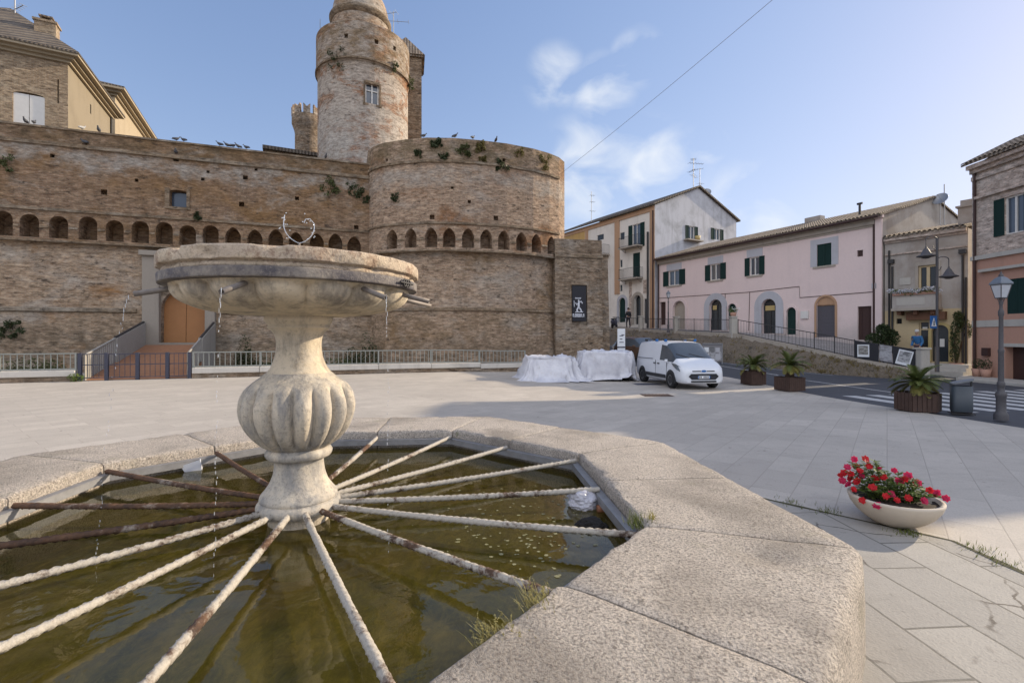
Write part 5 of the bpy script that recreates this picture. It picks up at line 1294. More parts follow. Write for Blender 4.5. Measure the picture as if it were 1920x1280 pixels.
# spouts
def spout_angle(px):
    best = None
    for i in range(720):
        t = 2*math.pi*i/720; p = C3+Vector((math.cos(t), math.sin(t), 0))*.80
        if p.length > PCN.length: continue
        e = abs(960+FPX*p.x/p.y-px)
        if best is None or e < best[0]: best = (e, t)
    return best[1]
spouts = []
for px, ln, dz in ((313, .17, -.05), (452, .20, -.075), (686, .20, -.075), (757, .19, -.06)):
    t = spout_angle(px); u = Vector((math.cos(t), math.sin(t), 0))
    spouts.append((u, ln, dz))
for t_ in (.55, 1.35, 2.2):
    spouts.append((Vector((math.cos(t_), math.sin(t_), 0)), .24, -.05))
tips = []
for u, ln, dz in spouts:
    a = C3+u*.76+Vector((0, 0, 2.068)); b = C3+u*(.80+ln)+Vector((0, 0, 2.068+dz)); tips.append((b, u))
    mb = MB(); rr = .017; ax = (b-a).normalized(); sd = ax.cross(Vector((0, 0, 1))).normalized(); up = sd.cross(ax); rows = []
    for p, r in ((a, rr), (b, rr), (b-ax*.001, rr*.68), (b-ax*.09, rr*.6)):
        rows.append([p+(sd*math.cos(2*math.pi*j/14)+up*math.sin(2*math.pi*j/14))*r for j in range(14)])
    mb.grid(rows, close=True); mb.face(rows[-1]); mb.build('spout', M['lead'], fo)
u = spouts[3][0]; t = spout_angle(745); k0 = C3+Vector((math.cos(t), math.sin(t), 0))*.875+Vector((0, 0, 2.128)); tg = Vector((-math.sin(t), math.cos(t), 0))
mb = MB()
for j in range(3):
    o_ = k0+tg*(.03*(j-1)); mb.tube([o_+tg*.018*math.cos(2*math.pi*i/12)+Vector((0, 0, .024*math.sin(2*math.pi*i/12))) for i in range(13)], .006, 6, caps=False)
mb.tube([k0-tg*.10, k0+tg*.09], .008, 6)
mb.build('wire_clamp', M['iron'], fo)
# running water
streams = [('thin broken water stream falling from the far left spout', tips[0], 0.30, 1.05), ('thin water drips falling from the second spout', tips[1], .12, .9), ('thin water stream falling from the right hand front spout', tips[2], .04, 1.1)]
rb = random.Random(21)
for lb, (b, u), v0, ln in streams:
    t = thing('water_stream', lb, 'water', (b.x, b.y, WZ), 'water falling from the bowl spouts'); mb = MB()
    z_end = WZ; n = 60
    for i in range(n):
        f = i/n; fall = f*(b.z-z_end); tt = math.sqrt(2*fall/9.8); p = b+u*(v0*tt)+Vector((rb.gauss(0, .004), rb.gauss(0, .004), -fall))
        if i > 8 and rb.random() < .45: continue
        r = rb.uniform(.0012, .0028); L = rb.uniform(.006, .018) if i > 6 else .024
        mb.tube([p+Vector((0, 0, L)), p+Vector((0, 0, L*.5)), p, p-Vector((0, 0, L*.35))], [r*.3, r*.8, r, r*.2], 6)
    mb.build('droplets', M['droplet'], t)
jt = thing('water_jet', 'small horseshoe shaped jet of water above the bowl', 'water', (C3.x, C3.y, 2.33)); mb = MB()
for sg in (-1, 1):
    vx = Vector((math.cos(R(66)-R(0)), -math.sin(R(24)), 0)); vx = Vector((.914, .405, 0))*sg; pts = []
    for i in range(13):
        t = i/12; pts.append(C3+Vector((0, 0, 2.45))+vx*(.105*math.sin(min(1, t*1.05)*math.pi*.62))+Vector((0, 0, .20*t**1.5)))
    if sg == 1: pts = pts[:11]+[pts[10]+vx*(-.03)+Vector((0, 0, .035)), pts[10]+vx*(-.06)+Vector((0, 0, .03)), pts[10]+vx*(-.07)+Vector((0, 0, .0))]
    mb.tube(pts, .0034, 6)
    for i in range(12):
        p = pts[min(len(pts)-1, rb.randint(4, 12))]+Vector((rb.gauss(0, .012), rb.gauss(0, .012), rb.gauss(0, .02))); mb.lathe([(0, -.006), (.006, 0), (0, .006)], 6, p, caps=False)
mb.build('jet', M['droplet'], jt)
# ------------------------------------------------------------------ rubbish and weeds in the pool
def on_plane(px, py, z): Y = (EYE-z)*FPX/(py-HY); return Vector(((px-960)/FPX*Y, Y, z))
M['white_plastic'] = plain_mat('white_plastic', (.66, .68, .74), .35, var=.08, spec=.5)
M['grey_bag'] = plain_mat('crumpled_plastic_bag', (.50, .50, .56), .3, var=.3, scale=20, spec=.6)
M['brown_can'] = plain_mat('brown_plastic_cup', (.30, .13, .07), .5, var=.2)
p = on_plane(364, 880, WZ); t = thing('plastic_tub', 'small white plastic tub floating under the rusty bar at the far side', 'tub', p)
T6 = Matrix.Translation(p) @ Matrix.Rotation(.5, 4, 'Z') @ Matrix.Rotation(R(-16), 4, 'Y')
mb = MB(); o = [(-.085, -.07), (.085, -.07), (.085, .07), (-.085, .07)]; lo = [T6 @ Vector((x*.8, y*.8, -.02)) for x, y in o]; hi = [T6 @ Vector((x, y, .09)) for x, y in o]; hi2 = [T6 @ Vector((x*.92, y*.92, .09)) for x, y in o]; lo2 = [T6 @ Vector((x*.74, y*.74, 0)) for x, y in o]
mb.grid([lo, hi, hi2, lo2], close=True, smooth=False); mb.face(lo[::-1]); mb.face(lo2); mb.build('tub', M['white_plastic'], t)
def crumple(name, lb, cat, p, r, mat, seed, sq=.6, parent=None):
    bm = bmesh.new(); bmesh.ops.create_icosphere(bm, subdivisions=4, radius=1)
    for v in bm.verts:
        q = v.co*1.7+Vector((seed, 0, 0)); k = 1+.32*mnoise.noise(q)+.24*abs(mnoise.noise(q*2.3))+.10*abs(mnoise.noise(q*5))
        v.co = Vector((v.co.x*r[0]*k, v.co.y*r[1]*k, v.co.z*r[2]*k))
    me = bpy.data.meshes.new(name); bm.to_mesh(me); bm.free(); me.materials.append(mat)
    o = bpy.data.objects.new(name, me); COL.objects.link(o); o.location = p
    return tag(o, lb, cat)
crumple('plastic_bag', 'crumpled pale plastic bag floating near the right corner of the pool', 'bag', on_plane(1092, 948, WZ)+Vector((0, 0, .04)), (.12, .10, .085), M['grey_bag'], 3)
crumple('rubbish_bag', 'black crumpled rubbish floating just in front of the pale plastic bag', 'rubbish', on_plane(1108, 985, WZ), (.10, .08, .05), M['dark_hole'], 8)
p = on_plane(1132, 958, WZ); t = thing('brown_cup', 'small brown cup lying on the water beside the plastic bag', 'cup', p); mb = MB()
mb.tube([p+Vector((-.05, .0, .015)), p+Vector((.05, .01, .02))], [.032, .026], 14); mb.build('cup', M['brown_can'], t)
mb = MB(); rb = random.Random(9); M['scum'] = leaf_mat('floating_leaf_bits', (.22, .21, .09), (.38, .36, .22))
for i in range(170):
    cx, cy = ((1000, 960), (1060, 990), (900, 990), (1010, 1030))[i % 4]; q = on_plane(cx+rb.gauss(0, 60), max(910, cy+rb.gauss(0, 28)), WZ+.003)
    if (Vector((q.x, q.y))-OC).length > 2.1: continue
    s = rb.uniform(.006, .02); a = rb.uniform(0, 6.3)
    mb.face([(q.x+s*math.cos(a+j*1.257)*rb.uniform(.5, 1.1), q.y+s*math.sin(a+j*1.257)*rb.uniform(.5, 1.1), q.z) for j in range(5)])
tag(mb.build('floating_debris', M['scum'], fix=False), 'scattered bits of pale leaf floating on the green water', 'leaf litter', kind='stuff')
M['straw'] = leaf_mat('straw_grass', (.22, .19, .07), (.36, .32, .13), 8, .35); M['green_grass'] = leaf_mat('green_weed', (.07, .095, .02), (.16, .18, .045), 8, .3)
def grass_tuft(lb, p, n, h, spread, mat, seed, lean=(0, 0), name='grass_tuft', seeds=False):
    rb = random.Random(seed); mb = MB()
    for i in range(n):
        b = Vector(p)+Vector((rb.gauss(0, spread), rb.gauss(0, spread), 0)); a = rb.uniform(0, 6.3); L = h*rb.uniform(.4, 1.15); ln = Vector((lean[0]+rb.gauss(0, .35), lean[1]+rb.gauss(0, .35), 1)).normalized()
        w = Vector((math.cos(a), math.sin(a), 0))*rb.uniform(.0015, .0032); bend = Vector((rb.gauss(0, .3), rb.gauss(0, .3), -.2))*L*.4
        c1 = b+ln*L*.5; c2 = b+ln*L+bend
        mb.face([b-w, b+w, c1+w*.8, c1-w*.8]); mb.face([c1-w*.8, c1+w*.8, c2])
        if seeds and rb.random() < .5:
            for j in range(6):
                q = c1.lerp(c2, .3+.12*j); e = Vector((rb.gauss(0, 1), rb.gauss(0, 1), rb.gauss(0, 1))).normalized()*.009; f_ = e.cross(ln).normalized()*.004; mb.face([q-e*.2, q+f_, q+e, q-f_])
    o = mb.build(name, mat, fix=False); o0 = Vector(p); 
    for v in o.data.vertices: v.co -= o0
    o.location = o0; return tag(o, lb, 'grass', 'weeds growing in the stone joints')
tp = lambda px, py, z=CT-.02: on_plane(px, py, z)
grass_tuft('tall straw coloured grass tuft at the pool edge where a rusty bar meets the coping', tp(1015, 1150, .52), 90, .16, .045, M['straw'], 1, (-.35, .1), seeds=True)
grass_tuft('yellow green grass tuft hanging over the pool edge, nearest the camera', tp(945, 1215, .52), 130, .13, .05, M['straw'], 2, (-.45, .0), seeds=True)
grass_tuft('small straw and green weeds on the inner corner of the coping', tp(1200, 985, .55), 110, .10, .045, M['green_grass'], 3, (-.2, .1))
grass_tuft('tiny yellow grass blades at the corner joint of the coping', tp(1222, 975, .59), 30, .08, .015, M['straw'], 4)
grass_tuft('few weeds at the far pool edge beyond a white bar', tp(872, 815, .55), 50, .09, .07, M['green_grass'], 5)
for i, (px, py, n, lb) in enumerate(((1550, 958, 90, 'grass in the paving joint left of the flower bowl'), (1700, 1000, 110, 'low weeds under the right end of the flower bowl'), (1835, 1030, 70, 'moss and grass clump in the joint right of the flower bowl'), (1480, 942, 60, 'short grass in the joint beside the coping'), (1885, 1056, 50, 'thin grass in the paving joint at the right picture edge'))):
    g = on_plane(px, py, .003); grass_tuft(lb, g, n, .05, .07 if i != 1 else .05, M['green_grass'], 30+i)
# ------------------------------------------------------------------ flower bowl on the paving
M['terracotta_pale'] = plaster_mat('pale_cement_bowl', (.56, .49, .40), amt=.3, streak=.25)
M['soil'] = plain_mat('dark_soil', (.045, .03, .022), .95, var=.4, bump=.8)
M['petal_red'] = leaf_mat('red_petals', (.42, .008, .012), (.62, .02, .03), 6, .3); M['petal_pink'] = leaf_mat('crimson_petals', (.40, .01, .05), (.60, .03, .11), 6, .3)
M['flower_leaf'] = leaf_mat('flower_leaves', (.05, .105, .025), (.17, .21, .05), 9, .35)
g = on_plane(1690, 990, 0); FBC = Vector((3.60, 4.52, 0))
fb = thing('flower_bowl', 'pale round cement bowl of red flowers standing on the plaza paving', 'flower bowl', FBC)
mb = MB(); mb.lathe([(.0, .0), (.13, .0), (.17, .015), (.24, .06), (.30, .115), (.345, .18), (.365, .235), (.367, .25), (.355, .258), (.335, .255), (.325, .22), (0, .20)], 56, FBC); mb.build('bowl', M['terracotta_pale'], fb)
mb = MB(); rows = []
for i in range(9):
    r = .328*i/8; rows.append([FBC+Vector((r*math.cos(2*math.pi*j/28), r*math.sin(2*math.pi*j/28), .222+.02*mnoise.noise(Vector((r*20, j*.9, 1))))) for j in range(28)])
mb.grid(rows, close=True); mb.build('soil', M['soil'], fb)
rb = random.Random(12); lf = MB(); stm = MB(); heads = []
def sprig(base, top, nl, L):
    base, top = Vector(base), Vector(top); mid = base.lerp(top, .5)+Vector((rb.gauss(0, .015), rb.gauss(0, .015), .02)); pts = [base, mid, top]
    stm.tube(pts, .0035, 5, caps=False)
    for i in range(nl):
        f = .15+.85*i/nl; p = base.lerp(mid, f*2) if f < .5 else mid.lerp(top, f*2-1)
        for sgn in (0, 1, 2):
            a = i*1.3+sgn*2.09+rb.gauss(0, .3); d = Vector((math.cos(a), math.sin(a), .45+rb.gauss(0, .25))).normalized(); w = d.cross(Vector((0, 0, 1))).normalized()*L*.27; e = p+d*L*rb.uniform(.7, 1.15)
            lf.face([p, p+d*L*.45+w-Vector((0, 0, .004)), e-Vector((0, 0, .012))]); lf.face([p, e-Vector((0, 0, .012)), p+d*L*.45-w-Vector((0, 0, .004))])
# the camera-facing frame at the bowl: rt = right in the picture, bk = away
bk_ = Vector((FBC.x, FBC.y, 0)).normalized(); rt = Vector((bk_.y, -bk_.x, 0))
tops = [(-.33, .02, .52), (-.36, -.05, .43), (-.30, .1, .50), (-.22, .05, .55), (-.15, .08, .56), (-.14, -.05, .50), (-.26, -.12, .40), (-.10, -.14, .36), (-.02, .0, .42), (.03, .1, .47), (.08, .0, .46), (.14, .06, .44), (.18, -.02, .40), (.24, .03, .36), (.28, -.05, .32), (-.20, -.2, .34), (-.05, .18, .43), (.20, .15, .38), (.02, -.1, .36), (.33, .02, .31), (-.38, .0, .33), (-.30, -.18, .31), (-.18, -.1, .44), (-.08, .02, .48), (-.27, .04, .45), (-.12, .14, .50), (.06, -.06, .40), (.12, .12, .42), (.0, -.05, .38), (.26, .1, .34), (-.22, .14, .47), (-.34, .06, .40), (.16, -.1, .33), (-.15, -.18, .32), (.22, -.1, .30), (-.06, -.2, .31), (.30, .06, .33)]
for a, b, z in tops:
    t = FBC+rt*a+bk_*b+Vector((0, 0, z)); bs = FBC+rt*a*.45+bk_*b*.5+Vector((0, 0, .22)); sprig(bs, t, max(6, int((z-.2)*40)), .068)
lf.build('leaves', M['flower_leaf'], fb, fix=False); stm.build('stems', M['flower_leaf'], fb, fix=False)
def blossom(c, r, mat, nrm):
    nrm = Vector(nrm).normalized(); u = nrm.orthogonal().normalized(); v = nrm.cross(u); mb = MB()
    for k in range(7):
        a = 2*math.pi*k/7+rb.gauss(0, .15); d = (u*math.cos(a)+v*math.sin(a)); s = nrm.cross(d)*r*.42; b = nrm*r*.25*rb.uniform(-.3, 1)
        mb.face([c, c+d*r*.6+s+b*.5, c+d*r+b, c+d*r*.6-s+b*.5])
        d2 = (u*math.cos(a+.45)+v*math.sin(a+.45)); s2 = nrm.cross(d2)*r*.3; mb.face([c+nrm*.006, c+d2*r*.4+s2+nrm*.012, c+d2*r*.62+nrm*.016, c+d2*r*.4-s2+nrm*.012])
    mb.build('blossom', mat, fb, fix=False)
fl = [(-.39, .02, .40, 'r'), (-.36, -.04, .475, 'p'), (-.31, .08, .535, 'p'), (-.22, .06, .555, 'r'), (-.40, -.04, .335, 'p'), (-.35, -.10, .32, 'p'), (-.33, -.06, .42, 'r'), (-.28, -.12, .37, 'r'), (-.16, -.16, .345, 'r'), (-.145, -.02, .40, 'r'), (-.23, -.30, .245, 'r'), (-.12, -.34, .235, 'p'), (-.02, -.12, .30, 'p'), (.0, .08, .48, 'p'), (.10, .04, .455, 'p'), (.08, .0, .43, 'r'), (.10, -.12, .29, 'r'), (.21, -.13, .29, 'p'), (.36, -.02, .315, 'p'), (.17, .1, .39, 'p'), (-.25, .0, .40, 'p'), (.14, .12, .36, 'r'), (-.30, .12, .46, 'r'), (-.19, .02, .50, 'r'), (-.34, .0, .36, 'r'), (-.08, -.05, .43, 'r'), (.04, .02, .40, 'p'), (.25, .0, .36, 'r'), (-.30, -.2, .31, 'r'), (-.06, -.22, .30, 'r'), (.30, .05, .33, 'p'), (-.12, .1, .47, 'p'), (-.42, .0, .37, 'r'), (-.26, -.05, .46, 'r'), (.02, -.18, .27, 'r')]
for a, b, z, c in fl:
    p = FBC+rt*a+bk_*b+Vector((0, 0, z)); blossom(p, rb.uniform(.028, .047), M['petal_red' if c == 'r' else 'petal_pink'], (-bk_+Vector((rb.gauss(0, .4), rb.gauss(0, .4), .7))))
# ------------------------------------------------------------------ palms in timber boxes
M['palm'] = leaf_mat('palm_fronds', (.06, .085, .022), (.14, .16, .045), 3, .25); M['palm_dry'] = leaf_mat('yellow_palm_fronds', (.12, .12, .03), (.24, .21, .06), 3, .25)
M['box_wood'] = plain_mat('dark_planter_boards', (.075, .043, .032), .75, var=.35, scale=8); M['palm_trunk'] = plain_mat('shaggy_palm_trunk', (.10, .065, .04), .95, var=.5, scale=20, bump=1)
def palm_planter(lb, x, y, w, h, rz, ph, tr, seed, dry=.25, square=False):
    rb = random.Random(seed); z0 = gz(x, y); t = thing('palm_planter', lb, 'planter', (x, y, z0), 'palms in timber boxes along the road', rz)
    L = Matrix.Identity(4)
    def lb_build(mb, nm, mat, par=t, **k):
        o0 = Vector(t.location); mb.v = [v+o0 for v in mb.v]; return mb.build(nm, mat, par, **k)
    ns = 6 if not square else 4; mb = MB()
    cor = [Vector((w*.56*math.cos(2*math.pi*(i+.5)/ns), w*.56*math.sin(2*math.pi*(i+.5)/ns), 0)) for i in range(ns)]
    for i in range(ns):
        a, b = cor[i], cor[(i+1) % ns]; n = max(4, int((b-a).length/.085)); nn = ((a+b)/2).normalized()
        for k in range(n):
            p, q = a.lerp(b, (k+.06)/n), a.lerp(b, (k+.94)/n); hh = h*(1+rb.uniform(-.02, .02))
            o1, o2 = nn*.012, -nn*.012; c = [p+o2, q+o2, q+o1, p+o1]; i0 = len(mb.v); mb.v += [v+Vector((0, 0, .03)) for v in c]+[v+Vector((0, 0, hh)) for v in c]
            for f in ((0,3,2,1),(4,5,6,7),(0,1,5,4),(1,2,6,5),(2,3,7,6),(3,0,4,7)): mb.f.append([i0+m_ for m_ in f]); mb.sm.append(False)
    lb_build(mb, 'box', M['box_wood'])
    mb = MB(); mb.face([v*.97+Vector((0, 0, h*.86)) for v in cor]); lb_build(mb, 'soil', M['soil'])
    mb = MB(); mb.lathe([(.10, h*.8), (.15, h*.95), (.14, h+tr*.5), (.10, h+tr), (.0, h+tr+.05)], 14, fr=lambda t_, z, r: r*(1+.18*math.sin(t_*5+z*40))); lb_build(mb, 'trunk', M['palm_trunk'])
    for nm, cnt, mat in (('fronds', int(44*(1-dry)), M['palm']), ('old_fronds', int(44*dry), M['palm_dry'])):
        mb = MB()
        for i in range(cnt):
            az = rb.uniform(0, 6.28); el = rb.uniform(.15, 1.25) if nm == 'fronds' else rb.uniform(-.25, .4); FL = ph*rb.uniform(.75, 1.1); pts = []; p = Vector((0, 0, h+tr)); d = Vector((math.cos(az)*math.cos(el), math.sin(az)*math.cos(el), math.sin(el)))
            for k in range(13): pts.append(p.copy()); p += d*FL/12; d = (d+Vector((0, 0, -.085-.03*k/12))).normalized()
            for k in range(1, 13):
                a_, b_ = pts[k-1], pts[k]; ax = (b_-a_).normalized(); sd = ax.cross(Vector((0, 0, 1))).normalized(); up = sd.cross(ax)
                mb.face([a_-sd*.006, b_-sd*.005, b_+sd*.005, a_+sd*.006])
                for sg in (-1, 1):
                    for u in (0, .5):
                        q = a_.lerp(b_, u); ll = FL*.24*math.sin(math.pi*min(1, (k+u)/13.2))**.6; e = q+(sd*sg+ax*.55+up*.30).normalized()*ll; mb.face([q, q+ax*.034, e])
        lb_build(mb, nm, mat, fix=False)
    return t
palm_planter('small green palm in a dark timber box, nearest the white van', 10.15, 20.2, .86, .58, R(10), .78, .22, 1, .15, True)
palm_planter('yellowish palm on a stout trunk in the middle timber box', 10.35, 17.9, .90, .52, R(15), .72, .42, 2, .45, True)
palm_planter('larger palm in a brown timber box beside the litter bin', 10.35, 12.25, .86, .48, R(8), .66, .22, 3, .3)
# ------------------------------------------------------------------ litter bin
M['bin_grey'] = plain_mat('blue_grey_bin', (.05, .062, .076), .5, var=.12, spec=.5); M['bin_lid'] = plain_mat('grey_bin_lid', (.17, .18, .195), .5, var=.2)
bx, by = 11.0, 11.75; bz = gz(bx, by); bn = thing('litter_bin', 'grey metal litter bin with a tilted lid beside the palm box', 'litter bin', (bx, by, bz), None, R(-25))
def local(mb, t): o0 = Vector(t.location); mb.v = [v+o0 for v in mb.v]; return mb
mb = MB(); n = 20; ell = lambda s, z: [Vector((.205*s*math.copysign(abs(math.cos(2*math.pi*i/n))**.6, math.cos(2*math.pi*i/n)), .15*s*math.copysign(abs(math.sin(2*math.pi*i/n))**.6, math.sin(2*math.pi*i/n)), z)) for i in range(n)]
rw = [ell(.94, .05), ell(1, .09), ell(1.0, .68), ell(.9, .68)]; mb.grid(rw, close=True); mb.face(rw[0][::-1]); local(mb, bn).build('bin_body', M['bin_grey'], bn)
mb = MB(); mb.grid([ell(.95, .64), [v+Vector((0, 0, .001)) for v in ell(.0, .64)]], close=True); local(mb, bn).build('bin_liner', M['dark_hole'], bn)
mb = MB(); mb.face([v+Vector((0, 0, v.x*.28)) for v in ell(1.06, .80)]); lid2 = [v+Vector((0, 0, v.x*.28)) for v in ell(1.06, .76)]; mb.grid([lid2, [v+Vector((0, 0, v.x*.28)) for v in ell(1.06, .80)]], close=True); mb.face(lid2[::-1]); local(mb, bn).build('lid', M['bin_lid'], bn)
mb = MB()
for sx in (-.185, .185): mb.box((sx-.015, -.015, 0), (sx+.015, .015, .78+sx*.28))
local(mb, bn).build('support', M['iron'], bn)
mb = MB(); mb.box((-.22, -.16, 0), (.22, .16, .02)); local(mb, bn).build('base_plate', M['iron'], bn)
# ------------------------------------------------------------------ street lamps
M['lamp_iron'] = plain_mat('grey_lamp_iron', (.085, .08, .085), .55, var=.25, scale=20); M['lamp_glass'] = plain_mat('frosted_lamp_glass', (.50, .52, .56), .25, var=.1, spec=.6); M['lamp_roof'] = plain_mat('blue_grey_lamp_roof', (.16, .185, .22), .5, var=.2)
def lamp_post(lb, x, y, z, H, group='lantern lamp posts'):
    t = thing('lamp_post', lb, 'lamp post', (x, y, z), group); k = H/3.25
    mb = MB(); mb.lathe([(.15*k, 0), (.15*k, .12*k), (.13*k, .16*k), (.105*k, .2*k), (.10*k, .50*k), (.118*k, .54*k), (.12*k, .60*k), (.075*k, .64*k), (.07*k, .74*k), (.085*k, .77*k), (.085*k, .84*k), (.06*k, .88*k)], 8); local(mb, t).build('base', M['lamp_iron'], t)
    mb = MB(); mb.lathe([(.062*k, .87*k), (.058*k, 1.5*k), (.066*k, 1.53*k), (.066*k, 1.57*k), (.052*k, 1.6*k), (.046*k, 2.32*k), (.062*k, 2.36*k), (.062*k, 2.44*k), (.036*k, 2.5*k), (.034*k, 2.58*k), (.05*k, 2.62*k), (.03*k, 2.68*k), (.05*k, 2.72*k)], 14); local(mb, t).build('column', M['lamp_iron'], t)
    b = [(.12*k, 2.74*k), (.225*k, 3.06*k)]
    ring = lambda r, z: [Vector((r*math.cos(math.pi/4+math.pi/2*i)*.98, r*math.sin(math.pi/4+math.pi/2*i)*.98, z)) for i in range(4)]
    r0, r1 = ring(.115*k, 2.74*k), ring(.205*k, 3.04*k); mb = MB(); mb.grid([r0, r1], close=True, smooth=False); mb.face(r0[::-1]); mb.face(r1); lg = local(mb, t).build('lantern_glass', M['lamp_glass'], t)
    mb = MB()
    for i in range(4): mb.tube([r0[i]*1, r1[i]], .011*k, 5)
    q = ring(.225*k, 3.04*k)
    for rr, th in ((r0, .012), (r1, .014)):
        for i in range(4): mb.tube([rr[i], rr[(i+1) % 4]], th*k, 5)
    for sx in (-1, 1): mb.tube([Vector((sx*.10*k, 0, 2.74*k)), Vector((sx*.05*k, 0, 2.64*k)), Vector((0, 0, 2.56*k))], .01*k, 5)
    local(mb, t).build('lantern_frame', M['lamp_iron'], t)
    q0, q1, q2, q3 = ring(.24*k, 3.045*k), ring(.235*k, 3.08*k), ring(.12*k, 3.19*k), ring(.06*k, 3.22*k); mb = MB(); mb.grid([q0, q1, q2, q3], close=True, smooth=False); mb.face(q0[::-1]); mb.face(q3); rf_ = local(mb, t).build('lantern_roof', M['lamp_roof'], t)
    mb = MB(); mb.lathe([(.055*k, 3.221*k), (.05*k, 3.26*k), (.02*k, 3.29*k), (.024*k, 3.31*k), (0, 3.35*k)], 10); local(mb, t).build('finial', M['lamp_iron'], rf_)
    t.scale = (.84, .84, 1); return t
lamp_post('grey cast iron lantern lamp post at the right edge by the litter bin', 10.82, 10.62, gz(10.8, 10.6), 3.2)
lamp_post('distant lantern lamp post on the terrace in front of the pink house', .3256*37, 37, 2.1, 3.2)
# modern lamp with hanging hoods
sx_, sy_ = (1757-960)/FPX*22.8, 22.8; sz_ = .1
pl = thing('street_lamp', 'tall thin street lamp pole with two hanging bell shaped hoods before the shop', 'street lamp', (sx_, sy_, sz_)); zt_ = EYE+(HY-470)/FPX*sy_
mb = MB(); mb.tube([(sx_, sy_, sz_), (sx_, sy_, sz_+1.2)], .09, 12); mb.tube([(sx_, sy_, sz_+1.2), (sx_, sy_, zt_+.6)], .055, 10); mb.build('pole', M['lamp_iron'], pl)
for sg, zz, ln in ((-1, zt_+.55, .52), (1, EYE+(HY-487)/FPX*sy_, .55)):
    mb = MB(); ux = Vector((sg*.92, -sg*.1, 0)); b = Vector((sx_, sy_, zz)); pts = [b+ux*(ln*(1-math.cos(math.pi*i/8))/2)+Vector((0, 0, .14*math.sin(math.pi*i/8))) for i in range(9)]
    mb.tube(pts, .022, 6); hd = pts[-1]; mb.tube([hd, hd-Vector((0, 0, .35))], .02, 6); arm = mb.build('bracket_arm', M['lamp_iron'], pl)
    mb = MB(); c = hd-Vector((0, 0, .88)); mb.lathe([(.03, .55), (.05, .46), (.09, .42), (.22, .16), (.36, .10), (.37, .06), (.20, .02), (.12, -.03), (0, -.04)], 18, c, caps=False); mb.build('lamp_hood', M['lamp_iron'], pl)
    mb = MB(); mb.tube([b+Vector((0, 0, -.5)), b+Vector((0, 0, -.5))+ux*.12, b+Vector((0, 0, -.32))+ux*.2], .018, 6); mb.build('scroll', M['lamp_iron'], pl)
sg_ = thing('crossing_sign', 'square blue pedestrian crossing sign with white triangle on the street lamp pole', 'road sign', (sx_-.36, sy_-.06, EYE+(HY-618)/FPX*sy_))
M['sign_blue'] = plain_mat('sign_blue', (.015, .12, .36), .4, var=.05); M['sign_white'] = plain_mat('sign_white', (.72, .74, .76), .4, var=.05)
SP_ = Plane((sx_-.56, sy_-.26), (sx_-.05, sy_-.06)); zs_ = EYE+(HY-604)/FPX*sy_
mb = MB(); pbox(mb, SP_, .02, .52, zs_-.30, zs_+.30, -.012, .012); mb.build('sign_panel', M['sign_blue'], sg_)
mb = MB(); polyplate(mb, SP_, [(.07, zs_-.2), (.47, zs_-.2), (.27, zs_+.22)], -.017, -.013); mb.build('white_triangle', M['sign_white'], sg_)
mb = MB(); 
for pts, r in (([(.27, .06), (.265, -.03)], .022), ([(.265, -.03), (.23, -.15)], .014), ([(.265, -.03), (.31, -.15)], .014), ([(.27, .04), (.32, -.02)], .01), ([(.27, .04), (.225, -.02)], .01), ([(.275, .095), (.275, .115)], .02)):
    mb.tube([SP_(a, zs_+b, -.02) for a, b in pts], r, 6)
mb.build('walking_figure', M['black_print'], sg_)
mb = MB(); pbox(mb, SP_, .50, .60, zs_+.1, zs_+.14, -.01, .02); pbox(mb, SP_, .50, .60, zs_-.14, zs_-.1, -.01, .02); mb.build('bracket', M['iron'], sg_)
# ------------------------------------------------------------------ railings, pillars and photo panels on the terrace edge
class Line3:
    def __init__(s, A, B): s.A, s.B = Vector(A), Vector(B); d = s.B-s.A; s.L = math.hypot(d.x, d.y); s.P = Plane(s.A.xy, s.B.xy)
    def z(s, a): return s.A.z+(s.B.z-s.A.z)*a/s.L
pil_t = [(.02, None), (1.0, 1202), (1.62, 1268), (2.0, 1375)]
def fe_px(px):
    k = (px-960)/FPX; best = None
    for i in range(2001):
        p = along(FE, i/2000); e = abs(p[0]-k*p[1])
        if best is None or e < best[0]: best = (e, i/2000)
    return best[1]
tl = [fe_px(p) for p in (1150, 1202, 1268, 1375, 1729)]
names = ['leftmost short pale pillar of the terrace railing, below the cream house door', 'pale pillar of the terrace railing left of the distant lamp post', 'pale pillar with a flower pot on top at the head of the sloping railing', 'fluted white pillar at the low end of the terrace railing']
for t_, lb in zip(tl[1:], names):
    p = along(FE, t_); pt = thing('pillar', lb, 'pillar', (p[0], p[1], p[2]), 'pillars of the terrace railing'); mb = MB()
    h = 1.12 if t_ < .9 else 1.05; w = .17 if t_ < .9 else .2
    mb.box((-w, -w, -.3), (w, w, h)); 
    for k in range(4): mb.box((-w-.012, -w+.04+k*.09, .1), (w+.012, -w+.09+k*.09, h-.08)); mb.box((-w+.04+k*.09, -w-.012, .1), (-w+.09+k*.09, w+.012, h-.08))
    local(mb, pt).build('shaft', M['pale_stone'], pt); mb = MB(); mb.box((-w-.05, -w-.05, h+.002), (w+.05, w+.05, h+.08)); local(mb, pt).build('cap', M['pale_stone'], pt)
labels = ['dark iron railing along the terrace below the cream house', 'dark iron railing between the two left pillars below the pink house corner', 'dark iron railing between the lamp post pillar and the pillar with flower pot', 'long dark iron railing sloping down beside the pink house']
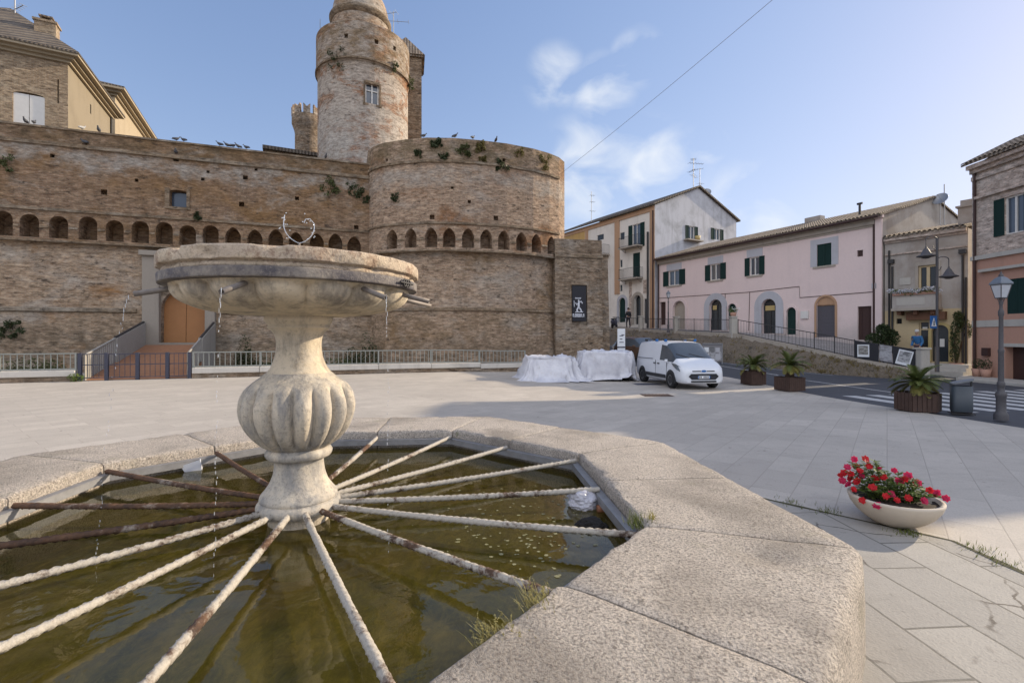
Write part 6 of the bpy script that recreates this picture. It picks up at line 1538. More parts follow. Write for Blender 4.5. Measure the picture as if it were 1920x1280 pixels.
for k in range(4):
    ta, tb_ = tl[k], tl[k+1]; nseg = 1 if k < 3 else 1
    A_, B_ = along(FE, ta), along(FE, tb_)
    t = thing('terrace_railing', labels[k], 'railing', along(FE, (ta+tb_)/2), 'railings of the terrace'); n = max(6, int(math.dist(A_[:2], B_[:2])/.14)); rr = .024
    pts = [Vector(along(FE, ta+(tb_-ta)*(.02+.96*i/n))) for i in range(n+1)]
    for zz, nm in ((.98, 'top_rail'), (.14, 'bottom_rail')): mb = MB(); mb.tube([p+Vector((0, 0, zz)) for p in pts], rr, 6); mb.build(nm, M['iron'], t)
    mb = MB()
    for p in pts: mb.tube([p+Vector((0, 0, .14)), p+Vector((0, 0, .98))], .009, 4, caps=False)
    mb.build('bars', M['iron'], t)
    npost = max(1, int(math.dist(A_[:2], B_[:2])/1.6))
    for i in range(npost+1):
        p = pts[min(n, round(i*n/npost))]; mb = MB(); mb.tube([p, p+Vector((0, 0, 1.05))], .026, 6); mb.build('post', M['iron'], t)
# flower pot on the pillar
p = along(FE, tl[3]); fp2 = thing('potted_plant', 'potted plant with small white flowers on top of the sloping railing pillar', 'potted plant', (p[0], p[1], p[2]+1.2)); mb = MB(); mb.lathe([(.0, 0), (.15, 0), (.2, .25), (.17, .25), (0, .2)], 14); local(mb, fp2).build('pot', M['salmon'], fp2)
rb = random.Random(3); mb = MB(); leaf_cloud(mb, [(Vector(fp2.location)+Vector((0, 0, .4)), (.32, .3, .24))], 130, .1, rb); mb.build('foliage', M['flower_leaf'], fp2, fix=False)
mb = MB(); leaf_cloud(mb, [(Vector(fp2.location)+Vector((.05, -.1, .48)), (.34, .3, .22))], 30, .07, rb, aspect=1.2); mb.build('flowers', M['sign_white'], fp2, fix=False)
# photo panels and dark screen fixed on the railing
def photo_mat(name, a, b, c, seed):
    m = NT(name); n = m.noise(m.map(m.obj, scale=(3, 3, 5), loc=(seed, 0, 0)), 1.4, 6, .65); z = m.sep(m.obj)[2]
    f = m.math('ADD', n, m.math('MULTIPLY', z, .35)); return m.fin(m.ramp(f, [(.25, a), (.48, b), (.62, c), (.75, b)]), .5)
M['photo_a'] = photo_mat('printed_photo_village', (.04, .035, .03), (.16, .15, .135), (.34, .33, .31), 2); M['photo_b'] = photo_mat('printed_photo_coast', (.03, .03, .03), (.15, .15, .155), (.46, .46, .47), 6); M['photo_c'] = photo_mat('printed_photo_street', (.09, .085, .09), (.22, .21, .22), (.40, .40, .42), 11)
M['panel_dark'] = plain_mat('dark_screen_cloth', (.022, .022, .028), .7, var=.2)
def fence_panel(px0, px1, z0, z1, d, name, lb, mat, cat, frame=None, tilt=0, inner=None):
    A_, B_ = along(FE, fe_px(px0)), along(FE, fe_px(px1)); P = Plane(A_[:2], B_[:2]); L = P.L; zm = lambda s: A_[2]+(B_[2]-A_[2])*s/L
    t = thing(name, lb, cat, (*P(L/2, 0).xy, zm(L/2)+z0)); c = (L/2, zm(L/2)+(z0+z1)/2); hw, hh = L/2, (z1-z0)/2
    slope = (B_[2]-A_[2])/L; an = math.atan(slope)*1.0+tilt
    def rot(x, y, sh=False):
        if tilt == 0 and frame is None: return (c[0]+x, c[1]+y+x*slope)
        return (c[0]+x*math.cos(an)-y*math.sin(an), c[1]+x*math.sin(an)+y*math.cos(an))
    mb = MB(); polyplate(mb, P, [rot(-hw, -hh), rot(hw, -hh), rot(hw, hh), rot(-hw, hh)], d-.03, d); mb.build('panel', frame or mat, t)
    if inner: 
        mb = MB(); polyplate(mb, P, [rot(-hw*.82, -hh*.62), rot(hw*.82, -hh*.62), rot(hw*.82, hh*.84), rot(-hw*.82, hh*.84)], d-.036, d-.031); mb.build('photograph', inner, t)
    return t
fence_panel(1604, 1648, .10, 1.0, -.06, 'screen_panel', 'dark screen cloth on the railing behind the first white bordered photograph', M['panel_dark'], 'screen')
fence_panel(1650, 1673, .18, .98, -.06, 'picture_panel', 'wide grey street picture on the railing between the two white bordered photographs', M['photo_c'], 'picture', inner=M['photo_c'])
fence_panel(1675, 1720, .08, 1.0, -.06, 'screen_panel', 'dark screen cloth on the railing behind the tilted photograph by the white pillar', M['panel_dark'], 'screen')
fence_panel(1609, 1631, .22, .85, -.1, 'photo_print', 'white bordered photograph hanging straight on the railing, left one', M['sign_white'], 'photograph', frame=M['sign_white'], inner=M['photo_a'], tilt=R(10))
fence_panel(1683, 1711, .16, .88, -.1, 'photo_print', 'white bordered photograph hanging tilted on the railing by the white pillar', M['sign_white'], 'photograph', frame=M['sign_white'], inner=M['photo_b'], tilt=R(-4))
# notice board on the bank
nbp = Vector(((1336-960)/FPX*29.5, 29.5, 0)); nbp.z = gz(nbp.x, nbp.y); nb_ = thing('notice_board', 'small grey notice board covered in torn posters behind the white van', 'notice board', nbp); NP = Plane((nbp.x-.55, nbp.y+.05), (nbp.x+.55, nbp.y-.05))
mb = MB(); pbox(mb, NP, 0, NP.L, nbp.z+.15, nbp.z+1.18, 0, .05); mb.build('board', M['photo_c'], nb_)
mb = MB(); pbox(mb, NP, -.04, NP.L+.04, nbp.z+1.182, nbp.z+1.25, -.06, .1); pbox(mb, NP, -.05, -.003, nbp.z-.1, nbp.z+1.18, -.01, .06); pbox(mb, NP, NP.L+.003, NP.L+.05, nbp.z-.1, nbp.z+1.18, -.01, .06); mb.build('frame', M['zinc'], nb_)
rb = random.Random(2)
for k in range(6):
    x, z = .06+.33*(k % 3), nbp.z+.25+.45*(k//3); mb = MB(); pbox(mb, NP, x, x+rb.uniform(.2, .3), z, z+rb.uniform(.25, .38), -.008, -.003); mb.build('poster', [M['sign_white'], M['photo_b'], M['grey_white']][k % 3], nb_)
# white stele sign behind the covered stall
wp = Vector(((1165-960)/FPX*25.5, 25.5, 0)); wp.z = gz(wp.x, wp.y); ws = thing('white_sign', 'narrow white information stele behind the larger tarpaulin', 'sign', wp); WPl = Plane((wp.x-.2, wp.y), (wp.x+.2, wp.y-.02)); zt0 = EYE+(HY-616)/FPX*25.5
mb = MB(); pbox(mb, WPl, 0, .4, wp.z, zt0, 0, .08); mb.build('panel', M['sign_white'], ws); mb = MB(); pbox(mb, WPl, -.01, .41, zt0-1.02, zt0-.95, -.012, .09); mb.build('band', M['gate_dark'], ws)
mb = MB()
for zz, a, b in ((.33, .2, .36), (.38, .1, .3), (.55, .12, .25), (.72, .1, .32)): pbox(mb, WPl, a, b, zt0-zz-.02, zt0-zz+.02, -.006, -.002)
mb.build('lettering', M['gate_dark'], ws)
# ------------------------------------------------------------------ tarpaulin covered stalls
M['tarp'] = None
m = NT('white_plastic_sheet'); n1 = m.noise(m.pos, 3.5, 6, .65, .5); n2 = m.noise(m.pos, 9, 4, .6); c = m.mix(m.rng(n1, .4, .65), (.62, .62, .66), (.52, .52, .57)); M['tarp'] = m.fin(m.mix(m.math('MULTIPLY', m.rng(n2, .58, .72), .35), c, (.40, .34, .28)), .32, m.bump(m.math('ADD', n1, m.math('MULTIPLY', n2, .3)), .35, .05), Specular_IOR_Level=.6)
def tarp(lb, x, y, w, d, h, rz, seed, skirt=.25, lift=None, taper=.8, hang=1.0):
    z0 = gz(x, y); t = thing('covered_stall', lb, 'tarpaulin', (x, y, z0), 'stalls wrapped in white plastic sheet', rz); rows = []
    nu = 120; rb = random.Random(seed); sd = Vector((seed*3.7, seed, 0))
    def sq(a, k): ca, sa = math.cos(a), math.sin(a); return math.copysign(abs(ca)**k, ca), math.copysign(abs(sa)**k, sa)
    lev = [(0.0, 1, .0)]+[(.08*q, 1, .0) for q in range(1, 12)]+[(.96, .99, .0), (1.0, .95, .1), (1.005, .86, .3), (1.02, .72, .45), (1.03, .58, .6), (1.05, .4, .75), (1.06, .26, .85), (1.09, .13, .9), (1.12, .06, .95), (1.16, .02, 1), (1.20, .0, 1)]
    for s, zf, fo_ in lev:
        row = []
        for i in range(nu):
            a = 2*math.pi*i/nu; cx, cy = sq(a, .35); q = Vector((cx*2, cy*2, s*2))+sd
            fold = math.sin(a*11+mnoise.noise(q)*5)*.5+math.sin(a*23+mnoise.noise(q*1.7)*6)*.35+mnoise.noise(q*2.2)*1.1
            k = s*taper+(1-taper) if s <= 1 else 1+(s-1)*hang*(2.2+fold*.9)
            if s <= 1: k = s
            px, py = cx*w/2*k, cy*d/2*k; nrm = Vector((px, py, 0)).normalized() if s > .01 else Vector((0, 0, 0))
            z = h*zf; f2 = fo_*.125*fold+.05*zf*mnoise.noise(Vector((cx*3, cy*3, s*9+seed)))
            if s <= .96: z += .13*mnoise.noise(Vector((px*1.7, py*1.7, seed)))*(1 if s > .05 else .5)+.07*abs(mnoise.noise(Vector((px*3.1, py*3.1, seed+4))))+.035*mnoise.noise(Vector((px*6, py*6, seed)))
            if lift and 0 < zf < .5:
                e = math.exp(-((math.atan2(math.sin(a-lift[0]), math.cos(a-lift[0]))/lift[1])**2)); z = max(z, lift[2]*e)
            if lift and zf == 0 and s > 1: 
                e = math.exp(-((math.atan2(math.sin(a-lift[0]), math.cos(a-lift[0]))/lift[1])**2)); z = max(z, lift[2]*e*.95)
            cq = Vector((px*1.3+seed*5, py*1.3, z*1.6)); rg = max(0, 1-abs(mnoise.noise(cq))*5)**2; rg2 = max(0, 1-abs(mnoise.noise(cq*2.1+Vector((3, 7, 1))))*5)**2
            dsp = (.075*rg+.045*rg2-.05)*(1 if s < 1.1 else .4)
            row.append(Vector((px, py, z+(dsp if s <= .96 else dsp*.2*(z > .1))))+nrm*(f2+(dsp*1.3 if s > .96 else 0))+Vector((0, 0, .012)))
        rows.append(row)
    mb = MB(); mb.grid(rows[1:], close=True); mb.face(rows[1]); local(mb, t).build('plastic_sheet', M['tarp'], t, fix=True)
    mb = MB(); mb.box((-w*.40, -d*.38, .12), (w*.40, d*.38, h*.9)); 
    for a in (-.38, .38):
        for b in (-.34, .34): mb.box((w*a-.05, d*b-.05, 0), (w*a+.05, d*b+.05, .12))
    local(mb, t).build('stall_body', M['dark_hole'], t); return t
tarp('lower stall wrapped in white plastic sheet, its edge spread out on the paving', 1.70, 21.9, 2.25, 1.5, 1.08, R(4), 1, hang=1.25)
tarp('higher stall wrapped in white plastic sheet beside the white van', 4.35, 22.6, 2.55, 1.7, 1.32, R(-2), 2, lift=(-1.15, .33, .38), hang=.45)
# ------------------------------------------------------------------ vehicles
M['van_white'] = plain_mat('white_van_paint', (.66, .68, .72), .22, var=.05, scale=2, spec=.5); M['rubber'] = plain_mat('tyre_rubber', (.018, .018, .019), .8, var=.2); M['black_plastic'] = plain_mat('black_trim_plastic', (.02, .021, .024), .5, var=.1)
M['rim_grey'] = plain_mat('grey_wheel_rim', (.28, .28, .28), .4, metal=.5, var=.2, scale=20); M['car_glass'] = glass_mat('car_glass', (.055, .065, .078), .04); M['headlight'] = plain_mat('headlight_lens', (.13, .145, .16), .10, var=.25, scale=25, spec=.8); M['brown_paint'] = plain_mat('bronze_car_paint', (.14, .085, .06), .25, metal=.3, var=.08, spec=.5)  # car glass colour lifted to blue-grey, standing in for reflected sky
def vehicle(name, lb, cat, x, y, z, heading, st, Wd, paint, wheels, wr, win, roofbars=False, van=False):
    """body lofted through stations (x, z_bottom, z_belt, z_roof, half width low, half width top)"""
    t = thing(name, lb, cat, (x, y, z), None, heading); rows = []
    for (sx, zb, zl, zr, w0, w1) in st:
        half = [(0, zb), (w0*.86, zb), (w0*.97, zb+.07), (w0, zb+(zl-zb)*.38), (w0*.992, zb+(zl-zb)*.72), (w0*.965, zl), (w0*.955, zl+.02*(zr > zl+.08)), (w1, zr-(zr-zl)*.16), (w1*.93, zr-(zr-zl)*.05), (w1*.72, zr), (w1*.36, zr+.015), (0, zr+.02)]
        rows.append([Vector((sx, -a, b)) for a, b in half]+[Vector((sx, a, b)) for a, b in half[-2:0:-1]])
    m_ = len(rows[0]); body = MB(); parts = {}
    for i in range(len(rows)-1):
        for j in range(m_):
            q = [rows[i][j], rows[i][(j+1) % m_], rows[i+1][(j+1) % m_], rows[i+1][j]]
            jj = j if j < 11 else 21-j; key = None
            for nm, i0, i1, j0, j1 in win:
                if i0 <= i < i1 and j0 <= jj < j1: key = (nm, 0 if nm in ('windshield', 'rear_window') else (0 if j < 11 else 1))
            if key: parts.setdefault(key, MB()).face(q, True)
            else: body.face(q, True)
    body.face(rows[0][::-1]); body.face(rows[-1])
    ob = local(body, t).build('body', paint, t, weld=True)
    md = ob.modifiers.new('sub', 'SUBSURF'); md.levels = md.render_levels = 0
    for (nm, k), mb in parts.items(): local(mb, t).build(nm, M['car_glass'], t, weld=True)
    for wx in wheels:
        for sgn in (-1, 1):
            ym = sgn*(Wd/2-.085)
            mb = MB(); mb.lathe([(wr*.62, -.10), (wr*.9, -.115), (wr, -.08), (wr, .08), (wr*.9, .115), (wr*.62, .10)], 28, caps=False)
            mb.v = [Vector((v.x+wx, v.z+ym, v.y+wr)) for v in mb.v]; wh = local(mb, t).build('wheel', M['rubber'], t)
            mb = MB(); mb.lathe([(0, .07), (wr*.16, .09), (wr*.2, .075), (wr*.5, .085), (wr*.63, .10), (wr*.63, -.09), (0, -.09)], 28, fr=lambda a, zz, r: r*(1-.0*math.cos(6*a)))
            mb.v = [Vector((v.x+wx, v.z*sgn+ym, v.y+wr)) for v in mb.v]; local(mb, t).build('rim', M['rim_grey'], wh)
            mb = MB()
            for k in range(6):
                a = math.pi*2*k/6; c_ = Vector((math.cos(a), 0, math.sin(a))); e = Vector((-math.sin(a), 0, math.cos(a)))*.028; o_ = Vector((wx, ym+sgn*.096, wr))
                mb.face([o_+c_*wr*.26+e, o_+c_*wr*.54+e*1.6, o_+c_*wr*.54-e*1.6, o_+c_*wr*.26-e])
            local(mb, t).build('rim_slots', M['black_plastic'], wh)
            mb = MB(); n = 24; ro, ri = wr*1.22, 0
            pts = [Vector((wx+ro*math.cos(math.pi*2*i/n), 0, wr+.01+ro*math.sin(math.pi*2*i/n))) for i in range(n)]; pts = [p for p in pts if p.z > .16]
            yy = sgn*(Wd/2-.045); a_ = [p+Vector((0, yy, 0)) for p in pts]; b_ = [p+Vector((0, yy-sgn*.1, 0)) for p in pts]; a_ = [Vector((p.x, sgn*(Wd/2+.004), p.z)) for p in a_]; mb.face(a_); mb.grid([a_, b_], close=True, smooth=False); local(mb, t).build('wheel_arch', M['black_plastic'], t)
    return t
vs = [(-2.22, .42, 1.0, 1.55, .80, .68), (-2.20, .32, 1.02, 1.72, .87, .72), (-2.05, .26, 1.05, 1.79, .90, .74), (-1.2, .24, 1.06, 1.83, .915, .755), (-.30, .24, 1.06, 1.83, .917, .765), (.30, .24, 1.05, 1.82, .917, .765), (.72, .24, 1.04, 1.765, .917, .75), (.98, .24, 1.03, 1.60, .915, .74), (1.25, .24, 1.01, 1.38, .913, .74), (1.50, .24, 1.0, 1.17, .91, .76), (1.62, .24, .97, 1.10, .905, .78), (1.85, .24, .90, 1.02, .895, .78), (2.06, .24, .80, .90, .86, .74), (2.17, .25, .68, .78, .80, .66), (2.22, .30, .58, .66, .72, .56)]
vx, vy = 6.95, 20.3; vh = math.atan2(-.992, .125)
van = vehicle('delivery_van', 'white delivery van parked facing the camera beside the wrapped stalls', 'van', vx, vy, gz(vx, vy)-.0, vh, vs, 1.83, M['van_white'], (-1.42, 1.36), .325, [('windshield', 6, 9, 7, 11), ('side_window', 5, 9, 6, 7)])
def vloc(mb, nm, mat, par=van): return local(mb, van).build(nm, mat, par)
for sgn in (-1, 1):
    # headlight sweeping back over the wing
    mb = MB(); top_ = [Vector((1.40, sgn*.90, 1.0)), Vector((1.75, sgn*.893, .965)), Vector((1.98, sgn*.82, .88)), Vector((2.15, sgn*.56, .775))]; bot = [Vector((1.58, sgn*.922, .90)), Vector((1.86, sgn*.912, .765)), Vector((2.05, sgn*.855, .69)), Vector((2.185, sgn*.65, .67))]
    mb.grid([top_, bot], smooth=True); back_ = [[p-Vector((.04, sgn*.05, 0)) for p in r] for r in (top_, bot)]; mb.grid([top_, back_[0]]); mb.grid([bot, back_[1]]); vloc(mb, 'headlight', M['headlight'])
    mb = MB(); mb.tube([(2.02, sgn*.68, .42), (2.125, sgn*.68, .42)], .045, 12); vloc(mb, 'fog_lamp', M['black_plastic'])
    mb = MB(); y0, y1 = sorted((sgn*.93, sgn*1.05)); mb.box((1.10, y0, 1.0), (1.18, y1, 1.13)); local(mb, van).build('wing_mirror', M['van_white'], van, bevel=.03)
    mb = MB(); y0, y1 = sorted((sgn*.914, sgn*.932)); mb.box((-.98, y0, .36), (.92, y1, .50)); vloc(mb, 'side_moulding', M['black_plastic'])
    for hx in (-.12, .25): mb = MB(); y0, y1 = sorted((sgn*.90, sgn*.94)); mb.box((hx-.09, y0, .90), (hx+.09, y1, .945)); local(mb, van).build('door_handle', M['black_plastic'], van, bevel=.01)
    mb = MB(); y0, y1 = sorted((sgn*.905, sgn*.925)); mb.box((-2.0, y0, 1.085), (-.3, y1, 1.105)); vloc(mb, 'door_track', M['black_plastic'])
    for q in (-.02, 1.02): mb = MB(); y0, y1 = sorted((sgn*.905, sgn*.921)); mb.box((q-.006, y0, .36), (q+.006, y1, 1.06)); vloc(mb, 'door_seam', M['black_plastic'])
mb = MB(); P_ = [(2.215, -.50, .62), (2.215, .50, .62), (2.20, .60, .52), (2.21, .47, .40), (2.21, -.47, .40), (2.20, -.60, .52)]; P_ = [(2.235, y, z) for x, y, z in P_]; bkk = [(2.1, y, z) for x, y, z in P_]; mb.face(P_)
for k in range(6): mb.face([P_[k], P_[(k+1) % 6], bkk[(k+1) % 6], bkk[k]])
gr_ = vloc(mb, 'grille', M['black_plastic'])
mb = MB()
for k in range(3): mb.box((2.236, -.46, .44+.055*k), (2.246, .46, .452+.055*k))
vloc(mb, 'grille_bars', M['gate_dark'], gr_)
mb = MB(); mb.box((2.14, -.44, .70), (2.222, .44, .735)); vloc(mb, 'upper_grille', M['black_plastic']); mb = MB(); mb.box((2.14, -.50, .30), (2.242, .50, .36)); vloc(mb, 'lower_grille', M['black_plastic'])
mb = MB(); mb.v = []; rows = [[Vector((2.232, .12*math.cos(2*math.pi*i/20)*s, .722+.05*math.sin(2*math.pi*i/20)*s)) for i in range(20)] for s in (1, .01)]; mb.grid(rows, close=True); em = vloc(mb, 'badge', M['sign_white']); mb = MB(); rows = [[Vector((2.236, .105*math.cos(2*math.pi*i/20)*s, .722+.04*math.sin(2*math.pi*i/20)*s)) for i in range(20)] for s in (1, .01)]; mb.grid(rows, close=True); vloc(mb, 'badge_oval', M['sign_blue'], em)
mb = MB(); mb.box((2.247, -.24, .445), (2.258, .24, .545)); pltt = vloc(mb, 'number_plate', M['sign_white']); mb = MB()
for k in range(7):
    if k == 2: continue
    mb.box((2.2585, -.19+k*.055, .465), (2.2605, -.155+k*.055, .525))
vloc(mb, 'plate_characters', M['black_print'], pltt)
mb = MB(); mb.box((2.2585, -.238, .447), (2.2603, -.208, .543)); mb.box((2.2585, .208, .447), (2.2603, .238, .543)); vloc(mb, 'plate_blue_ends', M['sign_blue'], pltt)
for xx in (-1.6, -.5, .35):
    mb = MB(); mb.tube([(xx, -.62, 1.845), (xx, -.62, 1.90), (xx, .62, 1.90), (xx, .62, 1.845)], .022, 6); local(mb, van).build('roof_bar', M['black_plastic'], van)
    for sgn in (-1, 1): mb = MB(); mb.box((xx-.05, sgn*.64-.05, 1.82), (xx+.05, sgn*.64+.05, 1.92)); local(mb, van).build('roof_bar_foot', M['sign_blue'] if xx > -1 else M['black_plastic'], van, bevel=.012)
mb = MB(); mb.tube([(.62, 0, 1.80), (.2, .0, 2.16)], .008, 5); vloc(mb, 'aerial', M['black_plastic'])
mb = MB(); mb.tube([(1.52, .45, 1.19), (1.32, -.12, 1.345)], .012, 5); mb.tube([(1.52, -.2, 1.19), (1.30, -.65, 1.345)], .012, 5); vloc(mb, 'wipers', M['black_plastic'])
cs = [(-2.1, .45, .95, 1.05, .70, .55), (-2.0, .3, .98, 1.15, .80, .60), (-1.6, .22, 1.0, 1.45, .86, .62), (-1.0, .2, 1.0, 1.58, .88, .66), (-.2, .2, .99, 1.60, .885, .67), (.35, .2, .98, 1.52, .885, .66), (.75, .2, .96, 1.28, .88, .68), (1.10, .2, .93, 1.04, .875, .72), (1.6, .2, .86, .95, .86, .72), (1.95, .22, .74, .82, .80, .66), (2.1, .3, .6, .68, .70, .55)]
bxx, byy = 8.15, 30.6
car = vehicle('brown_car', 'dark bronze car parked on the rising street behind the white van', 'car', bxx, byy, gz(bxx, byy)-.03, math.atan2(-.94, .35), cs, 1.77, M['brown_paint'], (-1.3, 1.3), .32, [('windshield', 5, 7, 7, 11), ('side_window', 2, 7, 6, 7), ('rear_window', 1, 2, 7, 11)])
for sgn in (-1, 1):
    mb = MB(); y0, y1 = sorted((sgn*.88, sgn*1.0)); mb.box((.62, y0, .95), (.76, y1, 1.08)); local(mb, car).build('wing_mirror', M['brown_paint'], car, bevel=.02)
    mb = MB(); mb.grid([[Vector((1.86, sgn*.83, .82)), Vector((2.06, sgn*.55, .74))], [Vector((1.9, sgn*.85, .70)), Vector((2.1, sgn*.60, .66))]]); local(mb, car).build('headlight', M['headlight'], car)
mb = MB(); mb.box((2.0, -.45, .42), (2.11, .45, .60)); local(mb, car).build('grille', M['black_plastic'], car)
# scooter by the street wall
sc_ = thing('parked_scooter', 'dark scooter parked on the street below the cream house', 'scooter', (9.45, 44.4, 2.55), None, R(60)); mb = MB()
rows = []
for x, zb, zt_, w in ((-.75, .45, .72, .06), (-.55, .38, .82, .16), (-.1, .32, .80, .17), (.05, .26, .5, .15), (.35, .24, .36, .15), (.45, .26, .9, .16), (.55, .5, 1.02, .08)):
    rows.append([Vector((x, w*math.cos(2*math.pi*i/12), (zb+zt_)/2+(zt_-zb)/2*math.sin(2*math.pi*i/12))) for i in range(12)])
mb.grid(rows, close=True); mb.face(rows[0]); mb.face(rows[-1]); local(mb, sc_).build('scooter_body', M['gate_dark'], sc_)
for wx in (-.55, .68):
    mb = MB(); mb.lathe([(.12, -.05), (.22, -.05), (.25, 0), (.22, .05), (.12, .05), (.03, 0)], 20, caps=False); mb.v = [Vector((v.x+wx, v.z, v.y+.25)) for v in mb.v]; local(mb, sc_).build('wheel', M['rubber'], sc_)
mb = MB(); mb.tube([(.68, 0, .25), (.52, 0, 1.05)], .03, 6); mb.tube([(.5, -.32, 1.08), (.54, 0, 1.06), (.5, .32, 1.08)], .02, 6); local(mb, sc_).build('handlebar', M['iron'], sc_); mb = MB(); mb.box((-.6, -.14, .82), (.0, .14, .92)); local(mb, sc_).build('seat', M['rubber'], sc_, bevel=.03)
# ------------------------------------------------------------------ people (skin-modified skeletons, one continuous body each)
M['skin'] = plain_mat('skin', (.42, .26, .19), .55, var=.1); M['hair'] = plain_mat('dark_hair', (.03, .022, .018), .7, var=.2); M['jacket_dark'] = plain_mat('dark_jacket', (.022, .024, .03), .8, var=.2); M['jeans'] = plain_mat('dark_trousers', (.025, .026, .04), .85, var=.2); M['jacket_blue'] = plain_mat('blue_jacket', (.04, .16, .36), .7, var=.2); M['cap_white'] = plain_mat('white_cap', (.6, .6, .6), .7, var=.1); M['trouser_plum'] = plain_mat('plum_trousers', (.05, .025, .04), .85, var=.2)
def skel(name, verts, edges, mat, parent, lv=1):
    me = bpy.data.meshes.new(name); me.from_pydata([v[0] for v in verts], edges, []); o = bpy.data.objects.new(name, me); COL.objects.link(o); o.parent = parent; me.materials.append(mat)
    sk = o.modifiers.new('skin', 'SKIN'); sk.use_smooth_shade = True
    for i, v in enumerate(verts): r = v[1]; me.skin_vertices[0].data[i].radius = r if isinstance(r, tuple) else (r, r)
    me.skin_vertices[0].data[0].use_root = True
    sb = o.modifiers.new('sub', 'SUBSURF'); sb.levels = sb.render_levels = lv; return o
def person(lb, loc, rz, top, legs, hat=None, stride=.12, lean=0.0, armf=.15):
    t = thing('person', lb, 'person', loc, None, rz); f = lean
    V = [((0, 0, .93), (.15, .11)), ((f*.3, 0, 1.12), (.145, .10)), ((f*.7, 0, 1.33), (.17, .115)), ((f, 0, 1.46), (.09, .075)), ((f*1.1, 0, 1.54), (.052, .052)), ((f*1.2+.02, 0, 1.63), (.078, .09)), ((f*1.2+.02, 0, 1.72), (.07, .08)),
         ((0, .09, .88), .088), ((stride, .095, .48), .06), ((stride*.8, .10, .09), .042), ((stride*.8+.14, .11, .04), .035), ((0, -.09, .88), .088), ((-stride*.6, -.095, .48), .06), ((-stride*1.3, -.10, .10), .042), ((-stride*1.3+.14, -.11, .04), .035),
         ((f*.9, .19, 1.40), .058), ((f*.6+.02, .25, 1.13), .044), ((f+armf, .22, .90), .034), ((f+armf+.03, .21, .82), (.026, .036)), ((f*.9, -.19, 1.40), .058), ((f*.6-.02, -.25, 1.13), .044), ((f+armf*.6, -.23, .90), .034), ((f+armf*.6+.03, -.22, .82), (.026, .036))]
    E_ = [(0, 1), (1, 2), (2, 3), (3, 4), (4, 5), (5, 6), (0, 7), (7, 8), (8, 9), (9, 10), (0, 11), (11, 12), (12, 13), (13, 14), (2, 15), (15, 16), (16, 17), (17, 18), (2, 19), (19, 20), (20, 21), (21, 22)]
    skel('body', V, E_, M['skin'], t)
    inf = lambda r, a: tuple(x+a for x in r) if isinstance(r, tuple) else r+a
    J = [0, 1, 2, 3, 15, 16, 17, 19, 20, 21]; mp = {j: i for i, j in enumerate(J)}; skel('jacket', [(V[j][0], inf(V[j][1], .022)) for j in J], [(mp[a], mp[b]) for a, b in E_ if a in mp and b in mp], top, t)
    J = [0, 7, 8, 9, 11, 12, 13]; mp = {j: i for i, j in enumerate(J)}; skel('trousers', [(V[j][0], inf(V[j][1], .018)) for j in J], [(mp[a], mp[b]) for a, b in E_ if a in mp and b in mp], legs, t)
    for a, b in ((9, 10), (13, 14)): skel('shoe', [((V[a][0][0], V[a][0][1], .05), .052), ((V[b][0][0], V[b][0][1], .04), .045)], [(0, 1)], M['rubber'], t)
    hc = Vector((f*1.2+.0, 0, 1.70)); mb = MB(); mb.lathe([(.098, -.02), (.105, .02), (.098, .06), (.07, .105), (0, .125)], 16, hc-Vector((.012, 0, 0)), caps=False); mb.v = [v for v in mb.v]; local(mb, t).build('hair' if not hat else 'cap', hat or M['hair'], t)
    for sg in (-1, 1):
        mb = MB(); mb.lathe([(0, -.006), (.008, 0), (0, .006)], 8, hc+Vector((.098, sg*.032, -.035)), caps=False); local(mb, t).build('eye', M['black_print'], t)
    mb = MB(); mb.lathe([(.014, -.02), (.006, .03)], 8, hc+Vector((.105, 0, -.06))); local(mb, t).build('nose', M['skin'], t)
    return t
person('person in a dark coat standing with back turned by the cream house doorway', ((1178-960)/FPX*43.5, 43.5, 2.62), R(110), M['jacket_dark'], M['jeans'])
pp = SH.rect(1735, 640, 1737, 645)
person('person in a blue jacket and white cap leaning by the shop window', (*SH((pp[0]+pp[1])/2-.1, 0, -.75).xy, .36), R(200), M['jacket_blue'], M['trouser_plum'], M['cap_white'], .05, .12)
# ------------------------------------------------------------------ shop plants
def shrub(name, lb, cat, p, clumps, n, size, mat, seed, stem=None, group=None, pot=None):
    t = thing(name, lb, cat, p, group); rb = random.Random(seed); o0 = Vector(p); mb = MB(); leaf_cloud(mb, [(o0+Vector(c), r) for c, r in clumps], n, size, rb); mb.build('foliage' if name != 'grass' else 'blades', mat, t, fix=False)
    if stem:
        mb = MB()
        for s in stem: mb.tube([o0+Vector(q) for q in s], [.05-.035*i/(len(s)-1) for i in range(len(s))], 6)
        mb.build('trunk', M['palm_trunk'], t)
    if pot:
        mb = MB(); mb.lathe([(0, 0), (pot*.7, 0), (pot, .38), (pot*.9, .38), (0, .3)], 16, o0); mb.build('pot', M['salmon'], t)
    return t
M['bush'] = leaf_mat('dark_bush_leaves', (.018, .035, .012), (.055, .08, .028)); M['climber'] = leaf_mat('climber_leaves', (.025, .045, .018), (.075, .095, .035))
bp_ = SH(.35, 0, -1.5); b3 = (bp_.x, bp_.y, .75)
shrub('round_bush', 'dark green round bush at the corner between the pink house and the shop', 'bush', b3, [((0, 0, 1.1), (.55, .55, .5)), ((-.35, .1, .85), (.45, .45, .4)), ((.4, -.1, .9), (.5, .45, .42)), ((.1, 0, 1.45), (.35, .35, .3)), ((.55, 0, 1.2), (.3, .3, .25))], 2600, .13, M['bush'], 41, [[(0, 0, -.5), (0, .02, .5), (.1, 0, 1.2)], [(0, 0, .3), (-.3, 0, .9)], [(0, 0, .4), (.4, 0, 1.0)]])
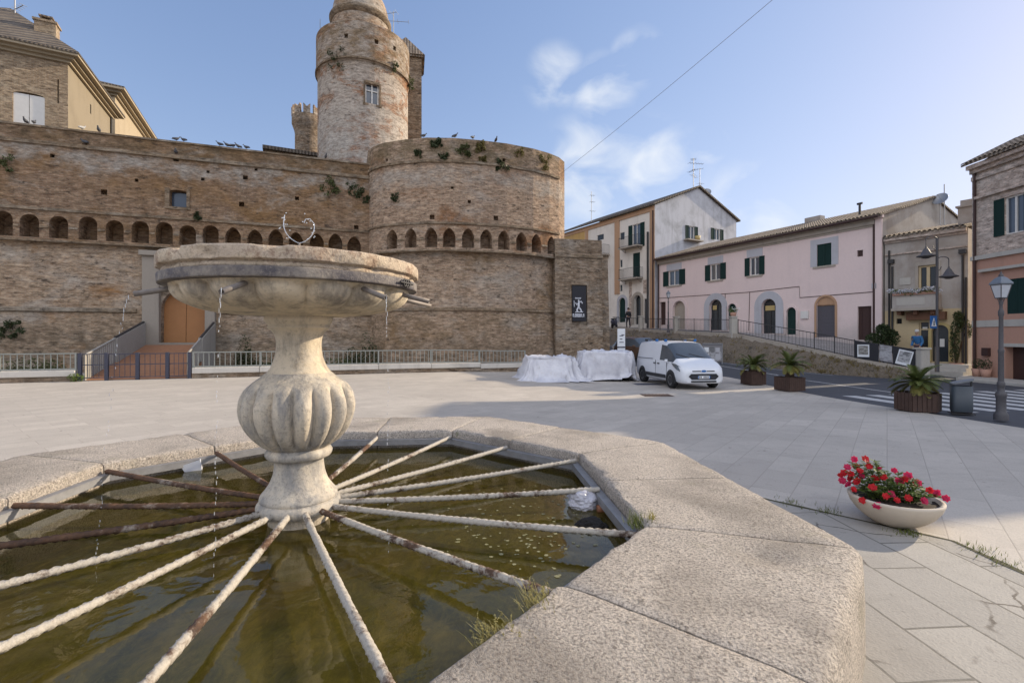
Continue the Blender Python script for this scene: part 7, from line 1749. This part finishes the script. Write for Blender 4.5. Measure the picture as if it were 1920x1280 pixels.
cp = SH(SH.s_of(1797), 0, -.35); shrub('climbing_plant', 'tall leafy plant in a terracotta pot right of the arched shop door', 'potted plant', (cp.x, cp.y, .02), [((-.1, 0, .9), (.22, .2, .5)), ((-.1, 0, 1.6), (.24, .2, .5)), ((0, 0, 2.2), (.3, .22, .45)), ((.3, .0, 2.5), (.35, .2, .3)), ((.6, 0, 2.1), (.25, .2, .45)), ((.1, 0, 2.85), (.25, .2, .25))], 1500, .12, M['climber'], 42, [[(0, 0, .2), (-.1, 0, 1.2), (0, 0, 2.4)], [(0, 0, .4), (.3, 0, 1.5), (.6, 0, 2.4)]], pot=.3)
wbx = thing('flower_box', 'balcony flower box full of white blossoms above the shop', 'flower box', (*SH((BALX[0]+BALX[1])/2, 0, -.68).xy, ZBAL+.85)); mb = MB(); rb = random.Random(6)
mb2 = MB(); pbox(mb2, SH, BALX[0]+.08, BALX[1]-.08, ZBAL+.853, ZBAL+1.0, -.78, -.6); mb2.build('trough', M['salmon'], wbx)
leaf_cloud(mb, [(SH(BALX[0]+.1+(BALX[1]-BALX[0]-.2)*i/9, ZBAL+1.0+rb.uniform(-.06, .1), -.72), (.22, .18, .16)) for i in range(10)], 800, .09, rb); mb.build('foliage', M['flower_leaf'], wbx, fix=False)
M['petal_white'] = leaf_mat('white_petals', (.60, .60, .66), (.74, .74, .78), 6, .2); mb = MB(); leaf_cloud(mb, [(SH(BALX[0]+.0+(BALX[1]-BALX[0])*i/9, ZBAL+1.08+rb.uniform(-.10, .10), -.80), (.2, .16, .12)) for i in range(10)], 520, .085, rb, aspect=1.2); mb.build('blossoms', M['petal_white'], wbx, fix=False)
for i, (s_, lb) in enumerate(((at_s(1846), 'small dark pot with a shrub against the salmon wall, left one'), (at_s(1862), 'dark square pot with a shrub beside the garage door of the salmon house'))):
    q = SA(s_, 0, -.35); shrub('wall_pot', lb, 'potted plant', (q.x, q.y, -.16), [((0, 0, .62), (.25, .25, .25))], 160, .09, M['bush'], 60+i, pot=.22)
# ------------------------------------------------------------------ plants growing on the castle
def wall_plant(lb, P, px, py, r, mat, seed, n=260, size=.11, d=-.05, hang=.3, shape=(1, 1)):
    s = P.s_of(px); z = P.z_of(s, py); p = P(s, z, d); t = thing('wall_plant', lb, 'plant', p, 'plants growing on the castle walls'); rb = random.Random(seed); mb = MB(); cl = [(p, (r*.6*shape[0], r*.4, r*.55*shape[1]))]
    for k in range(9): cl.append((p+Vector((rb.uniform(-1, 1)*r*1.0*shape[0], 0, rb.uniform(-1-hang, .7)*r*.9*shape[1])), r*rb.uniform(.15, .45)))
    leaf_cloud(mb, cl, n, size, rb); mb.build('foliage', mat, t, fix=False); mb = MB(); mb.tube([P(s, z-.1, .15), p, p+Vector((0, 0, r*.4))], [.03, .02, .008], 5); mb.build('stem', M['palm_trunk'], t)
for i, (px, py, r, mt, lb) in enumerate(((615, 345, .55, 'leaf', 'wide yellowish green bush growing under the string course left of the bastion'), (665, 352, .5, 'leaf_dark', 'dark bush growing from the wall just beside the bastion'), (688, 372, .28, 'leaf_dark', 'small dark tuft in the corner where curtain wall meets bastion'), (20, 612, .5, 'leaf_dark', 'round dark bush on the lower wall at the left picture edge'), (6, 302, .4, 'leaf', 'green tuft high on the curtain wall at the left picture edge'), (368, 404, .22, 'leaf_dark', 'tiny dark tuft on the cornice right of the wall window'))):
    wall_plant(lb, W if py < 430 else WL_ if False else W, px, py, r, M[mt], 100+i, 520 if r > .4 else 240, .15)
for i, (px, py, r, mt, lb) in enumerate(((818, 268, .32, 'leaf_dark', 'dark tuft at the rim of the bastion, leftmost of the upper row'), (785, 285, .24, 'leaf_dark', 'small tuft below the rim at the left of the bastion parapet'), (865, 280, .42, 'leaf', 'broad leafy clump in the middle of the bastion parapet'), (900, 272, .36, 'leaf_dry', 'dry clump right of the broad leafy clump on the parapet'), (832, 293, .26, 'leaf_dark', 'dark tuft lower on the bastion parapet below the rim tuft'), (937, 307, .42, 'leaf_dark', 'dark bush spreading on the string course of the bastion'), (1016, 299, .45, 'leaf_dry', 'yellow green bush at the right end of the bastion parapet'), (972, 284, .26, 'leaf_dry', 'small yellow tuft left of the yellow green bush on the parapet'), (742, 369, .26, 'leaf_dark', 'dark tuft on the bastion body above the first niches'), (905, 297, .18, 'leaf_dry', 'tiny dry tuft just above the string course of the bastion'))):
    wall_plant(lb, BP, px, py, r, M[mt], 130+i, 420 if r > .3 else 200, .15)
class TowP:
    def s_of(s, px): s.px = px; return tsurf(px, 100)[0]
    def z_of(s, a, py): return tsurf(s.px, py)[1]
    def __call__(s, a, z, d=0): return TPf(a, z, d)
tw_ = TowP()
for i, (px, py, r, mt, lb) in enumerate(((634, 106, .62, 'leaf_dark', 'large dark bush on the upper left of the domed tower'), (736, 124, .34, 'leaf', 'green tuft hanging on the string course of the domed tower'), (764, 156, .50, 'leaf', 'green bush hanging on the sunlit right edge of the domed tower'))):
    wall_plant(lb, tw_, px, py, r, M[mt], 150+i, 380, .13, shape=(1, 1.25) if i != 2 else (.5, 1.6))
for i, (px, y, z, r, lb, mt) in enumerate(((690, 27.0, .9, (.55, .4, 1.3), 'dark ivy mass climbing the foot of the bastion', 'leaf_dark'), (662, 27.2, .5, (.5, .4, .7), 'low dark bush left of the ivy at the bastion foot', 'leaf_dark'), (456, 25.4, .9, (.45, .35, 1.0), 'tall dark shrub against the wall right of the castle ramp', 'leaf_dark'), (500, 25.6, .35, (1.2, .4, .45), 'low spreading greenery behind the railing right of the ramp', 'leaf_dark'), (60, 21.8, .5, (1.4, .5, .35), 'grassy weeds along the wall foot left of the ramp', 'leaf'), (630, 26.4, .3, (1.0, .4, .35), 'low weeds behind the railing under the fountain bowl', 'leaf'))):
    x = (px-960)/FPX*y; shrub('wall_foot_plant', lb, 'bush', (x, y, 0), [((0, 0, z), r), ((r[0]*.5, 0, z*.7), tuple(q*.6 for q in r)), ((-r[0]*.5, 0, z*.5), tuple(q*.6 for q in r))], 700, .13, M[mt], 170+i, [[(0, 0, -.05), (0, 0, z)]], 'plants at the castle wall foot')
p = K(gL-.02, 0, -.3); shrub('gate_weed', 'small bright weed at the foot of the left gate post', 'plant', (p.x, p.y, 0), [((0, 0, .16), (.3, .2, .18))], 160, .09, M['flower_leaf'], 190, [[(0, 0, -.02), (0, 0, .15)]])
# ------------------------------------------------------------------ pigeons
M['pigeon'] = plain_mat('grey_pigeon', (.085, .09, .105), .7, var=.4, scale=30, use_obj=True); M['pigeon_pale'] = plain_mat('pale_pigeon', (.40, .40, .40), .7, var=.3, scale=30, use_obj=True); M['beak'] = plain_mat('beak_and_legs', (.12, .06, .05), .6)
def pigeon_proto():
    t = thing('pigeon', 'x', 'pigeon', (0, 0, 0), 'pigeons perched on the castle'); rows = []
    for x, z, w, h in ((-.20, .115, .006, .004), (-.13, .125, .03, .012), (-.07, .135, .05, .04), (0, .15, .062, .062), (.06, .17, .055, .06), (.10, .205, .035, .04), (.115, .24, .027, .03), (.135, .265, .028, .03), (.155, .268, .016, .018), (.162, .268, .004, .005)):
        rows.append([Vector((x, w*math.cos(2*math.pi*i/12), z+h*math.sin(2*math.pi*i/12))) for i in range(12)])
    mb = MB(); mb.grid(rows, close=True); mb.build('body', M['pigeon'], t)
    mb = MB(); mb.tube([(.16, 0, .267), (.19, 0, .258)], [.006, .002], 5); mb.build('beak', M['beak'], t)
    for s in (-.02, .02): mb = MB(); mb.tube([(.0, s, .1), (.01, s, .005)], .005, 5); mb.tube([(-.01, s, .004), (.04, s, .004)], .004, 4); mb.build('leg', M['beak'], t)
    for s in (-1, 1):
        mb = MB(); mb.grid([[Vector((x, s*(w+.006), z+dz)) for dz, w in ((.05, w0*.7), (.01, w0), (-.02, w0*.85))] for x, z, w0 in ((.06, .17, .05), (0, .155, .063), (-.08, .14, .05), (-.15, .125, .03))]); mb.build('wing', M['pigeon'], t, fix=False)
    return t
pg = pigeon_proto()
ph_ = [(W, 45, 11.93, 'pigeon on the wall top below the left white shutter'), (W, 61, 11.93, 'pigeon on the wall top below the right white shutter'), (W, 152, 11.93, 'pale pigeon on the wall top below the yellow side of the palazzo'), (W, 183, 11.93, 'pigeon on the wall top below the palazzo downpipe'), (W, 329, 11.93, 'upright pigeon on the wall top above the wall window, left of a pair'), (W, 343, 11.93, 'flatter pigeon on the wall top above the wall window, right of a pair'), (W, 411, 11.93, 'pigeon at the left end of the flock along the wall top'), (W, 425, 11.93, 'second pigeon of the flock along the wall top'), (W, 436, 11.93, 'third pigeon of the flock along the wall top'), (W, 446, 11.93, 'fourth pigeon of the flock along the wall top'), (W, 461, 11.93, 'pigeon at the right end of the flock along the wall top'), (W, 611, 11.93, 'lone pigeon on the wall top at the foot of the white plastered tower'), (BP, 793, BT, 'pigeon on the bastion rim below the square turret'), (BP, 853, BT, 'slim upright pigeon on the bastion rim, left of two close ones'), (BP, 887, BT, 'slim upright pigeon on the bastion rim, right of two close ones'), (BP, 931, BT, 'leaning pigeon farthest right on the bastion rim'), (W, 159, 11.2, 'pigeon sitting on the string course below the palazzo corner'), (W, 330, 11.2, 'pigeon sitting on the string course above the wall window')]
rb = random.Random(77)
for i, (P, px, z, lb) in enumerate(ph_):
    o = pg if i == 0 else copy_tree(pg)
    s = P.s_of(px); o.location = P(s, z, .12 if z > 11.5 else -.04); o.rotation_euler = (0, 0, rb.uniform(0, 6.28)); o.scale = (1.15,)*3; o['label'] = lb
    if i == 2:
        for ch in [q for q in bpy.data.objects if q.parent == o and q.name.startswith(('body', 'wing'))]: ch.data = ch.data.copy(); ch.data.materials[0] = M['pigeon_pale']
# ------------------------------------------------------------------ antennas, dishes, cable
def antenna(lb, base, h, booms, r=.025, group='rooftop antennas'):
    t = thing('antenna', lb, 'antenna', base, group); b = Vector(base); mb = MB(); mb.tube([b, b+Vector((0, 0, h))], r, 6); mb.build('mast', M['antenna'], t)
    for z, L, az, n in booms:
        u = Vector((math.cos(az), math.sin(az), 0)); v = Vector((-u.y, u.x, 0)); p = b+Vector((0, 0, z)); mb = MB(); mb.tube([p-u*L*.3, p+u*L*.7], r*.6, 5)
        for k in range(n): q = p+u*L*(-.3+k/max(1, n-1)); e = v*(.28-.015*k)+Vector((0, 0, .0)); mb.tube([q-e, q+e], r*.35, 4)
        mb.build('aerial_boom', M['antenna'], t)
    return t
b = at(28, 76, 33.5); antenna('pale tall antenna on the palazzo roof at the left picture edge', (b.x, b.y, 21.4), 4.3, [(3.2, 1.6, -.4, 6), (1.6, .8, 2.6, 2)], .045)
antenna('bent aerial on the tower parapet, right of the dome', (TC[0]+2.5, TC[1]-1.3, TZ), 1.9, [(1.8, .8, 2.9, 3), (1.2, 1.5, .1, 3)], .03)
antenna('thin rod aerial on the left edge of the domed tower', (TC[0]-2.75, TC[1]-1.2, TZ), 1.4, [], .02)
b = at(1109, 405, 52); antenna('thin lone antenna above the left end of the cream house roof', (b.x, b.y, 14.2), 3.3, [(2.9, .5, .3, 3), (2.2, .5, .3, 3), (1.2, .6, .3, 3)], .03)
b = crn(GL/2-.2, zrc, .4); antenna('tallest multi armed antenna on the grey gable ridge', b, 3.0, [(2.9, .5, 1.2, 4), (2.5, 1.5, .2, 6), (1.8, .9, 2.0, 5), (1.3, 1.2, .9, 4)], .035)
b = crn(GL/2+.75, zrc-.25, .4); antenna('shorter antenna standing just right of the tallest one on the gable', b, 2.4, [(2.35, 1.0, 2.8, 5), (.9, .5, .5, 3)], .03)
def dish(lb, p, r, az, el, pole):
    t = thing('satellite_dish', lb, 'satellite dish', (p[0], p[1], p[2]-pole), 'satellite dishes'); p = Vector(p); d = Vector((math.cos(az)*math.cos(el), math.sin(az)*math.cos(el), math.sin(el))); u = d.orthogonal().normalized(); v = d.cross(u); rows = []
    for k in range(7): q = k/6; rows.append([p+d*(.25*r*q*q)+(u*math.cos(2*math.pi*i/20)+v*math.sin(2*math.pi*i/20))*r*q for i in range(20)])
    back_ = [[x-d*.02 for x in rr] for rr in rows]; mb = MB(); mb.grid(rows[0:], close=True); mb.grid(back_, close=True); mb.grid([rows[-1], back_[-1]], close=True); mb.build('dish', M['antenna'], t)
    mb = MB(); mb.tube([p-d*.03, p-Vector((0, 0, pole))], .025, 6); mb.build('pole', M['antenna'], t); mb = MB(); mb.tube([p+(u)*r*.9, p+d*r*1.1], .012, 5); mb.tube([p+d*r*1.05, p+d*r*1.2], .03, 6); mb.build('feed_arm', M['antenna'], t)
b = crn(GL/2+1.75, zrc-.1, .4); dish('satellite dish on the slope of the grey gable roof', b, .45, -1.9, .5, .8)
b = at(1763, 374, 30.5); dish('satellite dish beside a rod on the end of the pink house roof', b, .42, -2.6, .5, 1.6)
antenna('thin rod rising behind the dish at the end of the pink house roof', (b.x+.35, b.y+.1, b.z-1.6), 2.6, [], .03)
A_ = BP(BL-.3, 11.45, -.02); B_ = Vector((9.65, 13.5, 13.2)); cb = thing('overhead_cable', 'single thin cable rising from the bastion corner across the sky', 'cable', A_); mb = MB(); mb.tube([A_.lerp(B_*1.0, i/20)+Vector((0, 0, -.12*math.sin(math.pi*i/20))) for i in range(21)], .008, 5); mb.build('cable', M['lead'], cb)
# manhole and drain grating in the paving
for nm, lb, px, py, w, d, mt in (('manhole_cover', 'dark square manhole cover in the paving beside the van wheel', 1214, 717, 1.1, .7, 'gate_dark'), ('drain_grating', 'rusty drain grating in the paving in front of the van', 1232, 738, 1.0, .7, 'box_wood')):
    Y = (EYE+.18)*FPX/(py-HY); x = (px-960)/FPX*Y; z = gz(x, Y); t = thing(nm, lb, 'drain cover', (x, Y, z)); mb = MB(); mb.box((x-w/2, Y-d/2, z-.05), (x+w/2, Y+d/2, z+.008))
    if nm == 'drain_grating':
        for k in range(8): mb.box((x-w/2+.04+k*w/8, Y-d/2+.03, z+.009), (x-w/2+.08+k*w/8, Y+d/2-.03, z+.016))
    mb.build('cover', M[mt], t)
